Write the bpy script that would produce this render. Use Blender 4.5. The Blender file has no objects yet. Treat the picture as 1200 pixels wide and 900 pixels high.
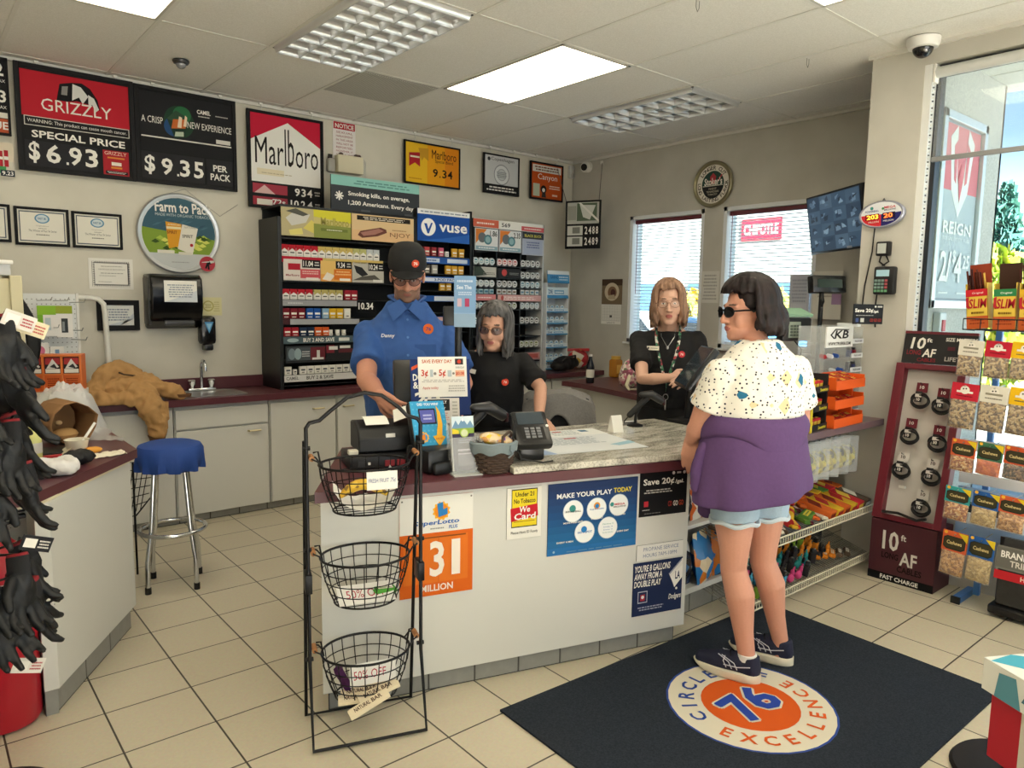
import bpy, bmesh, math, random
from mathutils import Vector, Matrix, Euler, noise
S = bpy.context.scene
COL = S.collection
PI = math.pi
# ---------------------------------------------------------------- camera
cam = bpy.data.objects.new('camera', bpy.data.cameras.new('camera')); COL.objects.link(cam)
def cam_matrix(yaw, pitch, roll, loc):
    cy, sy, cp, sp = math.cos(yaw), math.sin(yaw), math.cos(pitch), math.sin(pitch)
    f = Vector((sy*cp, cy*cp, sp)); r = Vector((cy, -sy, 0)); u = r.cross(f)
    cr, sr = math.cos(roll), math.sin(roll)
    r2 = r*cr + u*sr; u2 = u*cr - r*sr
    m = Matrix((r2, u2, -f)).transposed().to_4x4(); m.translation = loc
    return m
cam.matrix_world = cam_matrix(0.69679, -0.11302, 0.01551, (-1.12241, -4.82744, 1.57283))
cam.data.sensor_width = 36; cam.data.lens = 36*855.418/1200; cam.data.clip_start = .05
S.camera = cam
# ---------------------------------------------------------------- world, sun, exposure
W = bpy.data.worlds.new('world'); S.world = W; W.use_nodes = True
wn, wl = W.node_tree.nodes, W.node_tree.links
bg = wn['Background']; bg.inputs[1].default_value = 1.9
tc = wn.new('ShaderNodeTexCoord'); sx = wn.new('ShaderNodeSeparateXYZ'); rp = wn.new('ShaderNodeValToRGB')
wl.new(tc.outputs['Generated'], sx.inputs[0]); wl.new(sx.outputs[2], rp.inputs[0]); wl.new(rp.outputs[0], bg.inputs[0])
rp.color_ramp.elements[0].position = .0; rp.color_ramp.elements[0].color = (.72, .80, .86, 1)
rp.color_ramp.elements[1].position = .55; rp.color_ramp.elements[1].color = (.05, .13, .28, 1)
e = rp.color_ramp.elements.new(.10); e.color = (.60, .72, .84, 1); e = rp.color_ramp.elements.new(.19); e.color = (.17, .30, .45, 1); e = rp.color_ramp.elements.new(.30); e.color = (.08, .17, .30, 1)
sun = bpy.data.objects.new('sun', bpy.data.lights.new('sun', 'SUN')); COL.objects.link(sun)
sun.data.energy = 24; sun.data.angle = .02; sun.data.color = (1, .97, .92)
sun.rotation_euler = Vector((.32, .80, -.50)).to_track_quat('-Z', 'Y').to_euler()
S.view_settings.view_transform = 'Standard'; S.view_settings.look = 'None'
S.view_settings.gamma = 1; S.view_settings.use_curve_mapping = False
S.view_settings.exposure = 0.75
S.cycles.use_denoising = True
S.cycles.max_bounces = 8; S.cycles.diffuse_bounces = 5; S.cycles.glossy_bounces = 4; S.cycles.transparent_max_bounces = 16; S.cycles.transmission_bounces = 6
S.cycles.sample_clamp_indirect = 6; S.cycles.caustics_reflective = False; S.cycles.caustics_refractive = False
LAMP_STRENGTH = 4.6
# ---------------------------------------------------------------- materials
def lin(h):
    h = h.lstrip('#'); c = [int(h[i:i+2], 16)/255 for i in (0, 2, 4)]
    return tuple(x/12.92 if x <= .04045 else ((x+.055)/1.055)**2.4 for x in c) + (1,)
MC = {}
def M(col, rough=.55, metal=0, bump=0, bscale=80, spec=.4, emit=0, alpha=1, trans=0, vary=0):
    key = (col, rough, metal, bump, bscale, spec, emit, alpha, trans, vary)
    if key in MC: return MC[key]
    m = bpy.data.materials.new('paint_'+col.strip('#')); m.use_nodes = True
    n, l = m.node_tree.nodes, m.node_tree.links; b = n['Principled BSDF']
    b.inputs['Base Color'].default_value = lin(col); b.inputs['Roughness'].default_value = rough
    b.inputs['Metallic'].default_value = metal; b.inputs['Specular IOR Level'].default_value = spec
    b.inputs['Alpha'].default_value = alpha; b.inputs['Transmission Weight'].default_value = trans
    if emit: b.inputs['Emission Color'].default_value = lin(col); b.inputs['Emission Strength'].default_value = emit
    if bump or vary:
        t = n.new('ShaderNodeTexCoord'); z = n.new('ShaderNodeTexNoise'); z.inputs['Scale'].default_value = bscale; z.inputs['Detail'].default_value = 4
        l.new(t.outputs['Object'], z.inputs['Vector'])
        if bump:
            q = n.new('ShaderNodeBump'); q.inputs['Strength'].default_value = bump; q.inputs['Distance'].default_value = .004
            l.new(z.outputs['Fac'], q.inputs['Height']); l.new(q.outputs[0], b.inputs['Normal'])
        if vary:
            x = n.new('ShaderNodeMix'); x.data_type = 'RGBA'; c = lin(col)
            x.inputs[6].default_value = tuple(v*(1-vary) for v in c[:3])+(1,); x.inputs[7].default_value = tuple(min(1, v*(1+vary)) for v in c[:3])+(1,)
            l.new(z.outputs['Fac'], x.inputs[0]); l.new(x.outputs[2], b.inputs['Base Color'])
    MC[key] = m; return m
def newmat(name):
    m = bpy.data.materials.new(name); m.use_nodes = True
    return m, m.node_tree.nodes, m.node_tree.links, m.node_tree.nodes['Principled BSDF']
def ramp(n, stops):
    r = n.new('ShaderNodeValToRGB'); e = r.color_ramp.elements
    e[0].position, e[0].color = stops[0][0], lin(stops[0][1]); e[1].position, e[1].color = stops[-1][0], lin(stops[-1][1])
    for p, c in stops[1:-1]: k = e.new(p); k.color = lin(c)
    return r
def m_floor():
    m, n, l, b = newmat('floor_tile')
    g = n.new('ShaderNodeNewGeometry'); br = n.new('ShaderNodeTexBrick'); l.new(g.outputs['Position'], br.inputs['Vector'])
    br.offset = 0; br.squash = 1
    for k, v in (('Scale', 1), ('Mortar Size', .0035), ('Mortar Smooth', .1), ('Brick Width', .31), ('Row Height', .31), ('Bias', 0)): br.inputs[k].default_value = v
    br.inputs['Color1'].default_value = lin('#c4bba4'); br.inputs['Color2'].default_value = lin('#cbc2ac'); br.inputs['Mortar'].default_value = lin('#4a443b')
    z = n.new('ShaderNodeTexNoise'); z.inputs['Scale'].default_value = 90; z.inputs['Detail'].default_value = 5; l.new(g.outputs['Position'], z.inputs['Vector'])
    x = n.new('ShaderNodeMix'); x.data_type = 'RGBA'; x.blend_type = 'OVERLAY'; x.inputs[0].default_value = .16
    l.new(br.outputs['Color'], x.inputs[6]); l.new(z.outputs['Color'], x.inputs[7])
    hs = n.new('ShaderNodeHueSaturation'); hs.inputs['Saturation'].default_value = .95; l.new(x.outputs[2], hs.inputs['Color']); l.new(hs.outputs[0], b.inputs['Base Color'])
    b.inputs['Roughness'].default_value = .34; b.inputs['Specular IOR Level'].default_value = .45
    q = n.new('ShaderNodeBump'); q.inputs['Strength'].default_value = .6; q.inputs['Distance'].default_value = -.003; l.new(br.outputs['Fac'], q.inputs['Height']); l.new(q.outputs[0], b.inputs['Normal'])
    return m
def m_speck(name, c1, c2, scale, rough=.8, bump=.15):
    m, n, l, b = newmat(name)
    g = n.new('ShaderNodeNewGeometry'); z = n.new('ShaderNodeTexNoise'); z.inputs['Scale'].default_value = scale; z.inputs['Detail'].default_value = 6
    l.new(g.outputs['Position'], z.inputs['Vector']); r = ramp(n, [(.35, c1), (.65, c2)]); l.new(z.outputs['Fac'], r.inputs[0]); l.new(r.outputs[0], b.inputs['Base Color'])
    b.inputs['Roughness'].default_value = rough; b.inputs['Specular IOR Level'].default_value = .25
    q = n.new('ShaderNodeBump'); q.inputs['Strength'].default_value = bump; q.inputs['Distance'].default_value = .003; l.new(z.outputs['Fac'], q.inputs['Height']); l.new(q.outputs[0], b.inputs['Normal'])
    return m
def m_granite():
    m, n, l, b = newmat('granite')
    g = n.new('ShaderNodeNewGeometry'); mp = n.new('ShaderNodeMapping'); mp.inputs['Rotation'].default_value = (0, 0, .6); mp.inputs['Scale'].default_value = (3, 11, 6); l.new(g.outputs['Position'], mp.inputs[0])
    z = n.new('ShaderNodeTexNoise'); z.inputs['Scale'].default_value = 1.3; z.inputs['Detail'].default_value = 9; z.inputs['Distortion'].default_value = 1.2; l.new(mp.outputs[0], z.inputs['Vector'])
    r = ramp(n, [(.33, '#55524c'), (.43, '#8d8a80'), (.5, '#b9b5a8'), (.6, '#d3cfc3'), (.72, '#a8a498')]); l.new(z.outputs['Fac'], r.inputs[0])
    z2 = n.new('ShaderNodeTexNoise'); z2.inputs['Scale'].default_value = 130; z2.inputs['Detail'].default_value = 3; l.new(g.outputs['Position'], z2.inputs['Vector'])
    r2 = ramp(n, [(.36, '#4a4842'), (.5, '#c8c4b8'), (.7, '#efece4')]); l.new(z2.outputs['Fac'], r2.inputs[0])
    x = n.new('ShaderNodeMix'); x.data_type = 'RGBA'; x.inputs[0].default_value = .38; l.new(r.outputs[0], x.inputs[6]); l.new(r2.outputs[0], x.inputs[7]); l.new(x.outputs[2], b.inputs['Base Color'])
    b.inputs['Roughness'].default_value = .18; return m
def m_shirt():
    m, n, l, b = newmat('printed_cotton')
    t = n.new('ShaderNodeTexCoord')
    def vor(scale, off=0):
        mp = n.new('ShaderNodeMapping'); mp.inputs['Location'].default_value = (off, off, off); l.new(t.outputs['Object'], mp.inputs[0])
        v = n.new('ShaderNodeTexVoronoi'); v.inputs['Scale'].default_value = scale; v.inputs['Randomness'].default_value = .75 if scale > 40 else .9; v.distance = 'EUCLIDEAN' if scale > 40 else 'MANHATTAN'; l.new(mp.outputs[0], v.inputs['Vector']); return v
    def mth(op, a, bv):
        q = n.new('ShaderNodeMath'); q.operation = op; l.new(a, q.inputs[0]); q.inputs[1].default_value = bv; return q.outputs[0]
    def mix(f, a, col):
        x = n.new('ShaderNodeMix'); x.data_type = 'RGBA'; l.new(f, x.inputs[0])
        if isinstance(a, str): x.inputs[6].default_value = lin(a)
        else: l.new(a, x.inputs[6])
        x.inputs[7].default_value = lin(col); return x.outputs[2]
    def patch(scale, off, lo, size, chan):
        v = vor(scale, off); s = n.new('ShaderNodeSeparateColor'); l.new(v.outputs['Color'], s.inputs[0])
        a = mth('GREATER_THAN', s.outputs[chan], lo); d = mth('LESS_THAN', v.outputs['Distance'], size)
        q = n.new('ShaderNodeMath'); q.operation = 'MULTIPLY'; l.new(a, q.inputs[0]); l.new(d, q.inputs[1]); return q.outputs[0]
    v1 = vor(58); f1 = mth('LESS_THAN', v1.outputs['Distance'], .24)
    c = mix(patch(13, 3, .55, .55, 0), '#efece4', '#e8cfa6'); c = mix(f1, c, '#23273d'); c = mix(patch(16, 9, .72, .50, 1), c, '#2f6f93')
    l.new(c, b.inputs['Base Color']); b.inputs['Roughness'].default_value = .85; b.inputs['Specular IOR Level'].default_value = .1
    return m
def m_glass(tint='#f4fbfa', refl=.035, name='glass'):
    m = bpy.data.materials.new(name); m.use_nodes = True; n, l = m.node_tree.nodes, m.node_tree.links; n.clear()
    o = n.new('ShaderNodeOutputMaterial'); tr = n.new('ShaderNodeBsdfTransparent'); tr.inputs[0].default_value = lin(tint)
    gl = n.new('ShaderNodeBsdfGlossy'); gl.inputs['Roughness'].default_value = .03; x = n.new('ShaderNodeMixShader'); x.inputs[0].default_value = refl
    l.new(tr.outputs[0], x.inputs[1]); l.new(gl.outputs[0], x.inputs[2]); l.new(x.outputs[0], o.inputs[0]); return m
def m_sheer(col, opacity, name):
    m = bpy.data.materials.new(name); m.use_nodes = True; n, l = m.node_tree.nodes, m.node_tree.links; n.clear()
    o = n.new('ShaderNodeOutputMaterial'); tr = n.new('ShaderNodeBsdfTransparent'); d = n.new('ShaderNodeBsdfPrincipled'); d.inputs['Base Color'].default_value = lin(col); d.inputs['Roughness'].default_value = .3
    x = n.new('ShaderNodeMixShader'); x.inputs[0].default_value = opacity
    l.new(tr.outputs[0], x.inputs[1]); l.new(d.outputs[0], x.inputs[2]); l.new(x.outputs[0], o.inputs[0]); return m
def m_cells(name, cols, scale, rough=.5, bump=.5):
    """voronoi lumps in random colours out of cols (nuts, seeds, wrappers)"""
    m, n, l, b = newmat(name); t = n.new('ShaderNodeTexCoord'); v = n.new('ShaderNodeTexVoronoi'); v.inputs['Scale'].default_value = scale; l.new(t.outputs['Object'], v.inputs['Vector'])
    s = n.new('ShaderNodeSeparateColor'); l.new(v.outputs['Color'], s.inputs[0]); r = ramp(n, [(i/len(cols), c) for i, c in enumerate(cols)]); r.color_ramp.interpolation = 'CONSTANT'
    l.new(s.outputs[0], r.inputs[0]); l.new(r.outputs[0], b.inputs['Base Color']); b.inputs['Roughness'].default_value = rough
    q = n.new('ShaderNodeBump'); q.inputs['Strength'].default_value = bump; q.inputs['Distance'].default_value = .006; q.invert = True; l.new(v.outputs['Distance'], q.inputs['Height']); l.new(q.outputs[0], b.inputs['Normal'])
    return m
BLK = M('#141416', .45); DBLK = M('#0c0c0d', .6); WHT = M('#e9e8e2', .6); CHROME = M('#d9dce0', .12, 1); STEEL = M('#b7b9b8', .28, 1)
GLASS = m_glass(); MAROON = M('#5a2f36', .35, vary=.12, bscale=30); LAM = M('#d2d2cd', .45, bump=.05, bscale=200); WIRE = M('#101012', .4, .3)
CLEAR = m_sheer('#e8eef0', .16, 'clear_plastic'); PAPER = M('#efeee8', .8)
# ---------------------------------------------------------------- mesh builder
TX = {}
def text_geo(s, bold):
    k = (s, bold)
    if k not in TX:
        c = bpy.data.curves.new('t', 'FONT'); c.body = s; c.resolution_u = 2; c.offset = .022 if bold else 0
        o = bpy.data.objects.new('t', c); me = o.to_mesh()
        v = [(p.co.x, p.co.y) for p in me.vertices]; f = [tuple(p.vertices) for p in me.polygons]
        o.to_mesh_clear(); bpy.data.objects.remove(o); bpy.data.curves.remove(c)
        x0, x1 = min(p[0] for p in v), max(p[0] for p in v); y0, y1 = min(p[1] for p in v), max(p[1] for p in v)
        TX[k] = ([((p[0]-x0)/(x1-x0), (p[1]-y0)/(y1-y0)) for p in v], f, (x1-x0)/(y1-y0))
    return TX[k]
def rotz(a): return Matrix.Rotation(a, 4, 'Z')
def frame_m(o, u, v):
    u, v = Vector(u).normalized(), Vector(v).normalized(); n = u.cross(v)
    m = Matrix((u, v, n)).transposed().to_4x4(); m.translation = Vector(o); return m
class MB:
    def __init__(s, T=None): s.v, s.f, s.m, s.mats, s.T = [], [], [], [], T
    def mi(s, mat):
        if mat not in s.mats: s.mats.append(mat)
        return s.mats.index(mat)
    def add(s, vs, fs, mat, X=None):
        b = len(s.v); i = s.mi(mat)
        if X is not None: vs = [X @ Vector(p) for p in vs]
        if s.T is not None: vs = [s.T @ Vector(p) for p in vs]
        s.v += [tuple(p) for p in vs]; s.f += [tuple(b+k for k in f) for f in fs]; s.m += [i]*len(fs); return s
    def box(s, x0, x1, y0, y1, z0, z1, mat, bev=0, X=None):
        if bev <= 0:
            vs = [(x, y, z) for z in (z0, z1) for y in (y0, y1) for x in (x0, x1)]
            return s.add(vs, [(0, 2, 3, 1), (4, 5, 7, 6), (0, 1, 5, 4), (2, 6, 7, 3), (0, 4, 6, 2), (1, 3, 7, 5)], mat, X)
        bm = bmesh.new(); bmesh.ops.create_cube(bm, size=1)
        for q in bm.verts: q.co = ((x0+x1)/2+q.co.x*(x1-x0), (y0+y1)/2+q.co.y*(y1-y0), (z0+z1)/2+q.co.z*(z1-z0))
        bmesh.ops.bevel(bm, geom=bm.edges[:], offset=min(bev, .45*min(x1-x0, y1-y0, z1-z0)), segments=2, affect='EDGES', profile=.5)
        return s.bm(bm, mat, X)
    def bm(s, bm, mat, X=None):
        bm.verts.index_update(); s.add([q.co[:] for q in bm.verts], [[q.index for q in f.verts] for f in bm.faces], mat, X); bm.free(); return s
    def cbox(s, c, d, mat, bev=0, X=None): return s.box(c[0]-d[0]/2, c[0]+d[0]/2, c[1]-d[1]/2, c[1]+d[1]/2, c[2]-d[2]/2, c[2]+d[2]/2, mat, bev, X)
    def tube(s, pts, r, mat, n=8, closed=False, caps=True, sq=1, X=None):
        P = [Vector(p) for p in pts]; k = len(P); R = r if isinstance(r, (list, tuple)) else [r]*k
        T = []
        for i in range(k):
            a = P[(i-1) % k] if (closed or i > 0) else P[i]; b = P[(i+1) % k] if (closed or i < k-1) else P[i]
            t = (b-a); T.append(t.normalized() if t.length > 1e-9 else Vector((0, 0, 1)))
        up = Vector((0, 0, 1)) if abs(T[0].z) < .9 else Vector((1, 0, 0))
        N = T[0].cross(up).normalized(); vs, fs = [], []
        for i in range(k):
            N = (N - T[i]*N.dot(T[i])); N = N.normalized() if N.length > 1e-6 else T[i].orthogonal().normalized()
            B = T[i].cross(N)
            for j in range(n):
                a = 2*PI*j/n; vs.append(P[i] + (N*math.cos(a) + B*math.sin(a)*sq)*R[i])
        for i in range(k if closed else k-1):
            a, b = i*n, ((i+1) % k)*n
            for j in range(n): fs.append((a+j, a+(j+1) % n, b+(j+1) % n, b+j))
        if caps and not closed: fs += [tuple(range(n))[::-1], tuple(range((k-1)*n, k*n))]
        return s.add(vs, fs, mat, X)
    def limb(s, pts, r, mat, n=12, cap0=True, cap1=True, sq=1, X=None):
        """tapered tube with round ends"""
        P = [Vector(p) for p in pts]; R = list(r)
        if cap0:
            d = (P[0]-P[1]).normalized(); P = [P[0]+d*R[0]*q for q in (.98, .8, .45)]+P; R = [R[0]*q for q in (.2, .6, .89)]+R
        if cap1:
            d = (P[-1]-P[-2]).normalized(); e = P[-1]; q1 = R[-1]; P = P+[e+d*q1*q for q in (.45, .8, .98)]; R = R+[q1*q for q in (.89, .6, .2)]
        return s.tube(P, R, mat, n, sq=sq, X=X)
    def cyl(s, a, b, r, mat, n=20, r2=None, X=None): return s.tube([a, b], [r, r if r2 is None else r2], mat, n, X=X)
    def ell(s, c, r, mat, n=16, X=None, rot=None):
        r = (r, r, r) if isinstance(r, (int, float)) else r; vs, fs = [], []; h = n//2
        Q = Euler(rot).to_matrix() if rot else None
        for i in range(h+1):
            t = PI*i/h
            for j in range(n):
                a = 2*PI*j/n; p = Vector((r[0]*math.sin(t)*math.cos(a), r[1]*math.sin(t)*math.sin(a), r[2]*math.cos(t)))
                if Q: p = Q @ p
                vs.append(p+Vector(c))
        for i in range(h):
            for j in range(n): fs.append((i*n+j, (i+1)*n+j, (i+1)*n+(j+1) % n, i*n+(j+1) % n))
        return s.add(vs, fs, mat, X)
    def lathe(s, prof, mat, n=24, c=(0, 0, 0), sy=1, X=None):
        vs, fs = [], []
        for r, z in prof:
            for j in range(n): a = 2*PI*j/n; vs.append((c[0]+r*math.cos(a), c[1]+r*sy*math.sin(a), c[2]+z))
        for i in range(len(prof)-1):
            for j in range(n): fs.append((i*n+j, i*n+(j+1) % n, (i+1)*n+(j+1) % n, (i+1)*n+j))
        fs += [tuple(range(n))[::-1], tuple(range((len(prof)-1)*n, len(prof)*n))]
        return s.add(vs, fs, mat, X)
    def loft(s, rings, mat, caps=True, X=None):
        n = len(rings[0]); vs = [p for r in rings for p in r]; fs = []
        for i in range(len(rings)-1):
            for j in range(n): fs.append((i*n+j, i*n+(j+1) % n, (i+1)*n+(j+1) % n, (i+1)*n+j))
        if caps: fs += [tuple(range(n))[::-1], tuple(range((len(rings)-1)*n, len(rings)*n))]
        return s.add(vs, fs, mat, X)
    def prism(s, poly, h0, h1, mat, X=None):
        n = len(poly); vs = [(x, y, h0) for x, y in poly]+[(x, y, h1) for x, y in poly]
        fs = [tuple(range(n))[::-1], tuple(range(n, 2*n))]+[(i, (i+1) % n, n+(i+1) % n, n+i) for i in range(n)]
        return s.add(vs, fs, mat, X)
    def sheet(s, fn, nu, nv, mat, X=None):
        vs = [fn(i/nu, j/nv) for j in range(nv+1) for i in range(nu+1)]
        return s.add(vs, [(j*(nu+1)+i, j*(nu+1)+i+1, (j+1)*(nu+1)+i+1, (j+1)*(nu+1)+i) for j in range(nv) for i in range(nu)], mat, X)
    def draw(s, X, w, h, items, z0=.0006, dz=.00022):
        """flat print on the plane X: shapes in 0..1 panel units, later ones on top"""
        k = 0
        for it in items:
            t = it[0]; z = z0+k*dz; k += 1
            if t == 'r':
                _, x0, y0, x1, y1, c = it; s.add([(x0*w, y0*h, z), (x1*w, y0*h, z), (x1*w, y1*h, z), (x0*w, y1*h, z)], [(0, 1, 2, 3)], cm(c), X)
            elif t == 'o':
                _, cx, cy, rx, ry, c = it; ry = ry or rx*w/h
                s.add([(cx*w+rx*w*math.cos(2*PI*j/32), cy*h+ry*h*math.sin(2*PI*j/32), z) for j in range(32)], [tuple(range(32))], cm(c), X)
            elif t == 'p':
                s.add([(x*w, y*h, z) for x, y in it[1]], [tuple(range(len(it[1])))], cm(it[2]), X)
            elif t == 't':
                _, txt, x0, y0, x1, y1, c = it[:7]; vs, fs, asp = text_geo(txt, len(it) > 7 and it[7] == 'b'); sl = it[8] if len(it) > 8 else 0
                s.add([((x0+p[0]*(x1-x0)+sl*p[1]*(y1-y0)*h/w)*w, (y0+p[1]*(y1-y0))*h, z) for p in vs], fs, cm(c), X)
            elif t == 'l':   # block of unreadable small print: n thin lines
                _, x0, y0, x1, y1, nn, c = it; rs = random.Random(int(x0*999+y1*77))
                for q in range(nn):
                    yb = y1-(q+.8)*(y1-y0)/nn; hh = .5*(y1-y0)/nn; a = rs.uniform(0, .12)*(x1-x0); xx = x0+a
                    while xx < x1-a:
                        ww = rs.uniform(.05, .14)*(x1-x0); xe = min(xx+ww, x1-a); s.add([(xx*w, yb*h, z), (xe*w, yb*h, z), (xe*w, (yb+hh)*h, z), (xx*w, (yb+hh)*h, z)], [(0, 1, 2, 3)], cm(c), X); xx = xe+.022*(x1-x0)
        return s
    def obj(s, name, parent=None, smooth=40, world=False, me=None, loc=None):
        if me is None:
            me = bpy.data.meshes.new(name); vs = s.v
            if loc is not None: vs = [(p[0]-loc[0], p[1]-loc[1], p[2]-loc[2]) for p in vs]
            if parent is not None and world:
                iv = pm(parent).inverted(); vs = [tuple(iv @ Vector(p)) for p in vs]
            me.from_pydata([tuple(p) for p in vs], [], s.f); me.update()
            for q in s.mats: me.materials.append(q)
            me.polygons.foreach_set('material_index', s.m)
            if smooth:
                me.polygons.foreach_set('use_smooth', [True]*len(me.polygons))
                me.set_sharp_from_angle(angle=math.radians(smooth))
        o = bpy.data.objects.new(name, me); COL.objects.link(o)
        if loc is not None: o.location = loc
        if parent is not None: o.parent = parent
        return o
def pm(o):
    m = Matrix.LocRotScale(o.location, o.rotation_euler, o.scale)
    return m if o.parent is None else pm(o.parent) @ m
def cm(c): return c if not isinstance(c, str) else M(c, .6, spec=.15)
def tag(o, label, cat, group=None, kind=None):
    o['label'] = label; o['category'] = cat
    if group: o['group'] = group
    if kind: o['kind'] = kind
    return o
def thing(name, label, cat, loc=(0, 0, 0), rz=0, group=None, rot=None):
    o = bpy.data.objects.new(name, None); COL.objects.link(o); o.location = loc; o.rotation_euler = rot if rot is not None else (0, 0, rz); o.empty_display_size = .1
    return tag(o, label, cat, group)
def struct(mb, name, smooth=0):
    o = mb.obj(name, smooth=smooth); o['kind'] = 'structure'; return o
def dup(src, loc, rz=None, label=None, rot=None, group=None):
    r = src.copy(); COL.objects.link(r); r.location = loc
    if rz is not None: r.rotation_euler = (0, 0, rz)
    if rot is not None: r.rotation_euler = rot
    if label: r['label'] = label
    if group: r['group'] = group
    for ch in src.children:
        c = ch.copy(); COL.objects.link(c); c.parent = r
        for g in ch.children: d = g.copy(); COL.objects.link(d); d.parent = c
    return r
def fuse(mb, mat, voxel=.008, smooth=4, disp=0, dscale=12, factor=.5):
    """one continuous skin out of overlapping shapes"""
    me = bpy.data.meshes.new('fuse'); me.from_pydata([tuple(p) for p in mb.v], [], mb.f); me.update()
    bm = bmesh.new(); bm.from_mesh(me); bmesh.ops.recalc_face_normals(bm, faces=bm.faces[:]); bm.to_mesh(me); bm.free()
    o = bpy.data.objects.new('fuse', me); COL.objects.link(o)
    r = o.modifiers.new('r', 'REMESH'); r.mode = 'VOXEL'; r.voxel_size = voxel; r.use_smooth_shade = True
    if smooth: q = o.modifiers.new('s', 'SMOOTH'); q.factor = factor; q.iterations = smooth
    dg = bpy.context.evaluated_depsgraph_get(); out = bpy.data.meshes.new_from_object(o.evaluated_get(dg))
    bpy.data.objects.remove(o); bpy.data.meshes.remove(me)
    if disp:
        ns = [v.normal.copy() for v in out.vertices]
        for v, nn in zip(out.vertices, ns): v.co += nn*disp*(noise.noise(v.co*dscale)*.8 + .9*(.35-abs(noise.noise(v.co*dscale*1.9+Vector((3, 7, 1))))))
    out.materials.clear(); out.materials.append(mat); out.polygons.foreach_set('use_smooth', [True]*len(out.polygons)); out.update(); return out
def paint(me, mat, test):
    me.materials.append(mat); k = len(me.materials)-1
    for p in me.polygons:
        if test(p.center, p.normal): p.material_index = k
def sign(name, label, cat, o, u, w, h, items, th=.012, back='#1a1a1c', frame=None, fw=.015, v=(0, 0, 1), group=None, gap=.002, sides='#d8d6cf'):
    """flat board whose lower-left front corner is o; printed face; optional raised frame"""
    X = frame_m(o, u, v); t = thing(name, label, cat, X @ Vector((w/2, 0, 0)), group=group)
    b = MB(); b.box(0, w, 0, h, -th, 0, cm(back), X=X); b.draw(X, w, h, items); b.obj('panel', t, 0, True)
    if frame:
        f = MB(); d = .008
        for x0, x1, y0, y1 in ((-fw*.2, fw, -fw*.2, h+fw*.2), (w-fw, w+fw*.2, -fw*.2, h+fw*.2), (fw, w-fw, -fw*.2, fw), (fw, w-fw, h-fw, h+fw*.2)):
            f.box(x0, x1, y0, y1, -th-.001, d, cm(frame), .002, X=X)
        f.obj('frame', t, 0, True)
    return t
# ---------------------------------------------------------------- structure
ZC = 3.043
WALL = m_speck('wall_paint', '#cfcbbd', '#d6d2c5', 4, .75, .02)
WALLG = m_speck('wall_paint_grey', '#bdbbb3', '#c5c3bb', 4, .75, .02)
f = MB(); f.box(-4, 4.6, -9.5, 1.0, -.12, 0, m_floor()); struct(f, 'floor')
c = MB(); c.box(-4.2, 4.8, -9.7, 1.2, ZC, ZC+.15, m_speck('ceiling_tile', '#dcdbd6', '#e8e7e3', 150, .9, .2)); struct(c, 'ceiling')
GX, GY, G = .649, -.435, .6096
g = MB(); TB = M('#d9d8d2', .5)
for k in range(-7, 7): g.box(GX+k*G-.011, GX+k*G+.011, -9.5, .88, ZC-.004, ZC, TB)
for k in range(-1, 8): g.box(-4, 4.45, GY-2*G*k-.011, GY-2*G*k+.011, ZC-.003, ZC+.001, TB)
g.box(-4, 4.45, .855, .88, ZC-.022, ZC, TB); g.box(4.425, 4.45, -2.7, .88, ZC-.022, ZC, TB); g.box(3.375, 3.4, -9.5, -2.7, ZC-.02, ZC, TB)
struct(g, 'trim_1')
w = MB(); w.box(-4, 4.6, .88, 1.0, 0, ZC, WALL); struct(w, 'wall_back')
w = MB(); w.box(-4.15, -4, -9.5, 1.0, 0, ZC, WALL); struct(w, 'wall_left')
w = MB(); w.box(-4, 3.4, -9.65, -9.5, 0, .4, WALL); w.box(-4, 3.4, -9.65, -9.5, 2.85, ZC, WALL); w.box(-4, -3.6, -9.65, -9.5, .4, 2.85, WALL); w.box(3.1, 4.6, -9.65, -9.5, 0, ZC, WALL); struct(w, 'wall_rear')
W1, W2, WB, WT = (.057, -.815), (-1.012, -1.88), 1.19, 2.416
w = MB()
for a, b_ in ((.88, W1[0]), (W1[1], W2[0]), (W2[1], -2.715)): w.box(4.45, 4.6, b_, a, 0, ZC, WALLG)
for a, b_ in (W1, W2): w.box(4.45, 4.6, b_, a, 0, WB, WALLG); w.box(4.45, 4.6, b_, a, WT, ZC, WALLG)
struct(w, 'wall_right')
STUC = m_speck('stucco', '#b9b8b6', '#d0cfcc', 70, .9, .6)
w = MB(); w.box(3.4, 4.6, -3.01, -2.715, 0, ZC, WALLG); w.box(3.4, 3.56, -9.5, -3.01, 2.93, ZC, WALLG); w.box(3.4, 3.56, -9.5, -3.01, 0, .42, WALLG); w.box(3.4, 3.56, -9.5, -8.2, .42, 2.93, WALLG); struct(w, 'wall_front')
w = MB(); w.box(3.58, 4.63, -3.045, -3.01, -.1, 3.6, STUC); w.box(4.6, 4.63, -3.045, 1.1, -.1, WB, STUC); w.box(4.6, 4.63, -3.045, 1.1, WT, 3.6, STUC); w.box(4.6, 4.63, -3.045, W2[1], WB, WT, STUC); w.box(4.6, 4.63, W1[0], 1.1, WB, WT, STUC); w.box(4.6, 4.63, W2[0], W1[1], WB, WT, STUC); struct(w, 'trim_2')
WFR = M('#e6eaee', .4)
def window(i, a, b_):
    m = MB(); t = .035
    for y0, y1, z0, z1 in ((a-t, a, WB, WT), (b_, b_+t, WB, WT), (b_, a, WB, WB+t), (b_, a, WT-t, WT)): m.box(4.452, 4.6, y0, y1, z0, z1, WFR)
    m.box(4.40, 4.46, b_-.01, a+.01, WB-.02, WB, WFR, .004)
    o = struct(m, 'window_%d' % i); p = MB(); p.box(4.555, 4.56, b_+t, a-t, WB+t, WT-t, GLASS); p.obj('pane', o, 0)
window(1, *W1); window(2, *W2)
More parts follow.
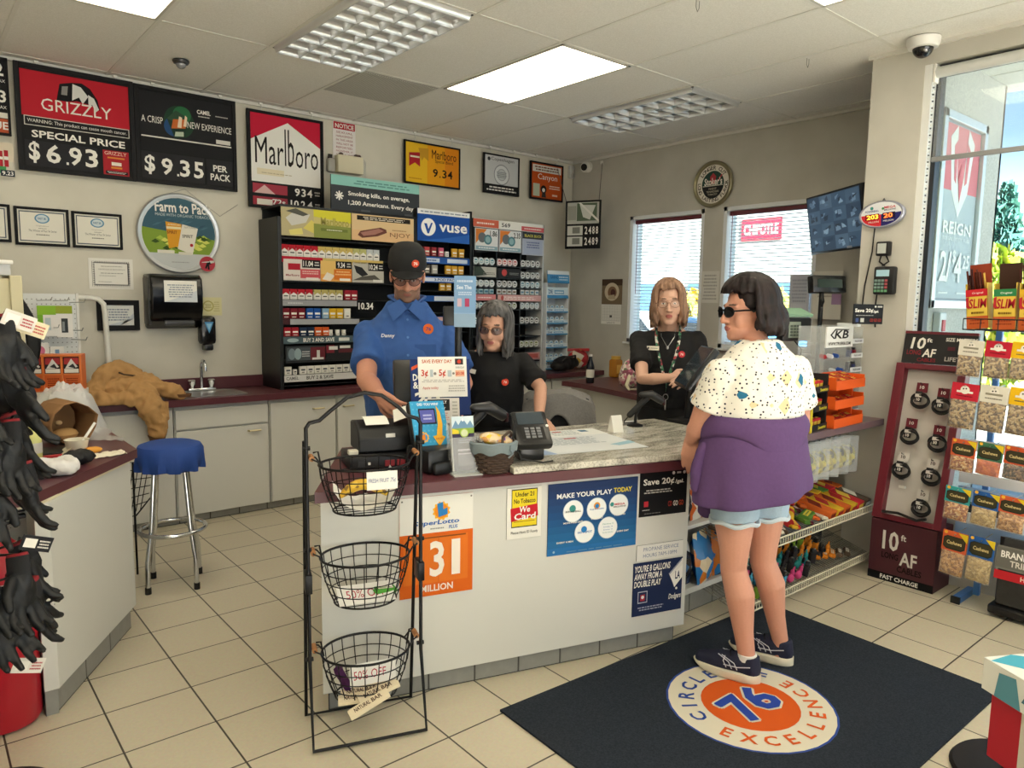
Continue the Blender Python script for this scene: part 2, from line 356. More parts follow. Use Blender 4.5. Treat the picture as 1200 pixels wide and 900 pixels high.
def blind(a, b_, label):
    t = thing('venetian_blind', label, 'blind', (4.5, (a+b_)/2, WT-.04), group='blinds on the right wall windows')
    y0, y1 = b_+.045, a-.045
    m = MB(); m.box(4.478, 4.522, y0, y1, WT-.075, WT-.038, M('#6a2f3a', .5), .003); m.obj('headrail', t, 0, True)
    m = MB(); SL = M('#dfe6ea', .45); z = WT-.1
    while z > WB+.06:
        X = Matrix.Translation((4.5, 0, z)) @ Matrix.Rotation(math.radians(14), 4, 'Y'); m.box(-.0125, .0125, y0, y1, -.0006, .0006, SL, X=X); z -= .031
    m.obj('slats', t, 0, True)
    m = MB(); m.box(4.488, 4.512, y0, y1, WB+.038, WB+.053, SL, .002); m.obj('bottom_rail', t, 0, True)
    m = MB()
    for q in (.15, .5, .85):
        y = y0+(y1-y0)*q; m.tube([(4.487, y, WT-.06), (4.487, y, WB+.04)], .0012, M('#c9d2da', .6), 5)
    m.tube([(4.474, y1-.03, WT-.06), (4.474, y1-.03, WT-.75)], .003, M('#8a4750', .5), 6); m.obj('cord', t, 0, True)
blind(*W1, 'white venetian blind in the narrow window behind the woman with the lanyard')
blind(*W2, 'white venetian blind in the window beside the hanging monitor, red sign seen through it')
# big storefront window with roller shade
m = MB(); DF = M('#2b2e33', .4, .5); ALU = M('#cfd3d6', .35, .6)
m.box(3.405, 3.47, -3.05, -3.01, .42, 2.93, M('#dfe1e0', .4)); m.box(3.47, 3.54, -3.075, -3.01, .42, 2.93, DF)
m.box(3.47, 3.54, -8.2, -3.01, .42, .47, DF); m.box(3.47, 3.54, -8.2, -3.01, 2.88, 2.93, DF)
for y in (-4.75, -6.45): m.box(3.47, 3.54, y-.03, y+.03, .42, 2.93, DF)
for x in (-3.6, -1.4, .8, 3.04): m.box(x, x+.06, -9.6, -9.54, .4, 2.85, DF)
o = struct(m, 'window_3')
p = MB(); p.box(3.5, 3.506, -8.2, -3.06, .47, 2.88, GLASS); p.obj('pane', o, 0)
t = thing('roller_shade', 'sheer grey roller shade half lowered over the tall storefront window', 'shade', (3.43, -3.9, 2.9))
m = MB(); m.cyl((3.435, -4.7, 2.885), (3.435, -3.06, 2.885), .03, M('#c9ccca', .5)); m.box(3.405, 3.465, -3.065, -3.052, 2.83, 2.93, WHT, .003); m.obj('roller', t, 40, True)
m = MB(); m.add([(3.437, -4.7, 2.42), (3.437, -3.07, 2.42), (3.437, -3.07, 2.86), (3.437, -4.7, 2.86)], [(0, 1, 2, 3)], m_sheer('#d4dae0', .22, 'mesh_fabric')); m.obj('fabric', t, 0, True)
m = MB(); m.box(3.428, 3.446, -4.7, -3.068, 2.395, 2.422, M('#8e9092', .4, .4), .003); m.obj('hem_bar', t, 0, True)
m = MB(); BC = M('#3a3b3d', .4)
for k in range(90): m.ell((3.415, -3.058, 2.82-.0185*k), .0052, BC if k % 2 else WHT, 6)
m.obj('bead_chain', t, 40, True)
# ---------------------------------------------------------------- outside
g = MB(); g.box(-60, 90, -90, 60, -.3, -.13, m_speck('concrete_lot', '#b9b7b0', '#c9c7c0', 8, .95, .1)); struct(g, 'floor_outside')
t = thing('shop_building', 'white shop building across the lot with a red sign, seen through the blinds', 'building', (20, 10, -.13))
m = MB(); m.box(18, 26, 4.6, 17, -.13, 4.6, M('#c9c8c2', .8)); m.obj('wall', t, 0, True)
m = MB(); m.box(17.9, 18, 4.5, 17.1, 4.4, 4.8, M('#a8b2bc', .6)); m.obj('parapet', t, 0, True)
for y in (4.9, 7.4, 9.9, 12.4, 14.9):
    m = MB(); m.box(17.93, 18.0, y, y+2.0, .3, 2.2, M('#5b7f9c', .15)); m.obj('window', t, 0, True)
X = frame_m((17.95, 7.6, 3.42), (0, -1, 0), (0, 0, 1))
m = MB(); m.box(0, 1.27, 0, .62, -.1, 0, M('#c9263a', .5), X=X); m.draw(X, 1.27, .62, [('r', .03, .08, .97, .92, '#d8354a'), ('t', 'CHIPOTLE', .07, .25, .93, .75, '#f2e3dc', 'b')], .003, .003); m.obj('sign_board', t, 0, True)
def car(x, y, rz, col, label):
    t = thing('parked_car', label, 'car', (x, y, -.13), rz); P = M(col, .25)
    prof = [(-2.2, .35), (-2.25, .75), (-1.3, .95), (-.75, 1.45), (.9, 1.48), (1.55, 1.0), (2.2, .9), (2.25, .35)]
    X = Matrix(((1, 0, 0, 0), (0, 0, -1, .85), (0, 1, 0, 0), (0, 0, 0, 1)))
    m = MB(); m.prism(prof, 0, 1.7, P, X=X); m.obj('body', t, 0)
    m = MB(); m.prism([(-1.1, 1.0), (-.68, 1.38), (.82, 1.4), (1.3, 1.02)], -.01, 1.71, M('#27323c', .1), X=X); m.obj('windows', t, 0)
    for a in (-1.4, 1.4):
        for b in (-.75, .75): m = MB(); m.cyl((a, b-.11, .33), (a, b+.11, .33), .33, M('#1c1c1e', .7)); m.obj('wheel', t, 40)
car(9.6, 1.9, 1.2, '#4f8fc4', 'blue car parked outside the blind beside the hanging monitor')
car(14.6, 8.4, 1.5, '#e6e8ea', 'white car parked outside the narrow blind behind the lanyard woman')
def tree(x, y, h, r, cols, label, conif=False, seed=1):
    rs = random.Random(seed); t = thing('broadleaf_tree' if not conif else 'conifer_tree', label, 'tree', (x, y, -.13))
    m = MB(); m.tube([(0, 0, 0), (.05, 0, h*.4), (0, .1, h*.8)], [.16, .12, .04], M('#5a4a3a', .9), 8); m.obj('trunk', t)
    m = MB(); ms = [M(c, .8) for c in cols]
    for k in range(2600):
        if conif: z = rs.random()**.8; a = rs.uniform(0, 2*PI); q = r*(1.02-z)*math.sqrt(rs.uniform(.25, 1)); p = Vector((q*math.cos(a), q*math.sin(a), .5+z*(h-.5)))
        else:
            d = Vector((rs.gauss(0, 1), rs.gauss(0, 1), rs.gauss(0, 1))).normalized()*rs.uniform(.6, 1); n_ = 1+.25*noise.noise(d*2+Vector((seed, 0, 0))); p = Vector((d.x*r*n_, d.y*r*n_, h*.58+d.z*h*.42*n_))
        s_ = rs.uniform(.09, .2); Q = Euler((rs.uniform(0, 6), rs.uniform(0, 6), 0)).to_matrix()
        m.add([p+Q @ Vector(c)*s_ for c in ((-1, -.5, 0), (1, -.5, .1), (.8, .6, 0), (-.7, .7, .1))], [(0, 1, 2, 3)], rs.choice(ms))
    m.obj('foliage', t, 0)
tree(17.5, .75, 4.3, 1.1, ('#4f8078', '#5f9088', '#3f6f60'), 'tall blue green conifer outside the storefront window', True, 3)
tree(12.6, -.55, 2.7, .85, ('#a9b84c', '#c2bb58', '#7f9c3e'), 'yellow green bush tree in front of the conifer outside', seed=5)
tree(14, -2.6, 3.8, 1.3, ('#9db85e', '#7fa54a', '#c9b65a'), 'leafy green tree outside, rightmost behind the meat stick boxes', seed=8)
tree(14.6, 4.6, 1.9, .9, ('#d3c44e', '#b9c25a', '#8fae4a'), 'yellow bush by the lot outside the blind beside the monitor', seed=11)
tree(12.8, 5.6, 1.9, .7, ('#d8c24e', '#c9b04a', '#9fae5a'), 'yellow bush outside the narrow blind behind the lanyard woman', seed=12)
tree(16.2, 2.6, 3.9, .8, ('#7fa56a', '#8fb46e', '#6a9058'), 'slim green tree standing beside the shop with the red sign', seed=15)
t = thing('fuel_canopy', 'pale flat canopy roof over the forecourt outside the storefront window', 'canopy', (25, 3, -.13))
m = MB(); m.box(22, 30, 2.6, 3.9, 4.35, 4.85, M('#c3ccd6', .6)); m.obj('roof', t, 0, True)
m = MB(); m.box(25, 25.3, 3.4, 3.7, -.13, 4.35, M('#aab4be', .6)); m.obj('post', t, 0, True)
# poster on the outside stucco
X = frame_m((3.585, -3.052, 1.60), (1, 0, 0), (0, 0, 1))
t = thing('poster_case', 'tall framed energy drink poster on the stucco outside the storefront window', 'poster', (3.9, -3.05, 1.6))
m = MB(); m.box(0, .64, 0, 1.09, -.004, .006, M('#8e9aa6', .4), X=X)
m.draw(X, .64, 1.09, [('r', .05, .03, .95, .97, '#b9c6d1'), ('r', .05, .62, .95, .97, '#d9828e'), ('p', [(.2, .9), (.36, .97), (.42, .7), (.5, .62), (.58, .7), (.64, .97), (.8, .9), (.7, .62), (.5, .48), (.3, .62)], '#e9edf0'), ('p', [(.3, .86), (.38, .9), (.4, .66), (.34, .68)], '#d9828e'), ('p', [(.7, .86), (.62, .9), (.6, .66), (.66, .68)], '#d9828e'), ('p', [(.5, .78), (.56, .68), (.5, .56), (.44, .68)], '#d77a86'),
    ('t', 'REIGN', .16, .385, .86, .455, '#f4f6f7', 'b'), ('t', 'TOTAL BODY FUEL', .16, .35, .86, .37, '#eef2f4'), ('t', '2/', .15, .12, .42, .29, '#f4f6f7', 'b'), ('t', '$', .44, .22, .52, .30, '#f4f6f7', 'b'), ('t', '4', .5, .12, .68, .29, '#f4f6f7', 'b'), ('t', '25', .7, .2, .87, .28, '#f4f6f7', 'b'), ('l', .12, .05, .4, .07, 1, '#e9edf0'), ('l', .6, .05, .85, .07, 1, '#e9edf0')], .0075, .0008)
m.obj('poster', t, 0, True)
m = MB(); FR = M('#d5d9dc', .35, .5)
for x0, x1, y0, y1 in ((-.03, .02, -.03, 1.12), (.62, .67, -.03, 1.12), (-.03, .67, -.03, .02), (-.03, .67, 1.07, 1.12)): m.box(x0, x1, y0, y1, -.006, .03, FR, .004, X=X)
m.obj('frame', t, 0, True)
t = thing('wall_box', 'small clear box with a red tag on the stucco below the poster', 'box', (3.73, -3.05, 1.4))
m = MB(); m.box(3.69, 3.79, -3.09, -3.046, 1.40, 1.545, M('#c5ccd2', .3), .008); m.obj('case', t, 0, True); m = MB(); m.box(3.72, 3.76, -3.097, -3.09, 1.43, 1.5, M('#c0404f', .5)); m.obj('tag', t, 0, True)
# ---------------------------------------------------------------- ceiling fixtures
LEDM = M('#fff2d8', .5, emit=LAMP_STRENGTH)
def led(k, r, label, group):
    x0, x1, y1 = GX+k*G, GX+(k+1)*G, GY-r*G; y0 = y1-2*G
    t = thing('ceiling_light', label, 'ceiling light', ((x0+x1)/2, (y0+y1)/2, ZC), group=group)
    m = MB(); e_ = .028
    for a in ((x0+.012, x1-.012, y0+.012, y0+e_), (x0+.012, x1-.012, y1-e_, y1-.012), (x0+.012, x0+e_, y0+.012, y1-.012), (x1-e_, x1-.012, y0+.012, y1-.012)): m.box(*a, ZC-.008, ZC, M('#bdbbb2', .4))
    m.obj('frame', t, 0, True)
    m = MB(); m.box(x0+e_, x1-e_, y0+e_, y1-e_, ZC-.005, ZC-.001, LEDM); m.obj('diffuser', t, 0, True)
led(2, 0, 'flat glowing ceiling panel in the middle of the picture, beside the dark louvred light', None)
led(-2, 0, 'flat glowing ceiling panel at the top left corner of the picture', None)
for k in (-2, 2):
    for r in (4, 8): led(k, r, 'flat glowing ceiling panel overhead behind the photographer', 'ceiling panels out of view')
def louvre(k, r, label, nx, ny, refl):
    x0, x1, y1 = GX+k*G+.012, GX+(k+1)*G-.012, GY-r*G-.012; y0 = y1-2*G+.024
    t = thing('ceiling_light', label, 'ceiling light', ((x0+x1)/2, (y0+y1)/2, ZC))
    m = MB()
    for a in ((x0, x1, y0, y0+.014), (x0, x1, y1-.014, y1), (x0, x0+.014, y0, y1), (x1-.014, x1, y0, y1)): m.box(*a, ZC-.006, ZC-.001, M('#1b1b1c', .5))
    m.obj('frame', t, 0, True)
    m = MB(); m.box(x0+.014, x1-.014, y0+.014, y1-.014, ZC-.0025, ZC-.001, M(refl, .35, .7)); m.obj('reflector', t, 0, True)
    m = MB(); B = M('#dcdfe2', .3, .6); a0, a1, b0, b1 = x0+.016, x1-.016, y0+.016, y1-.016; zz = ZC-.036
    def fin(p0, p1):   # curved blade: wide at the top, thin at the bottom
        p0, p1 = Vector(p0), Vector(p1); d = (p1-p0).normalized(); nrm = Vector((-d.y, d.x, 0))
        prof = [(.020, ZC-.003), (.008, ZC-.014), (.003, ZC-.026), (.003, zz), (-.003, zz), (-.003, ZC-.026), (-.008, ZC-.014), (-.020, ZC-.003)]
        m.loft([[tuple(p+nrm*a+Vector((0, 0, z))) for a, z in prof] for p in (p0, p1)], B)
    for i in range(nx+1): x = a0+(a1-a0)*i/nx; fin((x, b0, 0), (x, b1, 0))
    for j in range(ny+1): y = b0+(b1-b0)*j/ny; fin((a0, y, 0), (a1, y, 0))
    m.obj('louvre', t, 40, True)
louvre(0, 0, 'bright silver louvred ceiling light with egg crate cells nearest the photographer', 4, 8, '#c9ccd0')
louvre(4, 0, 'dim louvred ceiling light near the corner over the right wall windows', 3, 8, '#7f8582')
t = thing('air_vent', 'square perforated grey return vent in the ceiling', 'vent', (1.56, -.13, ZC))
m = MB(); m.box(GX+G+.012, GX+2*G-.012, GY+.012, GY+G-.012, ZC-.004, ZC-.001, M('#a3a3a0', .5)); m.obj('plate', t, 0, True)
m = MB()
for i in range(34):
    a = GX+G+.03+i*.0166; m.box(a, a+.008, GY+.03, GY+G-.03, ZC-.0065, ZC-.004, M('#c5c5c1', .5))
m.obj('grille', t, 0, True)
def dome(x, y, r, body, ball, label, tall):
    t = thing('dome_camera', label, 'camera', (x, y, ZC))
    m = MB(); m.lathe([(r*.92, -.002), (r, -.006), (r, -tall*.5), (r*.86, -tall), (r*.6, -tall-.003)], M(body, .35), 28, (x, y, ZC)); m.obj('housing', t, 40, True)
    m = MB(); m.lathe([(r*.62*math.cos(a), -tall-r*.62*math.sin(a)) for a in [k*PI/2/8*.98 for k in range(9)]], M(ball, .05, spec=.8), 24, (x, y, ZC)); m.obj('lens_dome', t, 40, True)
dome(3.28, -3.04, .085, '#e8e8e6', '#0c0d12', 'white dome camera on the ceiling above the storefront window', .055)
dome(.323, .18, .05, '#2a2a2c', '#8a8c90', 'small dark dome camera on the ceiling above the black price boards', .025)
t = thing('wall_camera', 'small white round camera high in the room corner', 'camera', (4.44, .646, 2.96))
m = MB(); m.cyl((4.45, .646, 2.965), (4.38, .63, 2.955), .055, WHT); m.cyl((4.38, .63, 2.955), (4.355, .62, 2.95), .045, WHT, r2=.04); m.obj('housing', t, 40, True)
m = MB(); m.cyl((4.356, .62, 2.95), (4.35, .618, 2.949), .034, DBLK); m.obj('lens', t, 40, True)
t = thing('motion_sensor', 'slim white motion sensor on the back wall by the corner', 'sensor', (4.40, .87, 2.9))
m = MB(); m.box(4.37, 4.44, .84, .879, 2.87, 3.0, M('#d3d3ce', .5), .01); m.obj('case', t, 40, True); m = MB(); m.ell((4.405, .838, 2.9), (.02, .01, .025), M('#b9b9b5', .3), 12); m.obj('lens', t, 40, True)
for hx, hy in ((1.95, -2.52), (3.135, -2.449)):
    m = MB(); m.tube([(hx-.012, hy, ZC-.003), (hx-.012, hy, ZC-.035), (hx, hy, ZC-.055), (hx+.012, hy, ZC-.035), (hx+.012, hy, ZC-.003)], .0015, M('#5f605e', .4), 5)
    tag(m.obj('ceiling_hook', loc=(hx, hy, ZC)), 'thin wire hook hanging from the ceiling, ' + ('the one nearer the photographer at the top edge' if hx < 2.5 else 'the one nearer the storefront pillar'), 'hook', 'wire hooks in the ceiling')
# ---------------------------------------------------------------- signs on the back wall
BX, BZ = (1, 0, 0), (0, 0, 1)
def hooks(x0, x1, z, y=.83):
    m = MB()
    for x in (x0, x1): m.tube([(x, y+.006, z), (x, y+.006, z+.018), (x+.008, y+.006, z+.03), (x, y+.006, ZC-.003)], .003, M('#d7d7d2', .4), 6); m.box(x-.012, x+.012, y-.002, y+.014, ZC-.014, ZC-.001, WHT)
    return m
def hung(x, z, w, h, name, label, items, **k):
    t = sign(name, label, 'sign', (x, .83, z), BX, w, h, items, **k); hooks(x+w*.18, x+w*.85, z+h).obj('hanger', t, 40, True); return t
red, wht, blk = '#b7202f', '#eceae4', '#17171a'
hung(-.485, 2.36, .672, .655, 'price_sign', 'black price board with a red top, $6.93 special price', [
    ('r', .04, .515, .96, .945, red), ('p', [(.33, .70), (.36, .86), (.46, .89), (.55, .90), (.62, .86), (.68, .76), (.70, .66), (.62, .70), (.5, .72), (.42, .70)], '#131315'), ('p', [(.46, .72), (.47, .88), (.54, .86), (.6, .78), (.55, .70), (.52, .76)], '#d9d9d6'), ('p', [(.60, .66), (.60, .80), (.65, .77), (.69, .67), (.66, .64), (.63, .71)], '#d9d9d6'), ('p', [(.37, .76), (.38, .84), (.43, .85), (.42, .76)], '#8a8a88'),
    ('t', 'GRIZZLY', .2, .585, .8, .70, '#e6e2da'), ('r', .055, .425, .955, .515, '#d5d2ca'), ('r', .062, .432, .948, .508, '#1c1c1f'), ('t', 'WARNING: This product can cause mouth cancer.', .08, .447, .93, .49, '#e4e2dc'),
    ('t', 'SPECIAL PRICE', .11, .315, .91, .385, wht, 'b'), ('r', .05, .04, .66, .285, '#26262a'), ('t', '$', .08, .07, .17, .275, wht, 'b'), ('t', '6', .22, .085, .34, .265, wht, 'b'), ('r', .385, .085, .405, .11, wht), ('t', '9', .41, .085, .52, .265, wht, 'b'), ('t', '3', .55, .085, .66, .265, wht, 'b'),
    ('r', .705, .03, .94, .28, '#a8252f'), ('t', 'GRIZZLY', .72, .235, .92, .27, '#e8c9b8'), ('r', .745, .2, .9, .215, '#d98b3a'), ('r', .78, .13, .87, .165, '#e8e2d6'), ('r', .775, .1, .875, .118, '#d98b3a'), ('r', .725, .045, .925, .075, '#16161a'), ('l', .735, .05, .915, .07, 2, '#d9d6cf')], frame='#202022', fw=.022)
hung(.198, 2.362, .682, .648, 'price_sign', 'black price board with a glowing green pack, $9.35 per pack', [
    ('r', .04, .47, .96, .95, '#222225'), ('o', .42, .68, .15, .17, '#24402f'), ('o', .36, .62, .09, .1, '#274a78'), ('o', .45, .76, .09, .09, '#2f6b46'), ('p', [(.3, .70), (.39, .80), (.5, .74), (.47, .52), (.37, .50)], '#20382c'), ('p', [(.3, .70), (.39, .80), (.5, .74), (.41, .66)], '#35503c'), ('p', [(.34, .60), (.36, .70), (.5, .72), (.48, .62)], '#c46a34'), ('p', [(.4, .62), (.42, .74), (.45, .73), (.44, .62)], '#e6d2b8'), ('p', [(.46, .64), (.48, .76), (.5, .74), (.49, .64)], '#e6d2b8'), ('p', [(.37, .52), (.46, .53), (.46, .58), (.38, .57)], '#b9c6b2'),
    ('t', 'A CRISP', .055, .63, .26, .70, wht), ('t', 'NEW EXPERIENCE', .5, .63, .955, .70, wht), ('t', 'CAMEL', .6, .80, .74, .845, wht, 'b'), ('l', .6, .765, .74, .785, 1, '#c9c7c0'), ('l', .78, .795, .93, .815, 1, '#c9c7c0'), ('r', .79, .505, .94, .55, '#d7d5cf'), ('r', .05, .478, .95, .492, '#dedbd4'),
    ('r', .04, .335, .96, .46, '#1d1d20'), ('r', .04, .04, .66, .325, '#28282b'), ('r', .68, .04, .96, .325, '#28282b'), ('t', '$', .07, .085, .17, .29, wht, 'b'), ('t', '9', .23, .095, .34, .275, wht, 'b'), ('r', .38, .095, .4, .118, wht), ('t', '3', .41, .095, .51, .275, wht, 'b'), ('t', '5', .55, .095, .65, .275, wht, 'b'), ('t', 'PER', .75, .195, .9, .265, wht, 'b'), ('t', 'PACK', .72, .095, .93, .17, wht, 'b')], frame='#202022', fw=.022)
mb_items = [('r', .04, .27, .96, .975, '#ecebe6'), ('p', [(.04, .975), (.96, .975), (.96, .70), (.52, .92), (.04, .70)], '#c31f3c'), ('t', 'Mar', .09, .46, .46, .74, '#1f1c1c'), ('t', 'lb', .475, .46, .60, .85, '#1f1c1c'), ('t', 'oro', .62, .46, .93, .64, '#1f1c1c'), ('r', .11, .345, .46, .41, '#e2d9bd'), ('l', .13, .36, .6, .375, 1, '#b3a98f'),
    ('r', .04, .14, .96, .255, '#1b1b1d'), ('r', .05, .15, .5, .25, '#a03a4a'), ('p', [(.07, .15), (.2, .24), (.34, .15)], '#d9b7b4'), ('t', '9', .6, .155, .67, .24, wht, 'b'), ('t', '3', .69, .155, .75, .24, wht, 'b'), ('t', '4', .77, .155, .84, .24, wht, 'b'), ('l', .87, .17, .95, .23, 2, '#b9b7b0'),
    ('r', .04, .015, .96, .125, '#1b1b1d'), ('r', .05, .025, .5, .115, '#9a3442'), ('r', .1, .03, .3, .09, '#e0dcd2'), ('t', '72s', .3, .04, .47, .1, wht, 'b'), ('t', '10', .54, .03, .65, .11, wht, 'b'), ('t', '2', .68, .03, .74, .11, wht, 'b'), ('t', '4', .77, .03, .84, .11, wht, 'b'), ('l', .87, .04, .95, .1, 2, '#b9b7b0')]
hung(.97, 2.262, .61, .72, 'price_sign', 'white and red hanging board with a red roof shape, $9.34 row below', mb_items, frame='#1b1b1d', fw=.016)
hung(-.83, 2.555, .31, .465, 'price_sign', 'black price board cut off by the left edge of the picture', [('t', '92', .62, .76, .93, .93, wht, 'b'), ('t', 'PLUS TAX', .6, .68, .95, .72, wht), ('t', '.23', .6, .42, .95, .58, wht, 'b'), ('t', 'PLUS TAX', .6, .34, .95, .38, wht), ('r', 0, .22, 1, .29, '#dcd8d0'), ('r', 0, .03, 1, .21, '#b0502f'), ('t', 'UE', .72, .07, .96, .17, wht, 'b')], frame='#1b1b1d', fw=.012)
sign('promo_card', 'small colourful card with red packs hanging under the cut off price board', 'sign', (-.66, .835, 2.30), BX, .148, .21, [('r', 0, .45, 1, 1, '#d9cdb9'), ('r', .45, .3, .6, .75, '#b32b35'), ('r', .65, .3, .8, .78, '#b32b35'), ('r', .45, .5, .6, .58, wht), ('r', .65, .5, .8, .6, wht), ('r', 0, 0, .45, .3, '#3f86b0'), ('r', .2, .1, .7, .3, '#4a9a5a'), ('r', .5, .02, 1, .2, '#29333d'), ('t', '9.23', .55, .05, .95, .17, wht, 'b')], th=.003, back='#cfc9bd')
hung(2.345, 2.595, .595, .365, 'price_sign', 'yellow and orange hanging board with red ribbons, $9.34', [('r', .02, .03, .98, .97, '#e8a21e'), ('r', .02, .03, .4, .97, '#e9bb2a'), ('r', .72, .03, .98, .97, '#df8a1c'), ('p', [(.08, .72), (.27, .76), (.27, .42), (.18, .5), (.08, .40)], '#b0262e'), ('r', .1, .62, .26, .66, '#e9dfc8'), ('p', [(.24, .86), (.42, .88), (.42, .58), (.34, .66), (.3, .56)], '#c9962c'), ('t', 'Marlboro', .48, .66, .93, .87, '#2a1c14'), ('t', 'Special Blend', .54, .55, .87, .65, '#3a2614'), ('t', '9', .5, .22, .59, .42, '#1d1712', 'b'), ('t', '3', .67, .22, .75, .42, '#1d1712', 'b'), ('t', '4', .77, .22, .86, .42, '#1d1712', 'b'), ('r', .62, .22, .635, .26, '#1d1712'), ('l', .07, .1, .3, .16, 1, '#c98f1e')], frame='#1b1b1d', fw=.012)
hung(3.22, 2.603, .44, .368, 'price_sign', 'silver grey hanging board with a round tobacco can', [('r', .03, .24, .97, .97, '#c7c9cc'), ('o', .5, .5, .22, None, '#8b8f95'), ('o', .5, .5, .2, None, '#d7dadd'), ('o', .5, .5, .13, None, '#a9adb2'), ('o', .5, .5, .11, None, '#c3c7ca'), ('l', .36, .42, .64, .58, 4, '#7d8187'), ('t', 'Copenhagen', .2, .82, .85, .93, '#2c2d31'), ('o', .14, .87, .04, None, '#3a3b40'), ('r', .03, .03, .97, .23, '#18181a'), ('l', .08, .06, .92, .2, 2, '#e2e0da')], frame='#1b1b1d', fw=.012)
hung(3.812, 2.607, .445, .365, 'price_sign', 'orange hanging board nearest the room corner with white script lettering', [('r', .03, .03, .97, .97, '#c4531f'), ('r', .06, .74, .94, .93, '#dcd8d0'), ('l', .1, .77, .9, .91, 2, '#7a4a38'), ('t', 'Canyon', .22, .5, .82, .70, wht), ('r', .08, .08, .28, .42, '#b9c4ae'), ('o', .4, .28, .09, None, '#151517'), ('o', .4, .26, .045, None, '#d8d4cc'), ('p', [(.34, .06), (.48, .06), (.46, .2), (.36, .2)], '#2a2a2c'), ('l', .56, .3, .92, .42, 2, '#f0d8c6'), ('l', .66, .1, .84, .2, 1, '#f3e2d4')], frame='#1b1b1d', fw=.014)
# corner price board, across the corner on two wires
ux, uy = .40/1.0, -.9165
t = sign('price_sign', 'hanging board across the room corner with two tobacco price rows', 'sign', (4.01, .51, 2.10), (.40, -.9165, 0), .36, .46, [('r', .04, .52, .96, .97, '#b7b9b4'), ('r', .32, .58, .9, .95, '#5b6a58'), ('p', [(.4, .92), (.5, .66), (.7, .6), (.86, .9)], '#cfd2cc'), ('r', .05, .6, .3, .9, '#9a9c95'), ('p', [(.36, .96), (.42, .97), (.98, .58), (.96, .54)], '#e4e4df'), ('r', .05, .28, .5, .48, '#c9cbc6'), ('r', .2, .32, .42, .45, '#7d807b'), ('t', '2', .56, .3, .64, .46, wht, 'b'), ('t', '4', .67, .3, .75, .46, wht, 'b'), ('t', '8', .78, .3, .85, .46, wht, 'b'), ('t', '8', .88, .3, .95, .46, wht, 'b'), ('r', .05, .05, .5, .25, '#c9cbc6'), ('r', .2, .09, .42, .22, '#7d807b'), ('t', '2', .56, .07, .64, .23, wht, 'b'), ('t', '4', .67, .07, .75, .23, wht, 'b'), ('t', '8', .78, .07, .85, .23, wht, 'b'), ('t', '9', .88, .07, .95, .23, wht, 'b')], frame='#19191b', fw=.012)
m = MB(); m.tube([(4.02, .52, 2.56), (4.20, .872, 2.99)], .003, M('#5a5b5d', .4), 5); m.tube([(4.14, .19, 2.56), (4.445, .45, 2.99)], .003, M('#5a5b5d', .4), 5); m.box(4.19, 4.215, .862, .879, 2.97, 3.0, WHT); m.box(4.432, 4.449, .44, .465, 2.97, 3.0, WHT); m.obj('hanger', t, 40, True)
# notice and wall file
sign('notice_sheet', 'white notice sheet with a red heading above the cream file box', 'notice', (1.69, .872, 2.72), BX, .205, .30, [('r', .03, .8, .98, .99, '#b12c3a'), ('t', 'NOTICE', .1, .83, .92, .95, wht, 'b')]+[('t', a, .14, .69-.1*i, .88, .745-.1*i, '#9c4650') for i, a in enumerate(('SEXUAL', 'HARASSMENT', 'IN THIS AREA', 'WILL NOT BE', 'REPORTED.', 'HOWEVER, IT', 'WILL BE'))], th=.003, back='#e7e3e2')
t = thing('file_box', 'cream cardboard box stuck high on the wall under the notice sheet', 'box', (1.82, .87, 2.61))
m = MB(); m.box(1.70, 1.93, .80, .879, 2.605, 2.745, M('#d9d2b8', .7), .006); m.obj('box', t, 40, True)
m = MB()
for x, r_ in ((1.74, .02), (1.88, .025), (1.905, .018)): m.ell((x, .83, 2.752), (r_, .02, .016), M('#5d4a44', .7), 10)
m.obj('contents', t, 40, True)
t = thing('timer_gadget', 'small clear grey gadget left of the cream file box', 'gadget', (1.655, .87, 2.6)); m = MB(); m.box(1.625, 1.688, .82, .879, 2.6, 2.71, M('#a6a49c', .3), .015); m.obj('case', t, 40, True); m = MB(); m.cyl((1.655, .86, 2.71), (1.655, .85, 2.745), .018, BLK, 14); m.obj('knob', t, 40, True)
m = MB()
for i in range(7): m.tube([(1.95+.006*i, .868, 2.58+.02*i), (1.985, .862, 2.6+.02*i), (1.96, .868, 2.63+.02*i)], .002, M('#c9ccca', .4), 5)
tag(m.obj('cable_coil', loc=(1.96, .868, 2.6)), 'loose white coil hanging right of the cream file box', 'cable')
# certificates
def cert(x, z, w, h, label, frame, items, fw=.014): sign('certificate', label, 'certificate', (x, .865, z), BX, w, h, items, back='#e6e3d8', frame=frame, fw=fw)
def seal(x0=.05): return [('r', .05, .06, .95, .94, '#dcd9cd'), ('r', .075, .095, .925, .905, '#58616c'), ('r', .095, .125, .905, .875, '#e4e1d6'), ('o', .5, .72, .14, .13, '#5f8fb0'), ('o', .5, .72, .11, .1, '#c9d6dc'), ('t', 'FAST 5K', .42, .69, .58, .75, '#3f6f92', 'b'), ('t', 'The Winner of Fast 5k Series', .24, .36, .76, .42, '#5b5a58'), ('t', 'Congratulations', .38, .5, .62, .54, '#8a8883'), ('l', .36, .26, .64, .31, 1, '#77756f'), ('l', .4, .44, .6, .47, 1, '#8a8883')]
cert(-.525, 1.888, .298, .238, 'black framed certificate with a blue seal, left of the pair', '#1a1a1c', seal())
cert(-.205, 1.888, .296, .234, 'black framed certificate with a blue seal, right of the pair nearest the round sign', '#1a1a1c', seal())
cert(-.87, 1.90, .32, .23, 'black framed certificate cut off by the left edge of the picture', '#1a1a1c', seal())
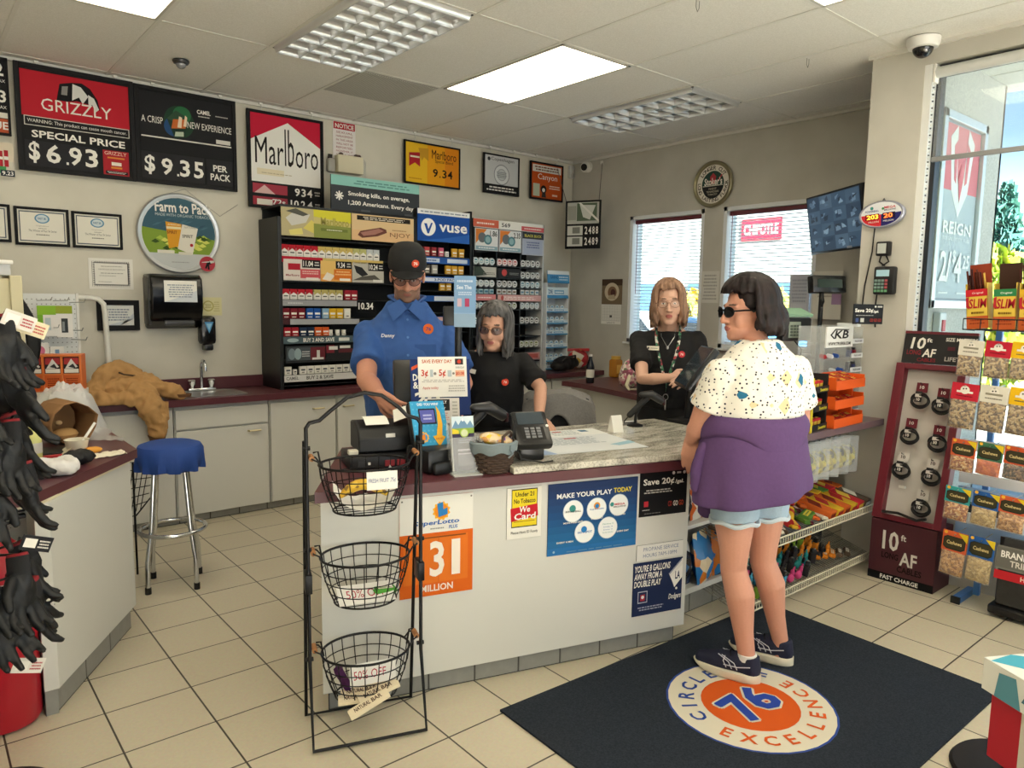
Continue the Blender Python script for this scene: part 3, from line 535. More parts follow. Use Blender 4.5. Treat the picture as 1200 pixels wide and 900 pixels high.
zig = [('r', .07, .08, .93, .92, '#3f3f40'), ('r', .13, .16, .87, .84, '#e9e7e0')]+[('p', [(.07+.86*i/24, .92), (.07+.86*(i+.5)/24, .845), (.07+.86*(i+1)/24, .92)], '#e9e7e0') for i in range(24)]+[('p', [(.07+.86*i/24, .08), (.07+.86*(i+.5)/24, .155), (.07+.86*(i+1)/24, .08)], '#e9e7e0') for i in range(24)]
zig += [('p', [(.07, .1+.8*i/18), (.128, .1+.8*(i+.5)/18), (.07, .1+.8*(i+1)/18)], '#e9e7e0') for i in range(18)]+[('p', [(.93, .1+.8*i/18), (.872, .1+.8*(i+.5)/18), (.93, .1+.8*(i+1)/18)], '#e9e7e0') for i in range(18)]
sign('certificate', 'unframed paper certificate with a zigzag border pinned to the wall', 'certificate', (-.121, .875, 1.612), BX, .275, .21, zig+[('t', 'CERTIFICATE OF RECOGNITION', .2, .62, .8, .66, '#77756f'), ('l', .25, .72, .75, .76, 1, '#9a9892'), ('l', .2, .5, .8, .54, 1, '#8a8883'), ('l', .2, .42, .6, .45, 1, '#9a9892'), ('l', .18, .22, .5, .26, 1, '#9a9892')], th=.002, back='#e9e7e0')
cert(-.08, 1.332, .255, .2, 'thick black framed certificate behind the white bent rail', '#19191b', [('r', .1, .12, .9, .88, '#dfe1de'), ('p', [(.1, .12), (.5, .12), (.9, .6), (.9, .4)], '#c9cfd6'), ('l', .2, .3, .8, .75, 5, '#8a93a0')], .03)
# round sign
t = thing('round_sign', 'round silver rimmed sign reading Farm to Pack', 'sign', (.465, .86, 2.02))
X = frame_m((.465, .85, 2.022), BX, BZ); m = MB(); R = .285
m.lathe([(R-.03, -.02), (R, -.012), (R, .004), (R-.008, .012), (R-.028, .008), (R-.03, 0)], M('#b3b5b6', .3, .6), 48, X=X); m.obj('rim', t, 40, True)
def D(px, py): return ((px-208.7)/47.5*.5+.5, (273-py)/46.5*.5+.5)
def arc(cx, cy, r, a0, a1, n=20): return [(cx+r*math.cos(math.radians(a0+(a1-a0)*i/n)), cy+r*math.sin(math.radians(a0+(a1-a0)*i/n))) for i in range(n+1)]
it = [('o', .5, .5, .475, None, '#c5c8c8'), ('o', .5, .5, .44, None, '#3d5f70'), ('p', arc(.5, .5, .44, 172, 352), '#7f9a3a'), ('p', arc(.5, .5, .44, 215, 325), '#c2c6c6')]
rs = random.Random(2)
for k in range(26):
    a = rs.uniform(PI*.95, PI*2.02); q = rs.uniform(.16, .36); x, y = .5+q*math.cos(a), .5+q*.55*math.sin(a)-.05; it.append(('p', [(x-.05, y), (x, y+.035), (x+.05, y), (x, y-.02)], rs.choice(['#5c7a2c', '#a9bf4e', '#d5d86a', '#39501f'])))
for k in range(16):
    a = rs.uniform(.1, PI-.1); q = rs.uniform(.1, .38); x, y = .5+q*math.cos(a), .52+q*math.sin(a); it.append(('p', [(x-.06, y-.02), (x, y+.02), (x+.06, y+.03), (x, y-.005)], rs.choice(['#4a6f80', '#355466'])))
it += [('p', [D(193, 260), D(211, 262), D(211, 287), D(196, 291)], '#d99a2b'), ('r', .345, .55, .52, .58, '#ecdcae'), ('p', [D(212, 262), D(230, 266), D(223, 297), D(206, 291)], '#e3dfd2'), ('t', 'SPIRIT', .35, .49, .47, .53, '#7a3a20', 'b'), ('t', 'SPIRIT', .53, .45, .66, .49, '#5a5a50', 'b'), ('t', 'AMERICAN', .36, .595, .51, .615, '#f2e8cc'), ('t', 'NATURAL', .56, .57, .7, .595, '#8a8a80'), ('o', .64, .36, .02, None, '#b02a30'),
    ('t', 'Farm to Pack', .22, .755, .9, .885, wht, 'b', -.05), ('t', 'MADE WITH ORGANIC TOBACCO', .22, .705, .9, .74, '#c9d6da'), ('r', .23, .245, .43, .285, '#e3e0d2'), ('r', .48, .235, .64, .27, '#d9d6c6'), ('l', .38, .13, .62, .15, 1, '#9a9c9c')]
X2 = frame_m((.465-R, .849, 2.022-R), BX, BZ); m = MB(); m.draw(X2, 2*R, 2*R, it, .001, .0001); m.cyl((.465, .852, 2.022), (.465, .87, 2.022), R-.03, M('#9a9c9c', .5), 40); m.obj('face', t, 0, True)
m = MB(); X3 = frame_m((.60, .836, 1.76), BX, BZ); m.cyl((.652, .838, 1.812), (.652, .846, 1.812), .055, M('#b02333', .5), 28); m.draw(X3, .104, .104, [('p', [(.3, .2), (.45, .6), (.6, .75), (.75, .5), (.6, .45), (.62, .1), (.5, .1), (.5, .35), (.4, .15)], '#151517'), ('p', [(.1, .62), (.6, .68), (.62, .62), (.1, .57)], '#d9d6d0'), ('p', [(.62, .72), (.95, .75), (.95, .6), (.7, .55)], '#d9d6d0')], .003, .0003); m.obj('badge', t, 40, True)
m = MB(); m.tube([(.30, .86, 2.26), (.52, .875, 2.345), (.76, .86, 2.17)], .0015, M('#8a8a88', .5), 4); m.tube([(.76, .86, 2.17), (.90, .872, 2.27)], .0015, M('#8a8a88', .5), 4); m.obj('wire', t, 40, True)
# towel and soap dispensers, yellow slip
t = thing('towel_dispenser', 'glossy black paper towel dispenser on the wall over the sink', 'dispenser', (.385, .86, 1.34))
m = MB(); sec = [(0, 1.345), (-.05, 1.335), (-.17, 1.40), (-.2, 1.47), (-.21, 1.6), (-.195, 1.70), (-.15, 1.725), (0, 1.725)]
X = Matrix(((0, 0, 1, 0), (1, 0, 0, .88), (0, 1, 0, 0), (0, 0, 0, 1))); m.prism(sec, .215, .565, M('#101012', .15), X=X); o = m.obj('body', t, 30, True)
bv = o.modifiers.new('b', 'BEVEL'); bv.width = .015; bv.segments = 3; bv.limit_method = 'ANGLE'
m = MB(); m.box(.21, .225, .72, .86, 1.37, 1.70, M('#2b2b2e', .3), .005); m.box(.30, .50, .675, .70, 1.365, 1.40, M('#3b3b3e', .3), .006); m.obj('side_trim', t, 40, True)
m = MB(); X = frame_m((.30, .666, 1.53), BX, (0, .02, 1)); m.box(0, .22, 0, .15, -.002, 0, PAPER, X=X); m.draw(X, .22, .15, [('p', [(0, 0), (1, 0), (1, .55), (.4, .2)], '#d3d8de'), ('l', .1, .2, .9, .85, 6, '#8d96a4')]); m.obj('printed_card', t, 0, True)
sign('paper_slip', 'yellowish paper slip taped beside the black towel dispenser', 'paper', (.604, .877, 1.431), BX, .155, .135, [('o', .36, .52, .26, None, '#b9b06c'), ('o', .36, .52, .2, None, '#ddd7a4'), ('l', .2, .4, .52, .65, 3, '#a59d62'), ('l', .6, .2, .9, .8, 5, '#c2ba86')], th=.002, back='#ded8a8')
t = thing('soap_dispenser', 'black soap dispenser with a blue label below the towel dispenser', 'dispenser', (.605, .86, 1.17))
m = MB(); m.box(.57, .685, .77, .879, 1.215, 1.43, M('#131315', .2), .03); m.box(.595, .66, .775, .86, 1.172, 1.22, M('#1d1d20', .25), .012); m.obj('body', t, 40, True)
m = MB(); m.draw(frame_m((.595, .7685, 1.30), BX, BZ), .065, .085, [('p', [(0, 1), (1, 1), (.5, 0)], '#4f8fc0'), ('p', [(.2, .85), (.8, .85), (.5, .3)], '#8fc0dd')]); m.obj('label_print', t, 0, True)
# ---------------------------------------------------------------- right wall
t = thing('round_sign', 'round bronze rimmed tobacco sign above the gap between the windows', 'sign', (4.43, -.905, 2.62))
RX = (0, -1, 0); X = frame_m((4.425, -.905, 2.62), RX, BZ); R = .20; m = MB()
m.lathe([(R-.03, -.02), (R, -.012), (R, .012), (R-.01, .02), (R-.03, .012), (R-.034, 0)], M('#8a8468', .3, .5), 44, X=X); m.obj('rim', t, 40, True)
X2 = frame_m((4.424, -.905+R, 2.62-R), RX, BZ); m = MB(); m.cyl((4.427, -.905, 2.62), (4.446, -.905, 2.62), R-.02, M('#77745f', .5), 40)
it = [('o', .5, .5, .42, None, '#e4e0d6'), ('o', .5, .5, .285, None, '#2f4a43'), ('r', .24, .46, .76, .475, '#d9d4c6'), ('p', arc(.5, .45, .26, 180, 360), '#26262a'), ('p', [(.42, .66), (.5, .74), (.58, .66), (.55, .5), (.45, .5)], '#b0404a'), ('p', [(.6, .56), (.72, .70), (.74, .68), (.64, .54)], '#b0404a'), ('t', "Stoker's", .28, .48, .74, .64, '#ece8de', 'b'), ('t', 'FINEST', .4, .38, .6, .42, '#c9c2ae'), ('t', 'TENNESSEE', .34, .32, .66, .36, '#c9c2ae'), ('t', 'TOBACCO', .38, .26, .62, .3, '#c9c2ae')]
m.draw(X2, 2*R, 2*R, it, .001, .0002)
def ringtext(m, X, txt, cx, cy, r, a0, a1, hgt, col, flip=False):
    n_ = len(txt)
    for i, ch in enumerate(txt):
        if ch == ' ': continue
        a = math.radians(a0+(a1-a0)*(i+.5)/n_); vs, fs, asp = text_geo(ch, True); hh = hgt; ww = hh*min(asp, 1.1)
        rot = a-PI/2 if not flip else a+PI/2; c_, s_ = math.cos(rot), math.sin(rot); px, py = cx+r*math.cos(a), cy+r*math.sin(a)
        m.add([(px+((p[0]-.5)*ww)*c_-((p[1]-.5)*hh)*s_, py+((p[0]-.5)*ww)*s_+((p[1]-.5)*hh)*c_, .0042) for p in vs], fs, cm(col), X)
ringtext(m, X, 'LONGER CUT', 0, 0, R*.7, 150, 30, .035, '#55534a'); ringtext(m, X, 'LONG LASTING FLAVOR', 0, 0, R*.7, 172, 368, .032, '#55534a', True)
m.obj('face', t, 0, True)
t = thing('wall_calendar', 'wall calendar with a brown picture beside the narrow window', 'calendar', (4.44, .262, 1.35))
X = frame_m((4.443, .402, 1.355), RX, BZ); m = MB(); m.box(0, .275, .2, .455, -.003, 0, M('#6b5a48', .6), X=X)
m.draw(X, .275, .455, [('r', 0, .46, 1, 1, '#7b6a55'), ('r', 0, .86, 1, 1, '#4b3b30'), ('o', .5, .72, .36, .2, '#cdbfa6'), ('o', .52, .71, .22, .13, '#8a6a52'), ('o', .56, .70, .12, .08, '#5a3a34'), ('p', [(.3, .56), (.7, .56), (.62, .66), (.36, .64)], '#b5a58a')]); m.obj('picture', t, 0, True)
m = MB(); m.box(0, .265, 0, .2, -.002, .001, PAPER, X=X); m.draw(X, .275, .455, [('r', .02, .06, .95, .43, '#e3e2dd')]+[('r', .05, .08+.065*i, .93, .083+.065*i, '#a9a8a4') for i in range(6)]+[('r', .05+.125*i, .08, .055+.125*i, .41, '#a9a8a4') for i in range(8)]+[('r', .44, .15, .55, .2, '#5c5b58'), ('t', 'LEGEND OF', .3, .02, .7, .045, '#5c5b58')], .0018); m.obj('page', t, 0, True)
sign('paper_sheet', 'white lined sheet taped on the wall strip between the two windows', 'paper', (4.445, -.815, 1.585), RX, .185, .28, [('l', .08, .08, .92, .92, 8, '#a9a9a6')], th=.002, back='#d6d5cf')
sign('paper_sheet', 'tall bluish sheet hanging at the right edge of the second window', 'paper', (4.40, -1.70, 1.50), RX, .17, .32, [('l', .1, .3, .9, .9, 7, '#9aa0b2'), ('r', .1, .05, .9, .28, '#c3c6d4')], th=.002, back='#b9bdcb')
t = sign('paper_sheet', 'creased white sheet with a purple sticky note beside the pillar', 'paper', (4.40, -1.89, 1.47), (0, -1, 0), .24, .37, [('l', .15, .45, .8, .85, 6, '#aaa8a2')], th=.002, back='#d9d7cf')
m = MB(); m.box(0, .075, 0, .09, .001, .003, M('#a98bb5', .7), X=frame_m((4.397, -2.055, 1.585), RX, BZ)); m.obj('sticky_note', t, 0, True)
# ---------------------------------------------------------------- counters and cabinets
TILEB = M('#8d8d89', .4, vary=.15, bscale=25); GROUT = M('#4a4946', .8)
def tile_run(m, X, length, h=.1, n=None, th=.012):
    n = n or max(1, round(length/.205)); s_ = length/n
    m.box(0, length, 0, th*.6, 0, h, GROUT, X=X)
    for i in range(n): m.box(i*s_+.003, (i+1)*s_-.003, -.002, th, .004, h-.002, TILEB, .003, X=X)
m = MB(); tile_run(m, Matrix.Translation((-.34, .42, 0)), 4.75); o = struct(m, 'baseboard_back')
PULL = M('#cbbf9a', .3, .4)
def cabinet(x0, x1, label, drawer=False, pulls=((.5, .62),), group=None):
    t = thing('base_cabinet', label, 'cabinet', ((x0+x1)/2, .62, 0), group=group)
    m = MB(); m.box(x0+.001, x1-.001, .40, .865, .055, .828, LAM); m.obj('body', t, 0, True)
    zt = .652 if drawer else .80
    if drawer:
        m = MB(); m.box(x0+.006, x1-.006, .378, .399, .664, .80, LAM, .004); m.obj('drawer_front', t, 0, True)
    m = MB(); m.box(x0+.006, x1-.006, .378, .399, .06, zt, LAM, .004); d = m.obj('door', t, 0, True)
    for fx, z in pulls:
        m = MB(); x = x0+(x1-x0)*fx; m.tube([(x-.045, .378, z), (x-.04, .357, z), (x+.04, .357, z), (x+.045, .378, z)], .0065, PULL, 6); m.obj('handle', d, 40, True)
cabinet(-.33, .255, 'grey laminate cabinet with a plain front under the tan jacket', pulls=())
cabinet(.26, .912, 'grey laminate sink cabinet with a false drawer above its door', True, ((.83, .615),))
cabinet(.918, 1.448, 'grey laminate cabinet right of the sink cabinet', pulls=((.72, .735),))
cabinet(1.454, 2.0, 'grey laminate cabinet below the left end of the tobacco racks, partly behind the man', pulls=((.18, .735),))
for i in range(4): cabinet(2.006+.58*i, 2.58+.58*i, 'grey laminate cabinet under the tobacco racks behind the staff', pulls=((.8, .735),), group='cabinets hidden behind the staff')
t = thing('worktop', 'long maroon worktop with backsplash along the back wall', 'worktop', (1.5, .6, .83))
m = MB(); S0, S1, T0, T1 = .40, .775, .43, .775
for a in ((-.317, S0, .335, .878), (S1, 4.44, .335, .878), (S0, S1, .335, T0), (S0, S1, T1, .878)): m.box(*a, .83, .875, MAROON, 0)
m.obj('top', t, 0, True)
m = MB(); m.box(-1.3, 4.44, .856, .879, .876, .965, MAROON, .003); m.obj('backsplash', t, 0, True)
t = thing('sink', 'small steel sink let into the maroon worktop', 'sink', ((S0+S1)/2, (T0+T1)/2, .7))
m = MB(); x0, x1, y0, y1 = S0-.015, S1+.015, T0-.015, T1+.015
rings = []
for ins, z in ((0, .8755), (.0, .880), (.028, .881), (.036, .874), (.05, .76), (.09, .745)):
    q = .05; pts = []
    for cx, cy, a0 in ((x1-ins-q, y1-ins-q, 0), (x0+ins+q, y1-ins-q, 90), (x0+ins+q, y0+ins+q, 180), (x1-ins-q, y0+ins+q, 270)):
        for k in range(6): a = math.radians(a0+90*k/5); pts.append((cx+q*math.cos(a), cy+q*math.sin(a), z))
    rings.append(pts)
m.loft(rings, STEEL); m.obj('basin', t, 30, True); m = MB(); m.cyl((.59, .6, .7455), (.59, .6, .749), .03, CHROME); m.obj('drain', t, 40, True)
t = thing('faucet', 'chrome gooseneck faucet with two knobs behind the sink', 'faucet', (.575, .815, .876))
m = MB(); m.box(.475, .675, .79, .84, .8755, .895, CHROME, .008); m.obj('base', t, 30, True)
m = MB(); m.tube([(.575, .815, .89), (.575, .815, 1.05)]+[(.575, .815-.05+.05*math.cos(a), 1.05+.05*math.sin(a)) for a in [PI*k/10 for k in range(1, 11)]]+[(.575, .715, 1.025)], .011, CHROME, 12); m.obj('spout', t, 40, True)
for x in (.505, .645): m = MB(); m.lathe([(.016, .894), (.018, .91), (.028, .925), (.028, .95), (.018, .958)], CHROME, 14, (x, .815, 0)); m.obj('knob', t, 40, True)
# left counter (an island run angled towards the photographer)
LP = [(-.748, -1.755), (-.338, -1.107), (-.338, .33), (-1.28, .33), (-1.28, -1.52), (-.795, -1.52), (-.795, -1.755)]
t = thing('left_counter', 'angled grey counter with a maroon top at the left of the picture', 'counter', (-.8, -.8, 0))
m = MB(); m.prism(LP, .10, .815, LAM); m.obj('body', t, 0, True)
m = MB(); m.prism([(-.80, -1.80), (-.318, -1.165), (-.318, .334), (-1.3, .334), (-1.3, -1.80)], .825, .865, MAROON); m.obj('top', t, 0, True)
m = MB(); m.prism([(-.785, -1.785), (-.328, -1.155), (-.328, .332), (-1.29, .332), (-1.29, -1.785)], .813, .826, M('#dcd3b4', .6)); m.obj('edge_strip', t, 0, True)
m = MB(); a = math.atan2(.59, .373); tile_run(m, Matrix.Translation((-.748, -1.755, 0)) @ rotz(a) @ Matrix.Translation((.015, .015, 0)), .72, .105, 3); m.box(-.793, -.752, -1.748, -1.53, 0, .10, TILEB); m.box(-1.28, -.793, -1.515, -1.5, 0, .10, TILEB); m.obj('tile_base', t, 0, True)
# main counter
CO = Vector((.41548, -2.49976, 0)); CX = Matrix.Translation(CO) @ rotz(math.atan2(-.28397, .95883))
def cw(s_, t_, z=0): return CX @ Vector((s_, t_, z))
t = thing('service_counter', 'grey front counter covered with stickers, maroon edged, facing the customer', 'counter', cw(.4, .35))
m = MB(); m.prism([(-.415, 0), (1.235, 0), (1.235, .70), (-.17, .70)], .085, .833, LAM, X=CX); m.obj('body', t, 0, True)
m = MB(); m.prism([(-.44, -.03), (1.248, -.03), (1.66, .42), (1.58, .82), (.9, .76), (-.2, .75)], .834, .8755, MAROON, X=CX); m.obj('laminate_top', t, 0, True)
m = MB(); tile_run(m, CX @ Matrix.Translation((-.39, .03, 0)), 1.59, .088, 8); tile_run(m, CX @ Matrix.Translation((-.15, .66, 0)) @ rotz(math.atan2(-.63, -.24)), .66, .088, 3); m.obj('tile_base', t, 0, True)
GR = m_granite()
t_ = MB(); t_.prism([(.345, -.027), (1.252, -.027), (1.70, .43), (1.62, .86), (.9, .79), (.37, .765)], .8765, .906, GR, X=CX)
o = t_.obj('granite_slab', loc=cw(.9, .4, .876)); tag(o, 'pale grey granite slab on the right part of the service counter', 'worktop'); bv = o.modifiers.new('b', 'BEVEL'); bv.width = .005; bv.segments = 2; bv.limit_method = 'ANGLE'
# stickers on the counter front
CU = (.95883, -.28397, 0)
def front(s0, z0, w, h, name, label, items, **k):
    p = cw(s0, -.003, z0); return sign(name, label, 'sign', p, CU, w, h, items, th=k.pop('th', .0025), **k)
front(-.12, .412, .30, .402, 'lottery_sign', 'white and orange jackpot sign showing 31 MILLION on the counter front', [('r', 0, 0, 1, 1, '#e8e7e2'), ('r', 0, 0, 1, .635, '#d8641c'), ('r', .05, .13, .93, .60, '#de7324'), ('r', .1, .58, .9, .595, '#8a4a1c'), ('r', .52, .13, .525, .6, '#b8541a'),
    ('p', [(.56+.10*(1 if i % 2 else .82)*math.cos(PI*i/12)*1.25, .845+.10*(1 if i % 2 else .82)*math.sin(PI*i/12)) for i in range(24)], '#eeb030'), ('o', .56, .845, .095, None, '#e08a22'), ('p', [(.50, .92), (.58, .935), (.585, .86), (.64, .875), (.645, .81), (.52, .785)], '#2f7fc4'),
    ('t', 'SuperLotto', .18, .70, .8, .76, '#2a62b0', 'b', .15), ('t', 'PLUS', .66, .66, .78, .695, '#2a62b0', 'b', .1), ('l', .4, .665, .6, .69, 1, '#9a9c9e'), ('t', '3', .40, .19, .6, .55, '#efe6da', 'b'), ('t', '1', .70, .19, .82, .55, '#efe6da', 'b'), ('t', 'MILLION', .28, .045, .72, .115, '#efe0d2', 'b'), ('o', .03, .97, .012, None, '#77756f'), ('o', .97, .97, .012, None, '#77756f')], back='#d8641c')
front(.327, .60, .156, .215, 'age_notice', 'white, yellow and red We Card tobacco notice on the counter front', [('r', 0, 0, 1, 1, '#e9e7e0'), ('r', .13, .22, .88, .97, '#1c1c1e'), ('r', .15, .24, .86, .95, '#e6cf2c'), ('t', 'Under 21', .24, .82, .78, .91, '#26241c', 'b'), ('t', 'No Tobacco', .2, .69, .82, .78, '#26241c', 'b'), ('p', [(.12, .34), (.9, .42), (.88, .66), (.1, .60)], '#c3222e'), ('t', 'We', .34, .51, .66, .63, wht, 'b', .1), ('t', 'Card', .2, .37, .82, .50, wht, 'b', .1), ('r', .2, .33, .8, .34, '#7a1018'), ('t', 'Please Have ID Ready', .12, .08, .9, .15, '#3a3935')])
ball = lambda x, y, r: [('o', x, y, r*1.06, None, '#bcd0de'), ('o', x, y, r, None, '#eef1f2')]
front(.514, .505, .438, .31, 'lottery_sign', 'blue lottery poster reading MAKE YOUR PLAY TODAY on the counter front', [('r', 0, 0, 1, 1, '#1f5f9c')]+[('r', 0, .1*i, 1, .1*i+.1, c) for i, c in enumerate(('#2a6fae', '#27699f', '#256398', '#235c90', '#225488', '#224c7f', '#234677', '#24406f', '#253b68', '#253862'))]+[('t', 'MAKE YOUR PLAY', .09, .79, .70, .86, '#eef0f2', 'b'), ('t', 'TODAY', .72, .80, .93, .87, '#e8d03a', 'b')]+ball(.27, .60, .105)+ball(.53, .60, .105)+ball(.78, .62, .105)+ball(.40, .29, .105)+ball(.66, .31, .105)+[
    ('o', .26, .64, .035, None, '#3f8f8a'), ('t', 'POWERBALL', .185, .585, .355, .61, '#2c3038', 'b'), ('o', .53, .645, .035, None, '#e2992c'), ('o', .53, .64, .022, None, '#2f7fc4'), ('t', 'SuperLotto', .45, .585, .61, .61, '#2f6fb5', 'b'), ('t', 'MEGA', .73, .62, .85, .65, '#b82a3a', 'b'), ('t', 'MILLIONS', .72, .59, .86, .61, '#2c2f36', 'b'), ('o', .7, .64, .022, None, '#3f8f8a'), ('o', .39, .33, .032, None, '#2f7fc4'), ('t', 'HOT SPOT', .32, .275, .48, .305, '#2f6fb5', 'b'), ('t', 'Fantasy 5', .6, .355, .72, .38, '#3f8f8a'), ('t', 'Daily 3', .61, .315, .71, .335, '#2f6fb5'), ('t', 'Daily 4', .61, .275, .71, .295, '#2f6fb5'), ('t', 'Daily Derby', .6, .235, .72, .255, '#3f8f8a'),
    ('t', 'MON-WED-SAT', .16, .435, .37, .46, wht, 'b'), ('t', 'WED-SAT', .46, .455, .6, .48, wht, 'b'), ('t', 'TUES-FRI', .72, .475, .85, .50, wht, 'b'), ('t', 'EVERY 4 MIN', .09, .17, .27, .195, wht, 'b'), ('t', 'EVERY DAY', .76, .23, .9, .255, wht, 'b'), ('o', .06, .06, .012, None, '#9ab8d0'), ('l', .1, .03, .95, .06, 1, '#5a86b0')])
front(.965, .627, .252, .206, 'fuel_offer_sign', 'black Save 20 cents per gallon poster at the right of the counter front', [('r', 0, 0, 1, 1, '#131316'), ('t', 'Save 20¢', .07, .66, .72, .83, wht, 'b'), ('t', '/gal.', .74, .66, .93, .77, wht, 'b'), ('l', .07, .50, .7, .6, 2, '#b9b8b4'), ('o', .7, .92, .03, None, '#cfcfcb'), ('r', .77, .9, .86, .94, '#b9b9b5'), ('o', .93, .92, .03, None, '#cfcfcb'), ('r', .09, .22, .18, .34, '#b8303c'), ('l', .05, .13, .22, .17, 1, '#b9b8b4'), ('t', 'CO', .6, .18, .68, .3, '#a83a34', 'b'), ('t', 'GO', .71, .18, .81, .3, wht, 'b'), ('t', 'GO', .83, .18, .93, .3, '#b8482c', 'b'), ('l', .05, .05, .5, .09, 1, '#6a6a68')], back='#131316')
front(.96, .425, .25, .072, 'service_notice', 'white strip reading PROPANE SERVICE HOURS 7AM-10PM above the navy poster', [('r', 0, 0, 1, 1, '#e3e2de'), ('t', 'PROPANE SERVICE', .14, .58, .9, .82, '#6f7fa0'), ('t', 'HOURS 7AM-10PM', .14, .18, .86, .42, '#6f7fa0')])
front(.946, .168, .266, .248, 'team_poster', 'navy poster reading YOU\'RE 8 GALLONS AWAY FROM A DOUBLE PLAY', [('r', 0, 0, 1, 1, '#1f2b4e'), ('t', "YOU'RE 8 GALLONS", .02, .82, .74, .95, wht, 'b', .08), ('t', 'AWAY FROM A', .02, .68, .58, .80, wht, 'b', .08), ('t', 'DOUBLE PLAY', .02, .54, .56, .66, wht, 'b', .08), ('p', [(.72, .72), (.98, .98), (1, .98), (1, .68), (.82, .5)], '#e6e5e0'), ('p', [(.76, .66), (1, .86), (1, .62), (.84, .44)], '#f0efe9'), ('p', [(.72, .72), (.98, .98), (.97, .94), (.735, .70)], '#9aa0b0'), ('t', 'LA', .85, .6, .95, .75, '#1f2b4e', 'b'), ('r', .1, .24, .29, .46, '#c2c7d6'), ('r', .112, .255, .278, .445, '#1f2b4e'), ('r', .15, .28, .24, .40, '#a83240'), ('o', .195, .35, .03, None, '#e6e5e0'), ('t', 'Dodgers', .72, .2, .97, .33, '#e6e5e0', 'b', .12), ('o', .88, .42, .022, None, '#e6e5e0'), ('l', .1, .09, .62, .18, 2, '#9aa0b6')], back='#1f2b4e')
# ---------------------------------------------------------------- tobacco racks on the back counter
RACK = M('#131314', .4); RZ = .8755
t = thing('tobacco_rack', 'tall black cigarette rack behind the man in the blue shirt', 'rack', (1.66, .66, RZ))
m = MB(); m.box(1.055, 1.085, .50, .872, RZ, 2.17, RACK, .004); m.obj('side_panel', t, 0, True)
m = MB(); m.box(2.235, 2.262, .50, .872, RZ, 2.26, RACK, .004); m.obj('side_panel', t, 0, True)
m = MB(); m.box(1.085, 2.235, .85, .872, RZ, 2.25, M('#1b1b1c', .6)); m.obj('back_panel', t, 0, True)
SH = (RZ+.03, .985, 1.08, 1.28, 1.414, 1.56, 1.70, 1.882, 2.02)
for z in SH: m = MB(); m.box(1.085, 2.235, .515, .85, z-.008, z, RACK); m.obj('shelf', t, 0, True)
m = MB(); m.box(1.075, 2.262, .50, .86, 2.245, 2.262, RACK); m.obj('top_board', t, 0, True)
def xr(px): return 1.09+(px-331)*.00705
GOLD = '#cdb36a'
def rail(x0, x1, z0, z1, col, items=(), name='shelf_rail'): m = MB(); X = frame_m((x0, .502, z0), BX, BZ); m.box(0, x1-x0, 0, z1-z0, -.006, 0, cm(col), X=X); m.draw(X, x1-x0, z1-z0, items); m.obj(name, t, 0, True)
rail(1.075, 1.41, 1.838, 1.882, '#b21f33'); rail(1.41, 1.94, 1.838, 1.882, GOLD, [('l', .02, .3, .98, .7, 1, '#b39a52')])
rail(1.075, 1.70, 1.512, 1.556, '#9a9ba0', [('l', .05, .3, .3, .7, 1, '#c9cace')]); rail(1.075, 1.72, 1.37, 1.412, '#a2a4a8', [('r', 0, 0, .1, 1, '#4a2a30')])
rail(1.075, 2.0, 1.225, 1.277, '#4f6068', [('o', .09, .5, .05, .3, '#9fb3b8'), ('t', 'BUY 2 AND SAVE', .18, .2, .46, .8, wht, 'b'), ('r', .5, .25, .6, .75, '#d9d9d6')]); rail(1.075, 1.70, .932, .983, '#d3d4d2', [('t', 'CAMEL', .04, .3, .2, .8, '#77787a', 'b'), ('t', 'BUY 2 & SAVE', .3, .25, .66, .8, '#5a5b5e', 'b')]); rail(1.70, 2.0, .932, .983, '#2a2a2c')
rail(1.70, 1.86, 1.47, 1.555, '#161618', [('t', '10.34', .08, .2, .92, .85, wht, 'b')])
C1 = [('r', 0, 0, 1, 1, '#d8cdc6'), ('r', .12, .5, .45, .8, '#b02334'), ('t', 'Marlboro', .06, .2, .42, .3, '#8a3540', 'b'), ('r', .45, .12, 1, .55, '#c9545c'), ('l', .47, .3, .98, .5, 2, '#e3b9b4'), ('r', .5, .62, 1, 1, '#151517'), ('t', '11.04', .53, .68, .8, .95, wht, 'b'), ('l', .83, .7, .98, .95, 2, '#c9c8c4'), ('r', .6, .05, .95, .16, '#e6e3dc')]
C2 = [('r', 0, 0, 1, 1, '#e0a050'), ('r', 0, .35, .5, 1, '#e3bd70'), ('p', [(.05, .1), (.2, .45), (.45, .3), (.3, .02)], '#e6ddd2'), ('r', .42, .1, 1, .6, '#d5742a'), ('l', .45, .3, .98, .56, 2, '#eab878'), ('r', .48, .64, 1, 1, '#151517'), ('t', '9.34', .54, .68, .78, .95, wht, 'b'), ('l', .83, .7, .98, .95, 2, '#c9c8c4'), ('r', .6, .05, .95, .17, '#e6e3dc')]
C3 = [('r', 0, 0, 1, 1, '#b7b3aa'), ('p', [(.05, .85), (.3, .75), (.5, .4), (.3, .3), (.12, .5)], '#26262a'), ('p', [(.0, .1), (.9, .15), (.7, .4), (.3, .3)], '#55534e'), ('r', .5, .6, 1, 1, '#151517'), ('t', '10.24', .53, .66, .8, .93, wht, 'b'), ('l', .83, .68, .98, .93, 2, '#c9c8c4'), ('r', .65, .04, .96, .16, '#dcdad4')]
for x0, x1, it in ((1.095, 1.388, C1), (1.392, 1.655, C2), (1.662, 1.945, C3)): rail(x0, x1, 1.703, 1.862, '#d8cdc6', it, 'price_card')
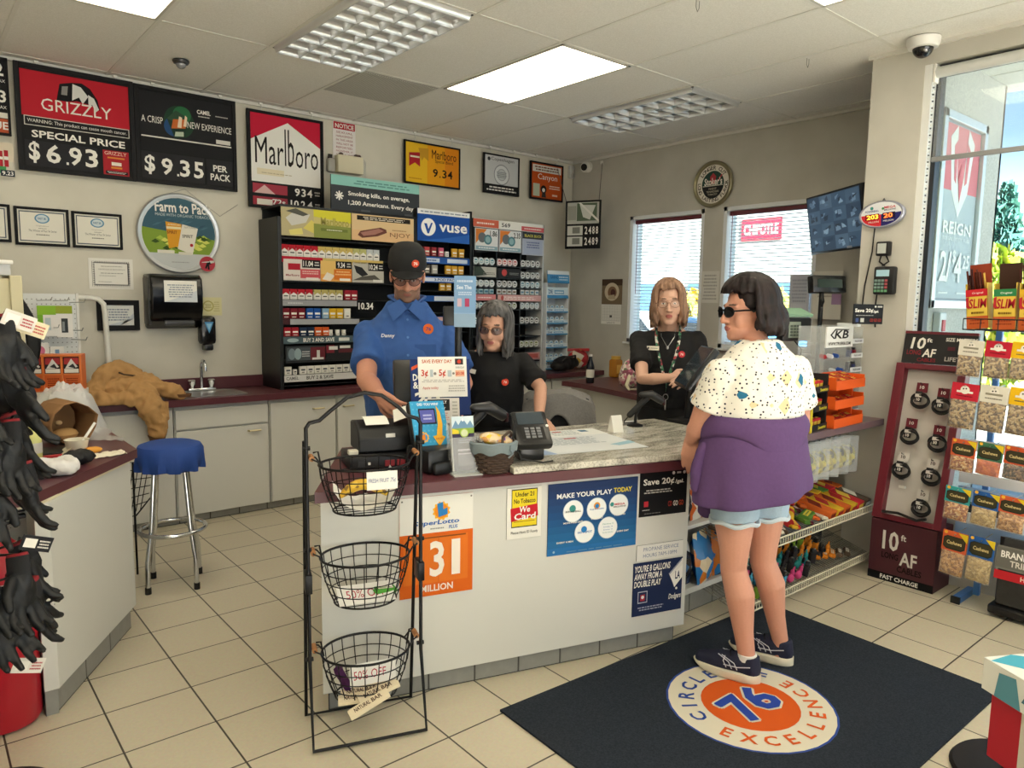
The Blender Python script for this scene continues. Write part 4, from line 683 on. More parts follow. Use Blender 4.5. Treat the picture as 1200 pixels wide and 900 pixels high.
rail(1.10, 1.42, 1.083, 1.207, '#33363a', [('r', .03, .1, .62, .9, '#4a5258'), ('o', .15, .5, .09, .35, '#76868e'), ('o', .3, .5, .09, .35, '#8fa3ac'), ('l', .4, .3, .6, .7, 3, '#b9bec2'), ('r', .62, .1, 1, .9, '#6a2a33'), ('r', .78, .2, .86, .7, '#d3d3cf'), ('r', .66, .12, .96, .25, '#d9d9d6')], 'price_card')
rail(1.43, 1.66, 1.083, 1.207, '#242426', [('r', .0, .5, .3, 1, '#7a2a36'), ('r', .1, .7, .42, .92, '#d9d6d2'), ('r', .5, .78, .9, .95, '#d9d6d2'), ('r', .45, .5, 1, .74, '#5a2a30')], 'price_card')
rail(1.665, 1.80, 1.083, 1.15, '#161618', [('t', '$8', .1, .2, .4, .85, wht, 'b'), ('l', .45, .3, .95, .8, 2, '#b9b8b4')], 'price_card')
rail(1.085, 1.652, 2.035, 2.243, '#c9bd7c', [('p', [(.0, 1), (.45, 1), (.45, 0), (.0, 0)], '#b8ad86'), ('p', [(.06, .62), (.2, .92), (.4, .8), (.34, .5), (.14, .36)], '#c9c8c2'), ('p', [(.3, .3), (.42, .62), (.55, .3), (.48, .1)], '#d6c86a'), ('p', [(.1, .2), (.28, .3), (.3, .08), (.12, .02)], '#dcd27e'), ('p', [(.06, .86), (.2, .98), (.38, .8), (.3, .72)], '#55564f'), ('p', [(.45, 1), (1, 1), (1, .6), (.45, .75)], '#d3cd3e'), ('p', [(.45, .5), (1, .45), (1, 0), (.45, 0)], '#87904a'), ('t', 'Marlboro', .55, .45, .97, .75, '#a59f52', 'b'), ('r', .55, .25, .95, .36, '#6f7a3c'), ('l', .6, .27, .9, .34, 1, '#dcdcc0')], 'header_panel')
rail(1.66, 2.234, 2.037, 2.243, '#d9bd92', [('r', 0, 0, 1, .4, '#dcb68a'), ('r', .08, .78, .94, .95, '#26221e'), ('l', .1, .8, .92, .93, 2, '#d9cfc0'), ('p', [(.09, .2), (.13, .36), (.45, .55), (.54, .48), (.55, .36), (.4, .2), (.16, .1)], '#6a4038'), ('p', [(.13, .3), (.42, .5), (.5, .42), (.36, .26), (.18, .18)], '#a5746a'), ('t', 'NJOY', .6, .16, .94, .38, '#7d5a40'), ('l', .63, .44, .88, .52, 1, '#a57f5c')], 'header_panel')
def pack(colr, kind, w=.055, h=.088, d=.023):
    """hinged lid packet: body, lid seam, printed face"""
    m = MB(); base = '#e6e4de' if kind in ('roof', 'white') else colr
    m.box(-w/2, w/2, 0, d, 0, h*.74, cm(base), .0015); m.box(-w/2-.0004, w/2+.0004, -.0004, d, h*.745, h, cm(colr if kind == 'roof' else base), .0015)
    X = frame_m((-w/2, 0, 0), BX, BZ)
    if kind == 'roof': it = [('p', [(0, .74), (1, .74), (1, .45), (.5, .68), (0, .45)], colr), ('r', .2, .28, .8, .38, '#4a4746'), ('l', .2, .08, .8, .14, 1, '#a5a29c')]
    elif kind == 'white': it = [('r', .2, .45, .8, .66, colr), ('r', .3, .2, .7, .3, '#6a6866')]
    else: it = [('r', .12, .4, .88, .58, '#ece9e2'), ('r', .2, .12, .8, .2, '#d9d6cf')]
    m.draw(X, w, h, it, .0012); return m
PK = {}
def put_pack(px, z, colr, kind, label, group, h=.088, w=.055, y=.522, x=None):
    k = (colr, kind, h, w); x = xr(px) if x is None else x
    if k not in PK: PK[k] = pack(colr, kind, w, h).obj('cigarette_pack').data; bpy.data.objects.remove(bpy.data.objects['cigarette_pack'] if 'cigarette_pack' in bpy.data.objects and bpy.data.objects['cigarette_pack'].data == PK[k] else [o for o in bpy.data.objects if o.data == PK[k]][0])
    o = bpy.data.objects.new('cigarette_pack', PK[k]); COL.objects.link(o); o.location = (x, y, z); tag(o, label, 'cigarette pack', group); return o
G_ = 'packs on the black rack, %s row'
def row(name, z, items, h=.088):
    for px, c_, k_, nm in items: put_pack(px, z, c_, k_, nm+' cigarette pack, %s row of the black rack' % name, G_ % name, h)
R1 = [334.5+8.45*i for i in range(14)]
row('top', 1.8825, [(p, '#b5202f', 'roof', 'red topped') for p in R1[:5]]+[(p, '#cdb668', 'roof', 'gold topped') for p in R1[5:10]]+[(p, '#b9b878', 'roof', 'pale green topped') for p in R1[10:12]]+[(p, '#c3c8cc', 'roof', 'silver topped') for p in R1[12:]])
row('second', 1.5605, [(335+8.8*i, '#b5202f', 'roof', 'red topped') for i in range(4)]+[(371+8.8*i, '#b9ac68', 'roof', 'gold topped') for i in range(4)]+[(407.5+8.3*i, '#9a2434', 'plain', 'small dark red') for i in range(2)], .078)
row('third', 1.4145, [(335+8.7*i, '#7d1f2c', 'plain', 'maroon') for i in range(3)]+[(362+8.7*i, '#2458a8', 'plain', 'blue') for i in range(2)]+[(380.5, '#8fb4d0', 'plain', 'light blue')]+[(389+8.7*i, '#e2b52c', 'plain', 'yellow') for i in range(2)]+[(407, '#dfe2dc', 'white', 'white and green')], .08)
row('fourth', 1.2805, [(336+8.8*i, '#a52430', 'plain', 'bright red') for i in range(2)]+[(354+8.8*i, '#24344f', 'plain', 'navy') for i in range(2)]+[(371.5+8.8*i, '#d8602a', 'plain', 'orange') for i in range(2)], .068)
for i, p in enumerate((386.5, 395, 402.5)): put_pack(p, 1.2805, '#e3e2dd', 'white', 'small white cigarette pack set apart in the fourth row of the black rack', 'small white packs in the fourth row', .045, .03)
row('bottom', .9855, [(336, '#5c6066', 'white', 'white')]+[(353+8.6*i, '#5c6066', 'white', 'white') for i in range(8)], .062)
put_pack(343.8, .9855, '#3c3f44', 'white', 'half height white pack in the bottom row of the black rack', None, .04, .03)
# warning board on top
sign('warning_board', 'dark board with a teal strip reading Smoking kills on top of the rack', 'sign', (1.515, .56, 2.2635), BX, .81, .272, [('r', 0, .72, 1, 1, '#8cc4bd'), ('r', 0, 0, 1, .72, '#3b3f45'), ('l', .22, .78, .9, .93, 2, '#5f8f8c'), ('t', 'Smoking kills, on average,', .18, .42, .88, .58, wht, 'b'), ('t', '1,200 Americans. Every day.', .18, .16, .94, .32, wht, 'b')]+[('p', [(.085+.045*math.cos(a)-.007*math.sin(a), .42+.13*math.sin(a)+.02*math.cos(a)), (.085+.045*math.cos(a)+.007*math.sin(a), .42+.13*math.sin(a)-.02*math.cos(a)), (.085-.045*math.cos(a)+.007*math.sin(a), .42-.13*math.sin(a)-.02*math.cos(a)), (.085-.045*math.cos(a)-.007*math.sin(a), .42-.13*math.sin(a)+.02*math.cos(a))], wht) for a in (0, PI/4, PI/2, 3*PI/4)]+[('r', .32, .02, .42, .08, '#55595f'), ('r', .82, .02, .91, .08, '#55595f')], back='#33363b')
# vape rack
t = thing('vape_rack', 'narrow black rack with a blue header reading vuse, right of the cigarette rack', 'rack', (2.55, .66, RZ))
m = MB(); m.box(2.266, 2.285, .505, .86, RZ, 2.34, RACK); m.box(2.825, 2.845, .505, .86, RZ, 2.36, RACK); m.box(2.285, 2.825, .84, .86, RZ, 2.34, RACK); m.obj('frame', t, 0, True)
VS = (.95, 1.12, 1.29, 1.46, 1.655, 1.80, 1.95)
for z in VS: m = MB(); m.box(2.285, 2.825, .515, .84, z-.008, z, RACK); m.obj('shelf', t, 0, True)
m = MB(); X = frame_m((2.27, .50, 2.072), BX, BZ); m.box(0, .545, 0, .268, -.02, 0, cm('#1f4fa0'), X=X); m.draw(X, .545, .268, [('r', 0, 0, 1, .84, '#1f4fa0'), ('p', [(0, 0), (1, 0), (1, .3), (.5, .12)], '#2f64b8'), ('r', 0, .84, 1, 1, '#e3e6ea'), ('l', .05, .88, .95, .96, 1, '#8a93a5'), ('o', .2, .44, .135, None, '#f0f2f4'), ('p', [(.12, .55), (.17, .55), (.2, .38), (.25, .58), (.28, .58), (.21, .24), (.18, .24)], '#1f4fa0'), ('t', 'vuse', .4, .32, .95, .56, '#f0f2f4', 'b')]); m.obj('header_panel', t, 0, True)
for z0, z1, its in ((1.885, 1.942, [('r', .03, .2, .4, .8, '#c9d6e8'), ('l', .05, .3, .38, .7, 1, '#3a5a9a'), ('r', .55, .2, .95, .8, '#c9d6e8')]), (1.722, 1.775, [('r', .1, .2, .9, .8, '#d3dcea'), ('t', '3-POD PACK', .3, .3, .75, .7, '#2a4a8a', 'b')]), (1.56, 1.61, [('r', .3, .1, .95, .9, '#d3dcea')]), (1.38, 1.43, [('r', .2, .1, .9, .9, '#c9a3a0')])):
    m = MB(); X = frame_m((2.285, .508, z0), BX, BZ); m.box(0, .54, 0, z1-z0, -.006, 0, cm('#2a58a5'), X=X); m.draw(X, .54, z1-z0, its); m.obj('shelf_rail', t, 0, True)
def xv(px): return 2.276+(px-490)*.0089
for p, c_ in ((494.5, '#a83238'), (502.5, '#b84a4e'), (510.5, '#98343c'), (519, '#c25a76')): put_pack(0, 1.9505, c_, 'plain', '%s vape pack, top row of the blue headed rack' % {'#a83238': 'red', '#b84a4e': 'light red', '#98343c': 'dark red', '#c25a76': 'pink'}[c_], None, .075, .05, .53, xv(p))
put_pack(0, 1.9505, '#9aa0a8', 'white', 'small white vape pack between pink and gold packs, top row of the blue headed rack', None, .045, .035, .53, xv(526))
for i, p in enumerate((535, 543.5)): put_pack(0, 1.9505, '#d8a53a', 'plain', 'gold vape pack, top row of the blue headed rack', 'gold vape packs in the top row', .075, .055, .53, xv(p))
for p, c_, nm in ((502.5, '#6a6660', 'dark grey'), (511.5, '#b9b6b0', 'silver')): put_pack(0, 1.8005, c_, 'plain', nm+' vape pack, second row of the blue headed rack', None, .075, .055, .53, xv(p))
for p in (527.5, 535.2, 543): put_pack(0, 1.8005, '#d8a53a', 'plain', 'gold vape pack, second row of the blue headed rack', 'gold vape packs in the second row', .075, .055, .53, xv(p))
for p in (520.5, 528): put_pack(0, 1.6555, '#d8a53a', 'plain', 'gold vape pack, third row beside the pale blue pole sign', 'gold vape packs in the third row', .08, .055, .53, xv(p))
# chewing tobacco rack
t = thing('tobacco_rack', 'black rack of round chewing tobacco cans with three poster panels on top', 'rack', (3.37, .73, RZ))
m = MB(); m.box(2.925, 2.937, .60, .86, RZ, 2.32, RACK); m.box(3.79, 3.805, .60, .86, RZ, 2.32, M('#c9ccce', .4)); m.box(2.937, 3.79, .845, .86, RZ, 2.32, RACK); m.obj('frame', t, 0, True)
for x in (3.21, 3.505): m = MB(); m.box(x, x+.012, .61, .845, RZ, 2.03, RACK); m.obj('divider', t, 0, True)
CZ = (.99, 1.12, 1.235, 1.352, 1.494, 1.637, 1.70, 1.79, 1.903)
for z in CZ: m = MB(); m.box(2.937, 3.79, .612, .845, z-.008, z, RACK); m.obj('shelf', t, 0, True)
m = MB(); X = frame_m((2.93, .60, 2.243), BX, BZ); m.box(0, .875, 0, .078, -.015, 0, WHT, X=X); m.draw(X, .875, .078, [('r', .0, .05, .34, .95, '#d0664e'), ('l', .03, .3, .3, .7, 1, '#f0dcd2'), ('t', '569', .38, .25, .5, .75, '#4a4a4c', 'b'), ('r', .66, .05, .99, .6, '#cf5f66'), ('l', .7, .2, .95, .5, 1, '#f0dcd2')]); m.obj('header_strip', t, 0, True)
for x0, pr in ((2.95, '1.86'), (3.235, '2.35')):
    m = MB(); X = frame_m((x0, .597, 2.035), BX, BZ); m.box(0, .27, 0, .2, -.008, 0, cm('#c9ced4'), X=X); m.draw(X, .27, .2, [('r', .03, .03, .97, .97, '#dfe1e2'), ('p', [(.03, .97), (.5, .97), (.03, .3)], '#d8803a'), ('o', .3, .58, .17, None, '#6a6d72'), ('o', .55, .5, .17, None, '#4f7f8a'), ('o', .55, .5, .11, None, '#8fb4bc'), ('t', pr, .64, .66, .95, .92, '#3a3a3c', 'b'), ('r', .03, .03, .97, .2, '#8aa9b8'), ('l', .1, .07, .9, .17, 1, '#e3e8ea')]); m.obj('header_panel', t, 0, True)
m = MB(); X = frame_m((3.52, .597, 2.02), BX, BZ); m.box(0, .275, 0, .215, -.008, 0, cm('#b3b9c9'), X=X); m.draw(X, .275, .215, [('r', 0, .72, 1, 1, '#3b3f46'), ('t', 'BLACK BUCK', .1, .8, .9, .92, '#d8cf5a', 'b'), ('r', .06, .05, .94, .68, '#a9b2c9'), ('l', .15, .3, .85, .62, 3, '#6a6f98')]); m.obj('header_panel', t, 0, True)
for x0, x1, z0, z1, c_, its in ((2.945, 3.205, 1.7935, 1.885, '#c7c5bd', [('p', [(0, 1), (.3, 1), (.6, .2), (0, 0)], '#3f4a44'), ('l', .4, .2, .95, .5, 2, '#77756f')]), (3.23, 3.50, 1.7935, 1.88, '#2c2d30', [('o', .28, .55, .12, None, '#c24a4a'), ('l', .5, .3, .95, .6, 2, '#8a8a88')]), (2.94, 3.205, 1.575, 1.632, '#d5878b', [('l', .1, .3, .9, .7, 1, '#f2dcda')]), (3.23, 3.78, 1.573, 1.632, '#d9a9a8', [('l', .05, .2, .9, .8, 2, '#f5e6e4'), ('o', .1, .5, .03, .4, '#c25a56')]), (3.53, 3.78, 1.0, 1.07, '#c99', [('r', .1, .2, .9, .8, '#b8605c')])):
    m = MB(); X = frame_m((x0, .603, z0), BX, BZ); m.box(0, x1-x0, 0, z1-z0, -.005, 0, cm(c_), X=X) if len(c_) == 7 else m.box(0, x1-x0, 0, z1-z0, -.005, 0, cm('#cc9999'), X=X); m.draw(X, x1-x0, z1-z0, its); m.obj('price_card', t, 0, True)
def can(face, rim='#c9cdd0'):
    m = MB(); m.cyl((0, 0, .034), (0, .025, .034), .034, cm(rim), 22); m.cyl((0, -.002, .034), (0, 0, .034), .031, cm(face), 22); X = frame_m((-.031, -.0022, .003), BX, BZ)
    m.draw(X, .062, .062, [('o', .5, .5, .46, None, '#e9ecec'), ('o', .5, .52, .32, None, face), ('r', .25, .42, .75, .56, '#f0f0ec'), ('l', .3, .25, .7, .36, 1, '#eeeeea')], .0003, .0002); return m
CN = {}
def put_can(x, y, z, face, label, group):
    if face not in CN: o = can(face).obj('tobacco_can', smooth=30); CN[face] = o.data
    else: o = bpy.data.objects.new('tobacco_can', CN[face]); COL.objects.link(o)
    o.location = (x, y, z); tag(o, label, 'tobacco can', group)
cols3 = (2.945, 3.225, 3.517)
CN_ = {'#6f9fae': 'blue', '#c2555a': 'red', '#4a4c50': 'dark', '#9fb3b8': 'grey blue', '#7f8c5a': 'green'}
for rn, z, faces in (('top', 1.9035, ('#6f9fae', '#c2555a', '#4a4c50')), ('middle', 1.7005, ('#9fb3b8', '#4a4c50', '#6f9fae')), ('lower', 1.4945, ('#6f9fae', '#7f8c5a', '#9fb3b8'))):
    for ci, (x0, fc) in enumerate(zip(cols3, faces)):
        for k in range(4): put_can(x0+.036+.064*k, .625, z, fc, '%s labelled tobacco can in the %s can row, %s column of the rack' % (CN_[fc], rn, ('left', 'middle', 'right')[ci]), 'cans, %s row, %s column' % (rn, ('left', 'middle', 'right')[ci]))
for ci, x0, z, fc, rn in ((2, cols3[2], 1.7905, '#4a4c50', 'second'), (0, cols3[0], 1.3525, '#6f9fae', 'fifth'), (2, cols3[2], 1.3525, '#4a4c50', 'fifth'), (2, cols3[2], 1.1205, '#7f8c5a', 'lowest')):
    for k in range(4): put_can(x0+.036+.064*k, .625, z, fc, '%s labelled tobacco can in the %s can row, %s column of the rack' % (CN_[fc], rn, ('left', 'middle', 'right')[ci]), 'cans, %s row, %s column' % (rn, ('left', 'middle', 'right')[ci]))
for ci, x0 in enumerate(cols3):
    for k in range(4):
        m = MB(); x = x0+.036+.064*k; m.box(-.026, .026, 0, .03, 0, .046, cm(('#9fbcc6', '#d9dcdc', '#e3e4e2')[ci]), .004); m.draw(frame_m((-.026, -.0005, 0), BX, BZ), .052, .046, [('r', .15, .3, .85, .7, ('#4f7f96', '#7a6a5a', '#6a8fa5')[ci])], .0005)
        o = m.obj('tobacco_tin', loc=None); o.location = (x, .625, 1.6375); tag(o, 'small square tobacco tin above the pink strip, %s column' % ('left', 'middle', 'right')[ci], 'tin', 'tins, %s column' % ('left', 'middle', 'right')[ci])
# white tiered rack of blue labelled cans
t = thing('can_rack', 'slim white tiered rack with blue labels at the right end of the tobacco racks', 'rack', (4.0, .68, RZ))
WR = M('#e4e8ec', .35)
m = MB(); m.box(3.852, 3.862, .60, .80, RZ, 1.76, WR); m.box(4.15, 4.16, .60, .80, RZ, 1.76, WR); m.box(3.862, 4.15, .79, .80, RZ, 1.76, WR); m.obj('frame', t, 0, True)
m = MB(); X = frame_m((3.86, .592, 1.76), BX, (0, .12, 1)); m.box(0, .30, 0, .125, -.006, 0, cm('#4f96c8'), X=X); m.draw(X, .30, .125, [('r', 0, .7, 1, 1, '#e3e9ee'), ('t', 'GRIND', .12, .35, .5, .6, '#2a5f96', 'b'), ('l', .5, .2, .95, .6, 2, '#c3dcec'), ('r', 0, 0, 1, .1, '#2f78b0')]); m.obj('header_panel', t, 0, True)
tiers = [(1.62, 1.735), (1.475, 1.59), (1.36, 1.45), (1.25, 1.34), (1.115, 1.215), (.98, 1.06), (.90, .97)]
for i, (z0, z1) in enumerate(tiers):
    m = MB(); m.box(3.862, 4.15, .61, .79, z0-.006, z0, WR); m.obj('tier', t, 0, True)
    m = MB(); X = frame_m((3.86, .598, z0-.012), BX, (0, .1, 1)); hh = .045 if i else .11; m.box(0, .295, 0, hh, -.004, 0, cm('#d5e4ee'), X=X); m.draw(X, .295, hh, [('r', .0, 0, 1, .3, '#4a90c4'), ('t', 'ZONE', .06, .4, .26, .8, '#2a5f96', 'b'), ('r', .35, .4, .8, .75, '#6fa8d0'), ('l', .38, .45, .78, .7, 1, '#eef4f8')]); m.obj('tier_label', t, 0, True)
    if i:
        for k in range(4): put_can(3.895+.071*k, .64, z0+.0005, '#7fb0d2', 'white and blue nicotine can on the %s tier of the slim white rack' % ('first', 'second', 'third', 'fourth', 'fifth', 'sixth', 'lowest')[i], 'cans on white rack tier %d' % i)
# ---------------------------------------------------------------- things on the service counter
CT, CG = .8758, .9063
def rounded(m, w, d, h, mat, r=.012, X=None): m.box(-w/2, w/2, -d/2, d/2, 0, h, mat, r, X=X)
t = thing('terminal_box', 'flat black electronics box under the receipt printer on the service counter', 'electronics', (.40, -2.12, CT), -.29)
m = MB(); rounded(m, .27, .2, .055, BLK, .006); m.obj('case', t, 30)
m = MB(); m.box(-.10, -.07, -.104, -.1, .012, .04, M('#2e2f31', .3)); m.box(-.06, -.05, -.104, -.1, .02, .03, WHT); m.box(.01, .05, -.105, -.1, .01, .035, M('#8a2228', .5)); m.box(.06, .095, -.105, -.1, .01, .035, M('#8a2228', .5)); m.obj('ports', t, 0)
m = MB(); m.tube([(.12, -.08, .02), (.15, -.12, .01), (.1, -.16, .006), (-.02, -.15, .006)], .004, BLK, 6); m.obj('cable', t)
m = MB(); m.box(-.13, -.09, -.06, -.02, .055, .075, M('#d6d2c4', .6), .004); m.obj('clip', t, 0)
t = thing('receipt_printer', 'black receipt printer with white paper slips on top, behind the fruit basket', 'printer', (.45, -2.09, CT+.056), -.29)
m = MB(); m.prism([(-.085, 0), (.10, 0), (.10, .115), (.02, .125), (-.06, .10), (-.085, .06)], -.125, .125, M('#1f2022', .45), X=Matrix(((0, 0, 1, 0), (1, 0, 0, 0), (0, 1, 0, 0), (0, 0, 0, 1)))); o = m.obj('body', t, 30); bv = o.modifiers.new('b', 'BEVEL'); bv.width = .008; bv.segments = 2; bv.limit_method = 'ANGLE'
m = MB(); m.box(-.01, .03, -.083, -.078, .062, .078, WHT); m.obj('badge', t, 0)
m = MB(); m.sheet(lambda a, b: (-.09+.10*a, -.06+.1*b, .115+.022*b+.01*math.sin(PI*b)), 3, 6, PAPER); m.sheet(lambda a, b: (.03+.12*a+.03*b, -.06+.14*b, .122+.03*b+.02*math.sin(2.2*a)), 5, 6, PAPER); m.obj('paper_slip', t)
# register screen seen from behind, posters hung on its back
t = thing('register_monitor', 'black register monitor seen from behind in front of the man in blue', 'monitor', (.74, -2.03, CT), -.40, rot=(0, 0, -.42))
m = MB(); X = Matrix.Translation((0, -.0, .20)) @ Matrix.Rotation(-.22, 4, 'X'); m.box(-.175, .175, -.02, .02, 0, .225, M('#17181a', .3), .008, X=X); m.box(-.1, .1, -.055, -.018, .03, .18, M('#1d1e20', .4), .015, X=X); m.obj('screen_housing', t, 30)
m = MB(); m.box(-.155, .155, .0202, .0215, .02, .205, M('#26364a', .1), X=X); m.obj('screen', t, 0)
m = MB(); m.box(-.03, .03, -.03, .01, .015, .26, BLK, .008); m.obj('neck', t, 30); m = MB(); m.box(-.12, .12, -.1, .1, 0, .018, BLK, .006); m.obj('base', t, 30)
Q = pm(t) @ X
def onback(name, label, x, z, w, h, items, off, back, tilt=0):
    Y = Q @ Matrix.Translation((x, -off, z)) @ Matrix.Rotation(tilt, 4, 'Y'); u = Y.to_3x3() @ Vector((1, 0, 0)); v_ = Y.to_3x3() @ Vector((0, 0, 1))
    sign(name, label, 'sign', Y.translation, u, w, h, items, th=.002, back=back, v=v_)
onback('lottery_sign', 'navy jackpot sign mostly hidden on the back of the register monitor', -.105, -.04, .275, .26, [('r', 0, 0, 1, 1, '#24386f'), ('p', [(.02, .86), (.2, .95), (.2, .9), (.02, .8)], '#d0562e'), ('t', 'DO', .04, .62, .2, .74, wht, 'b'), ('t', '&', .04, .48, .13, .6, wht, 'b'), ('t', '20', .06, .2, .48, .42, wht, 'b')], .06, '#24386f')
onback('offer_sheet', 'white SAVE EVERY DAY offer sheet hanging on the register monitor', -.07, .045, .225, .185, [('t', 'SAVE EVERY DAY', .08, .84, .7, .93, '#c0562e', 'b'), ('r', .76, .8, .93, .95, '#3a3234'), ('o', .845, .875, .04, None, '#c2412e'), ('t', '3¢', .06, .48, .2, .68, '#c5412c', 'b'), ('o', .34, .58, .03, None, '#8a8683'), ('r', .24, .5, .3, .68, '#b5c0c6'), ('t', '5¢', .42, .48, .56, .68, '#c5412c', 'b'), ('r', .6, .5, .68, .66, '#b5c0c6'), ('o', .72, .58, .025, None, '#8a8683'), ('r', .76, .5, .95, .66, '#e8b79a'), ('t', '$0.08', .77, .53, .94, .62, '#c5412c', 'b'), ('t', 'EVERYDAY', .77, .7, .95, .75, '#6a6866'), ('l', .05, .36, .95, .44, 2, '#b9b5b0'), ('t', 'Apply today', .08, .18, .4, .26, '#c5412c'), ('l', .6, .12, .95, .3, 3, '#b9b5b0')], .066, '#ece9e3')
onback('flyer', 'small flyer with a black heading below the offer sheet on the monitor', -.045, -.075, .16, .115, [('r', 0, 0, 1, 1, '#e6e2de'), ('r', .08, .5, .72, .95, '#2b2828'), ('t', 'MULTIPLY', .16, .78, .64, .9, wht, 'b'), ('t', 'YOUR', .26, .66, .54, .76, wht, 'b'), ('t', 'MONEY', .2, .54, .6, .64, wht, 'b'), ('l', .1, .1, .7, .44, 4, '#d9a9a2'), ('l', .78, .1, .95, .9, 6, '#b9b5b0')], .063, '#e6e2de')
t = thing('pole_display', 'black pole between the man in blue and the grey haired woman', 'display', (.885, -2.03, CT))
m = MB(); m.cyl((.885, -2.03, CT), (.885, -2.03, 1.47), .017, BLK); m.cyl((.885, -2.03, CT), (.885, -2.03, CT+.015), .06, BLK); m.obj('pole', t, 40, True)
m = MB(); X = Matrix.Translation((.865, -2.03, 1.455)) @ rotz(-.5); m.box(-.055, .04, -.02, .02, 0, .09, BLK, .006, X=X); m.obj('display_head', t, 30, True)
t2 = sign('card_sign', 'pale blue printed card clipped to the black pole between two clerks', 'sign', (.838, -2.06, 1.45), (.80, -.6, 0), .1, .235, [('r', 0, .28, 1, 1, '#7fa3cc'), ('r', 0, 0, 1, .26, '#8fa9c4'), ('t', 'See The', .12, .74, .8, .82, '#d9e4f0', 'b'), ('l', .1, .62, .9, .7, 2, '#c3d4e8'), ('r', .15, .4, .35, .56, '#c9b0c0'), ('r', .5, .4, .7, .56, '#b0466a'), ('l', .1, .86, .9, .94, 1, '#c3d4e8')], th=.003, back='#8fb0d4')
# lottery ticket checker
u_, v_ = Vector((.976, -.215, -.017)), Vector((.114, .445, .888)); n_ = Vector((-.184, -.869, .459))
t = thing('ticket_checker', 'bright blue lottery ticket checker with a yellow arrow on a black base', 'ticket checker', (.52, -2.35, CT))
o_ = Vector((.462, -2.335, .958)); X = frame_m(o_, u_, v_); w_, h_ = .15, .215
m = MB(); m.box(-.008, w_+.008, -.008, h_+.008, -.05, -.002, M('#1b1d20', .3), .02, X=X); m.obj('housing', t, 30, True)
m = MB(); m.box(0, w_, 0, h_, -.004, 0, cm('#3f9fd0'), .002, X=X)
it = [('r', .0, .0, 1, 1, '#3da0d2')]+[('o', .06+.125*(i % 8), .06+.11*(i//8), .028, None, '#5db4de') for i in range(72)]+[('t', 'DID YOU WIN?', .2, .90, .82, .955, '#e6f2f6', 'b'), ('r', .2, .52, .7, .84, '#23262c'), ('r', .24, .55, .66, .81, '#5a5fae'), ('l', .3, .6, .6, .74, 2, '#b9bde6'), ('p', [(.74, .9), (.84, .75), (.86, .5), (.8, .28), (.9, .25), (.68, .06), (.53, .27), (.64, .29), (.72, .5), (.74, .72)], '#efb63c'), ('t', 'SCAN HERE', .6, .2, .82, .24, '#c5572a', 'b')]
it += [('p', [(.25+.17*(1 if i % 2 else .8)*math.cos(PI*i/10), .26+.115*(1 if i % 2 else .8)*math.sin(PI*i/10)) for i in range(20)], '#f0b638'), ('o', .25, .26, .11, None, '#3d90c8'), ('p', [(.2, .3), (.3, .33), (.3, .2), (.2, .2)], '#e0862a')]
m.draw(X, w_, h_, it, .001, .00005); m.obj('face', t, 0, True)
m = MB(); m.box(.455, .62, -2.43, -2.25, CT, CT+.10, M('#161719', .35), .02); m.box(.47, .60, -2.46, -2.43, CT, CT+.05, M('#161719', .35), .012); m.obj('base', t, 30, True)
# leaflet holder
t = thing('leaflet_holder', 'clear acrylic holder of mountain picture leaflets on the counter edge', 'leaflet holder', (.59, -2.5, CT), -.29)
m = MB(); X = Matrix.Rotation(-.2, 4, 'X')
for i in range(5): m.box(-.047, .047, .004+.005*i, .007+.005*i, .015, .235-.004*i, PAPER, X=X)
m.draw(X @ frame_m((-.047, .0038, .015), BX, BZ), .094, .22, [('r', 0, .78, 1, 1, '#cfdfea'), ('p', [(0, .78), (.18, .93), (.3, .84), (.5, .97), (.7, .84), (.85, .92), (1, .8), (1, .74), (0, .74)], '#6f93b5'), ('p', [(.44, .93), (.5, .97), (.57, .92), (.5, .9)], '#eef2f5'), ('r', 0, .68, 1, .78, '#8aa84a'), ('p', [(0, .78), (.3, .74), (.3, .66), (0, .66)], '#e0c93c'), ('r', 0, 0, 1, .68, '#3b3550'), ('o', .55, .69, .19, None, '#a8bf52'), ('o', .55, .69, .15, None, '#cdd5b2'), ('l', .2, .5, .9, .58, 2, '#8f8aa5'), ('l', .2, .2, .9, .42, 3, '#c9c3d4'), ('r', .2, .1, .9, .3, '#6a6278')]); m.obj('leaflet', t, 0)
m = MB(); AC = m_sheer('#eef2f2', .22, 'acrylic'); m.box(-.056, .056, -.006, -.003, .005, .15, AC, X=X); m.box(-.056, -.053, -.006, .05, .005, .15, AC, X=X); m.box(.053, .056, -.006, .05, .005, .15, AC, X=X); m.box(-.056, .056, .048, .051, .005, .21, AC, X=X); m.box(-.06, .06, -.035, .06, 0, .005, M('#c9cdcb', .2)); m.obj('holder', t, 0)
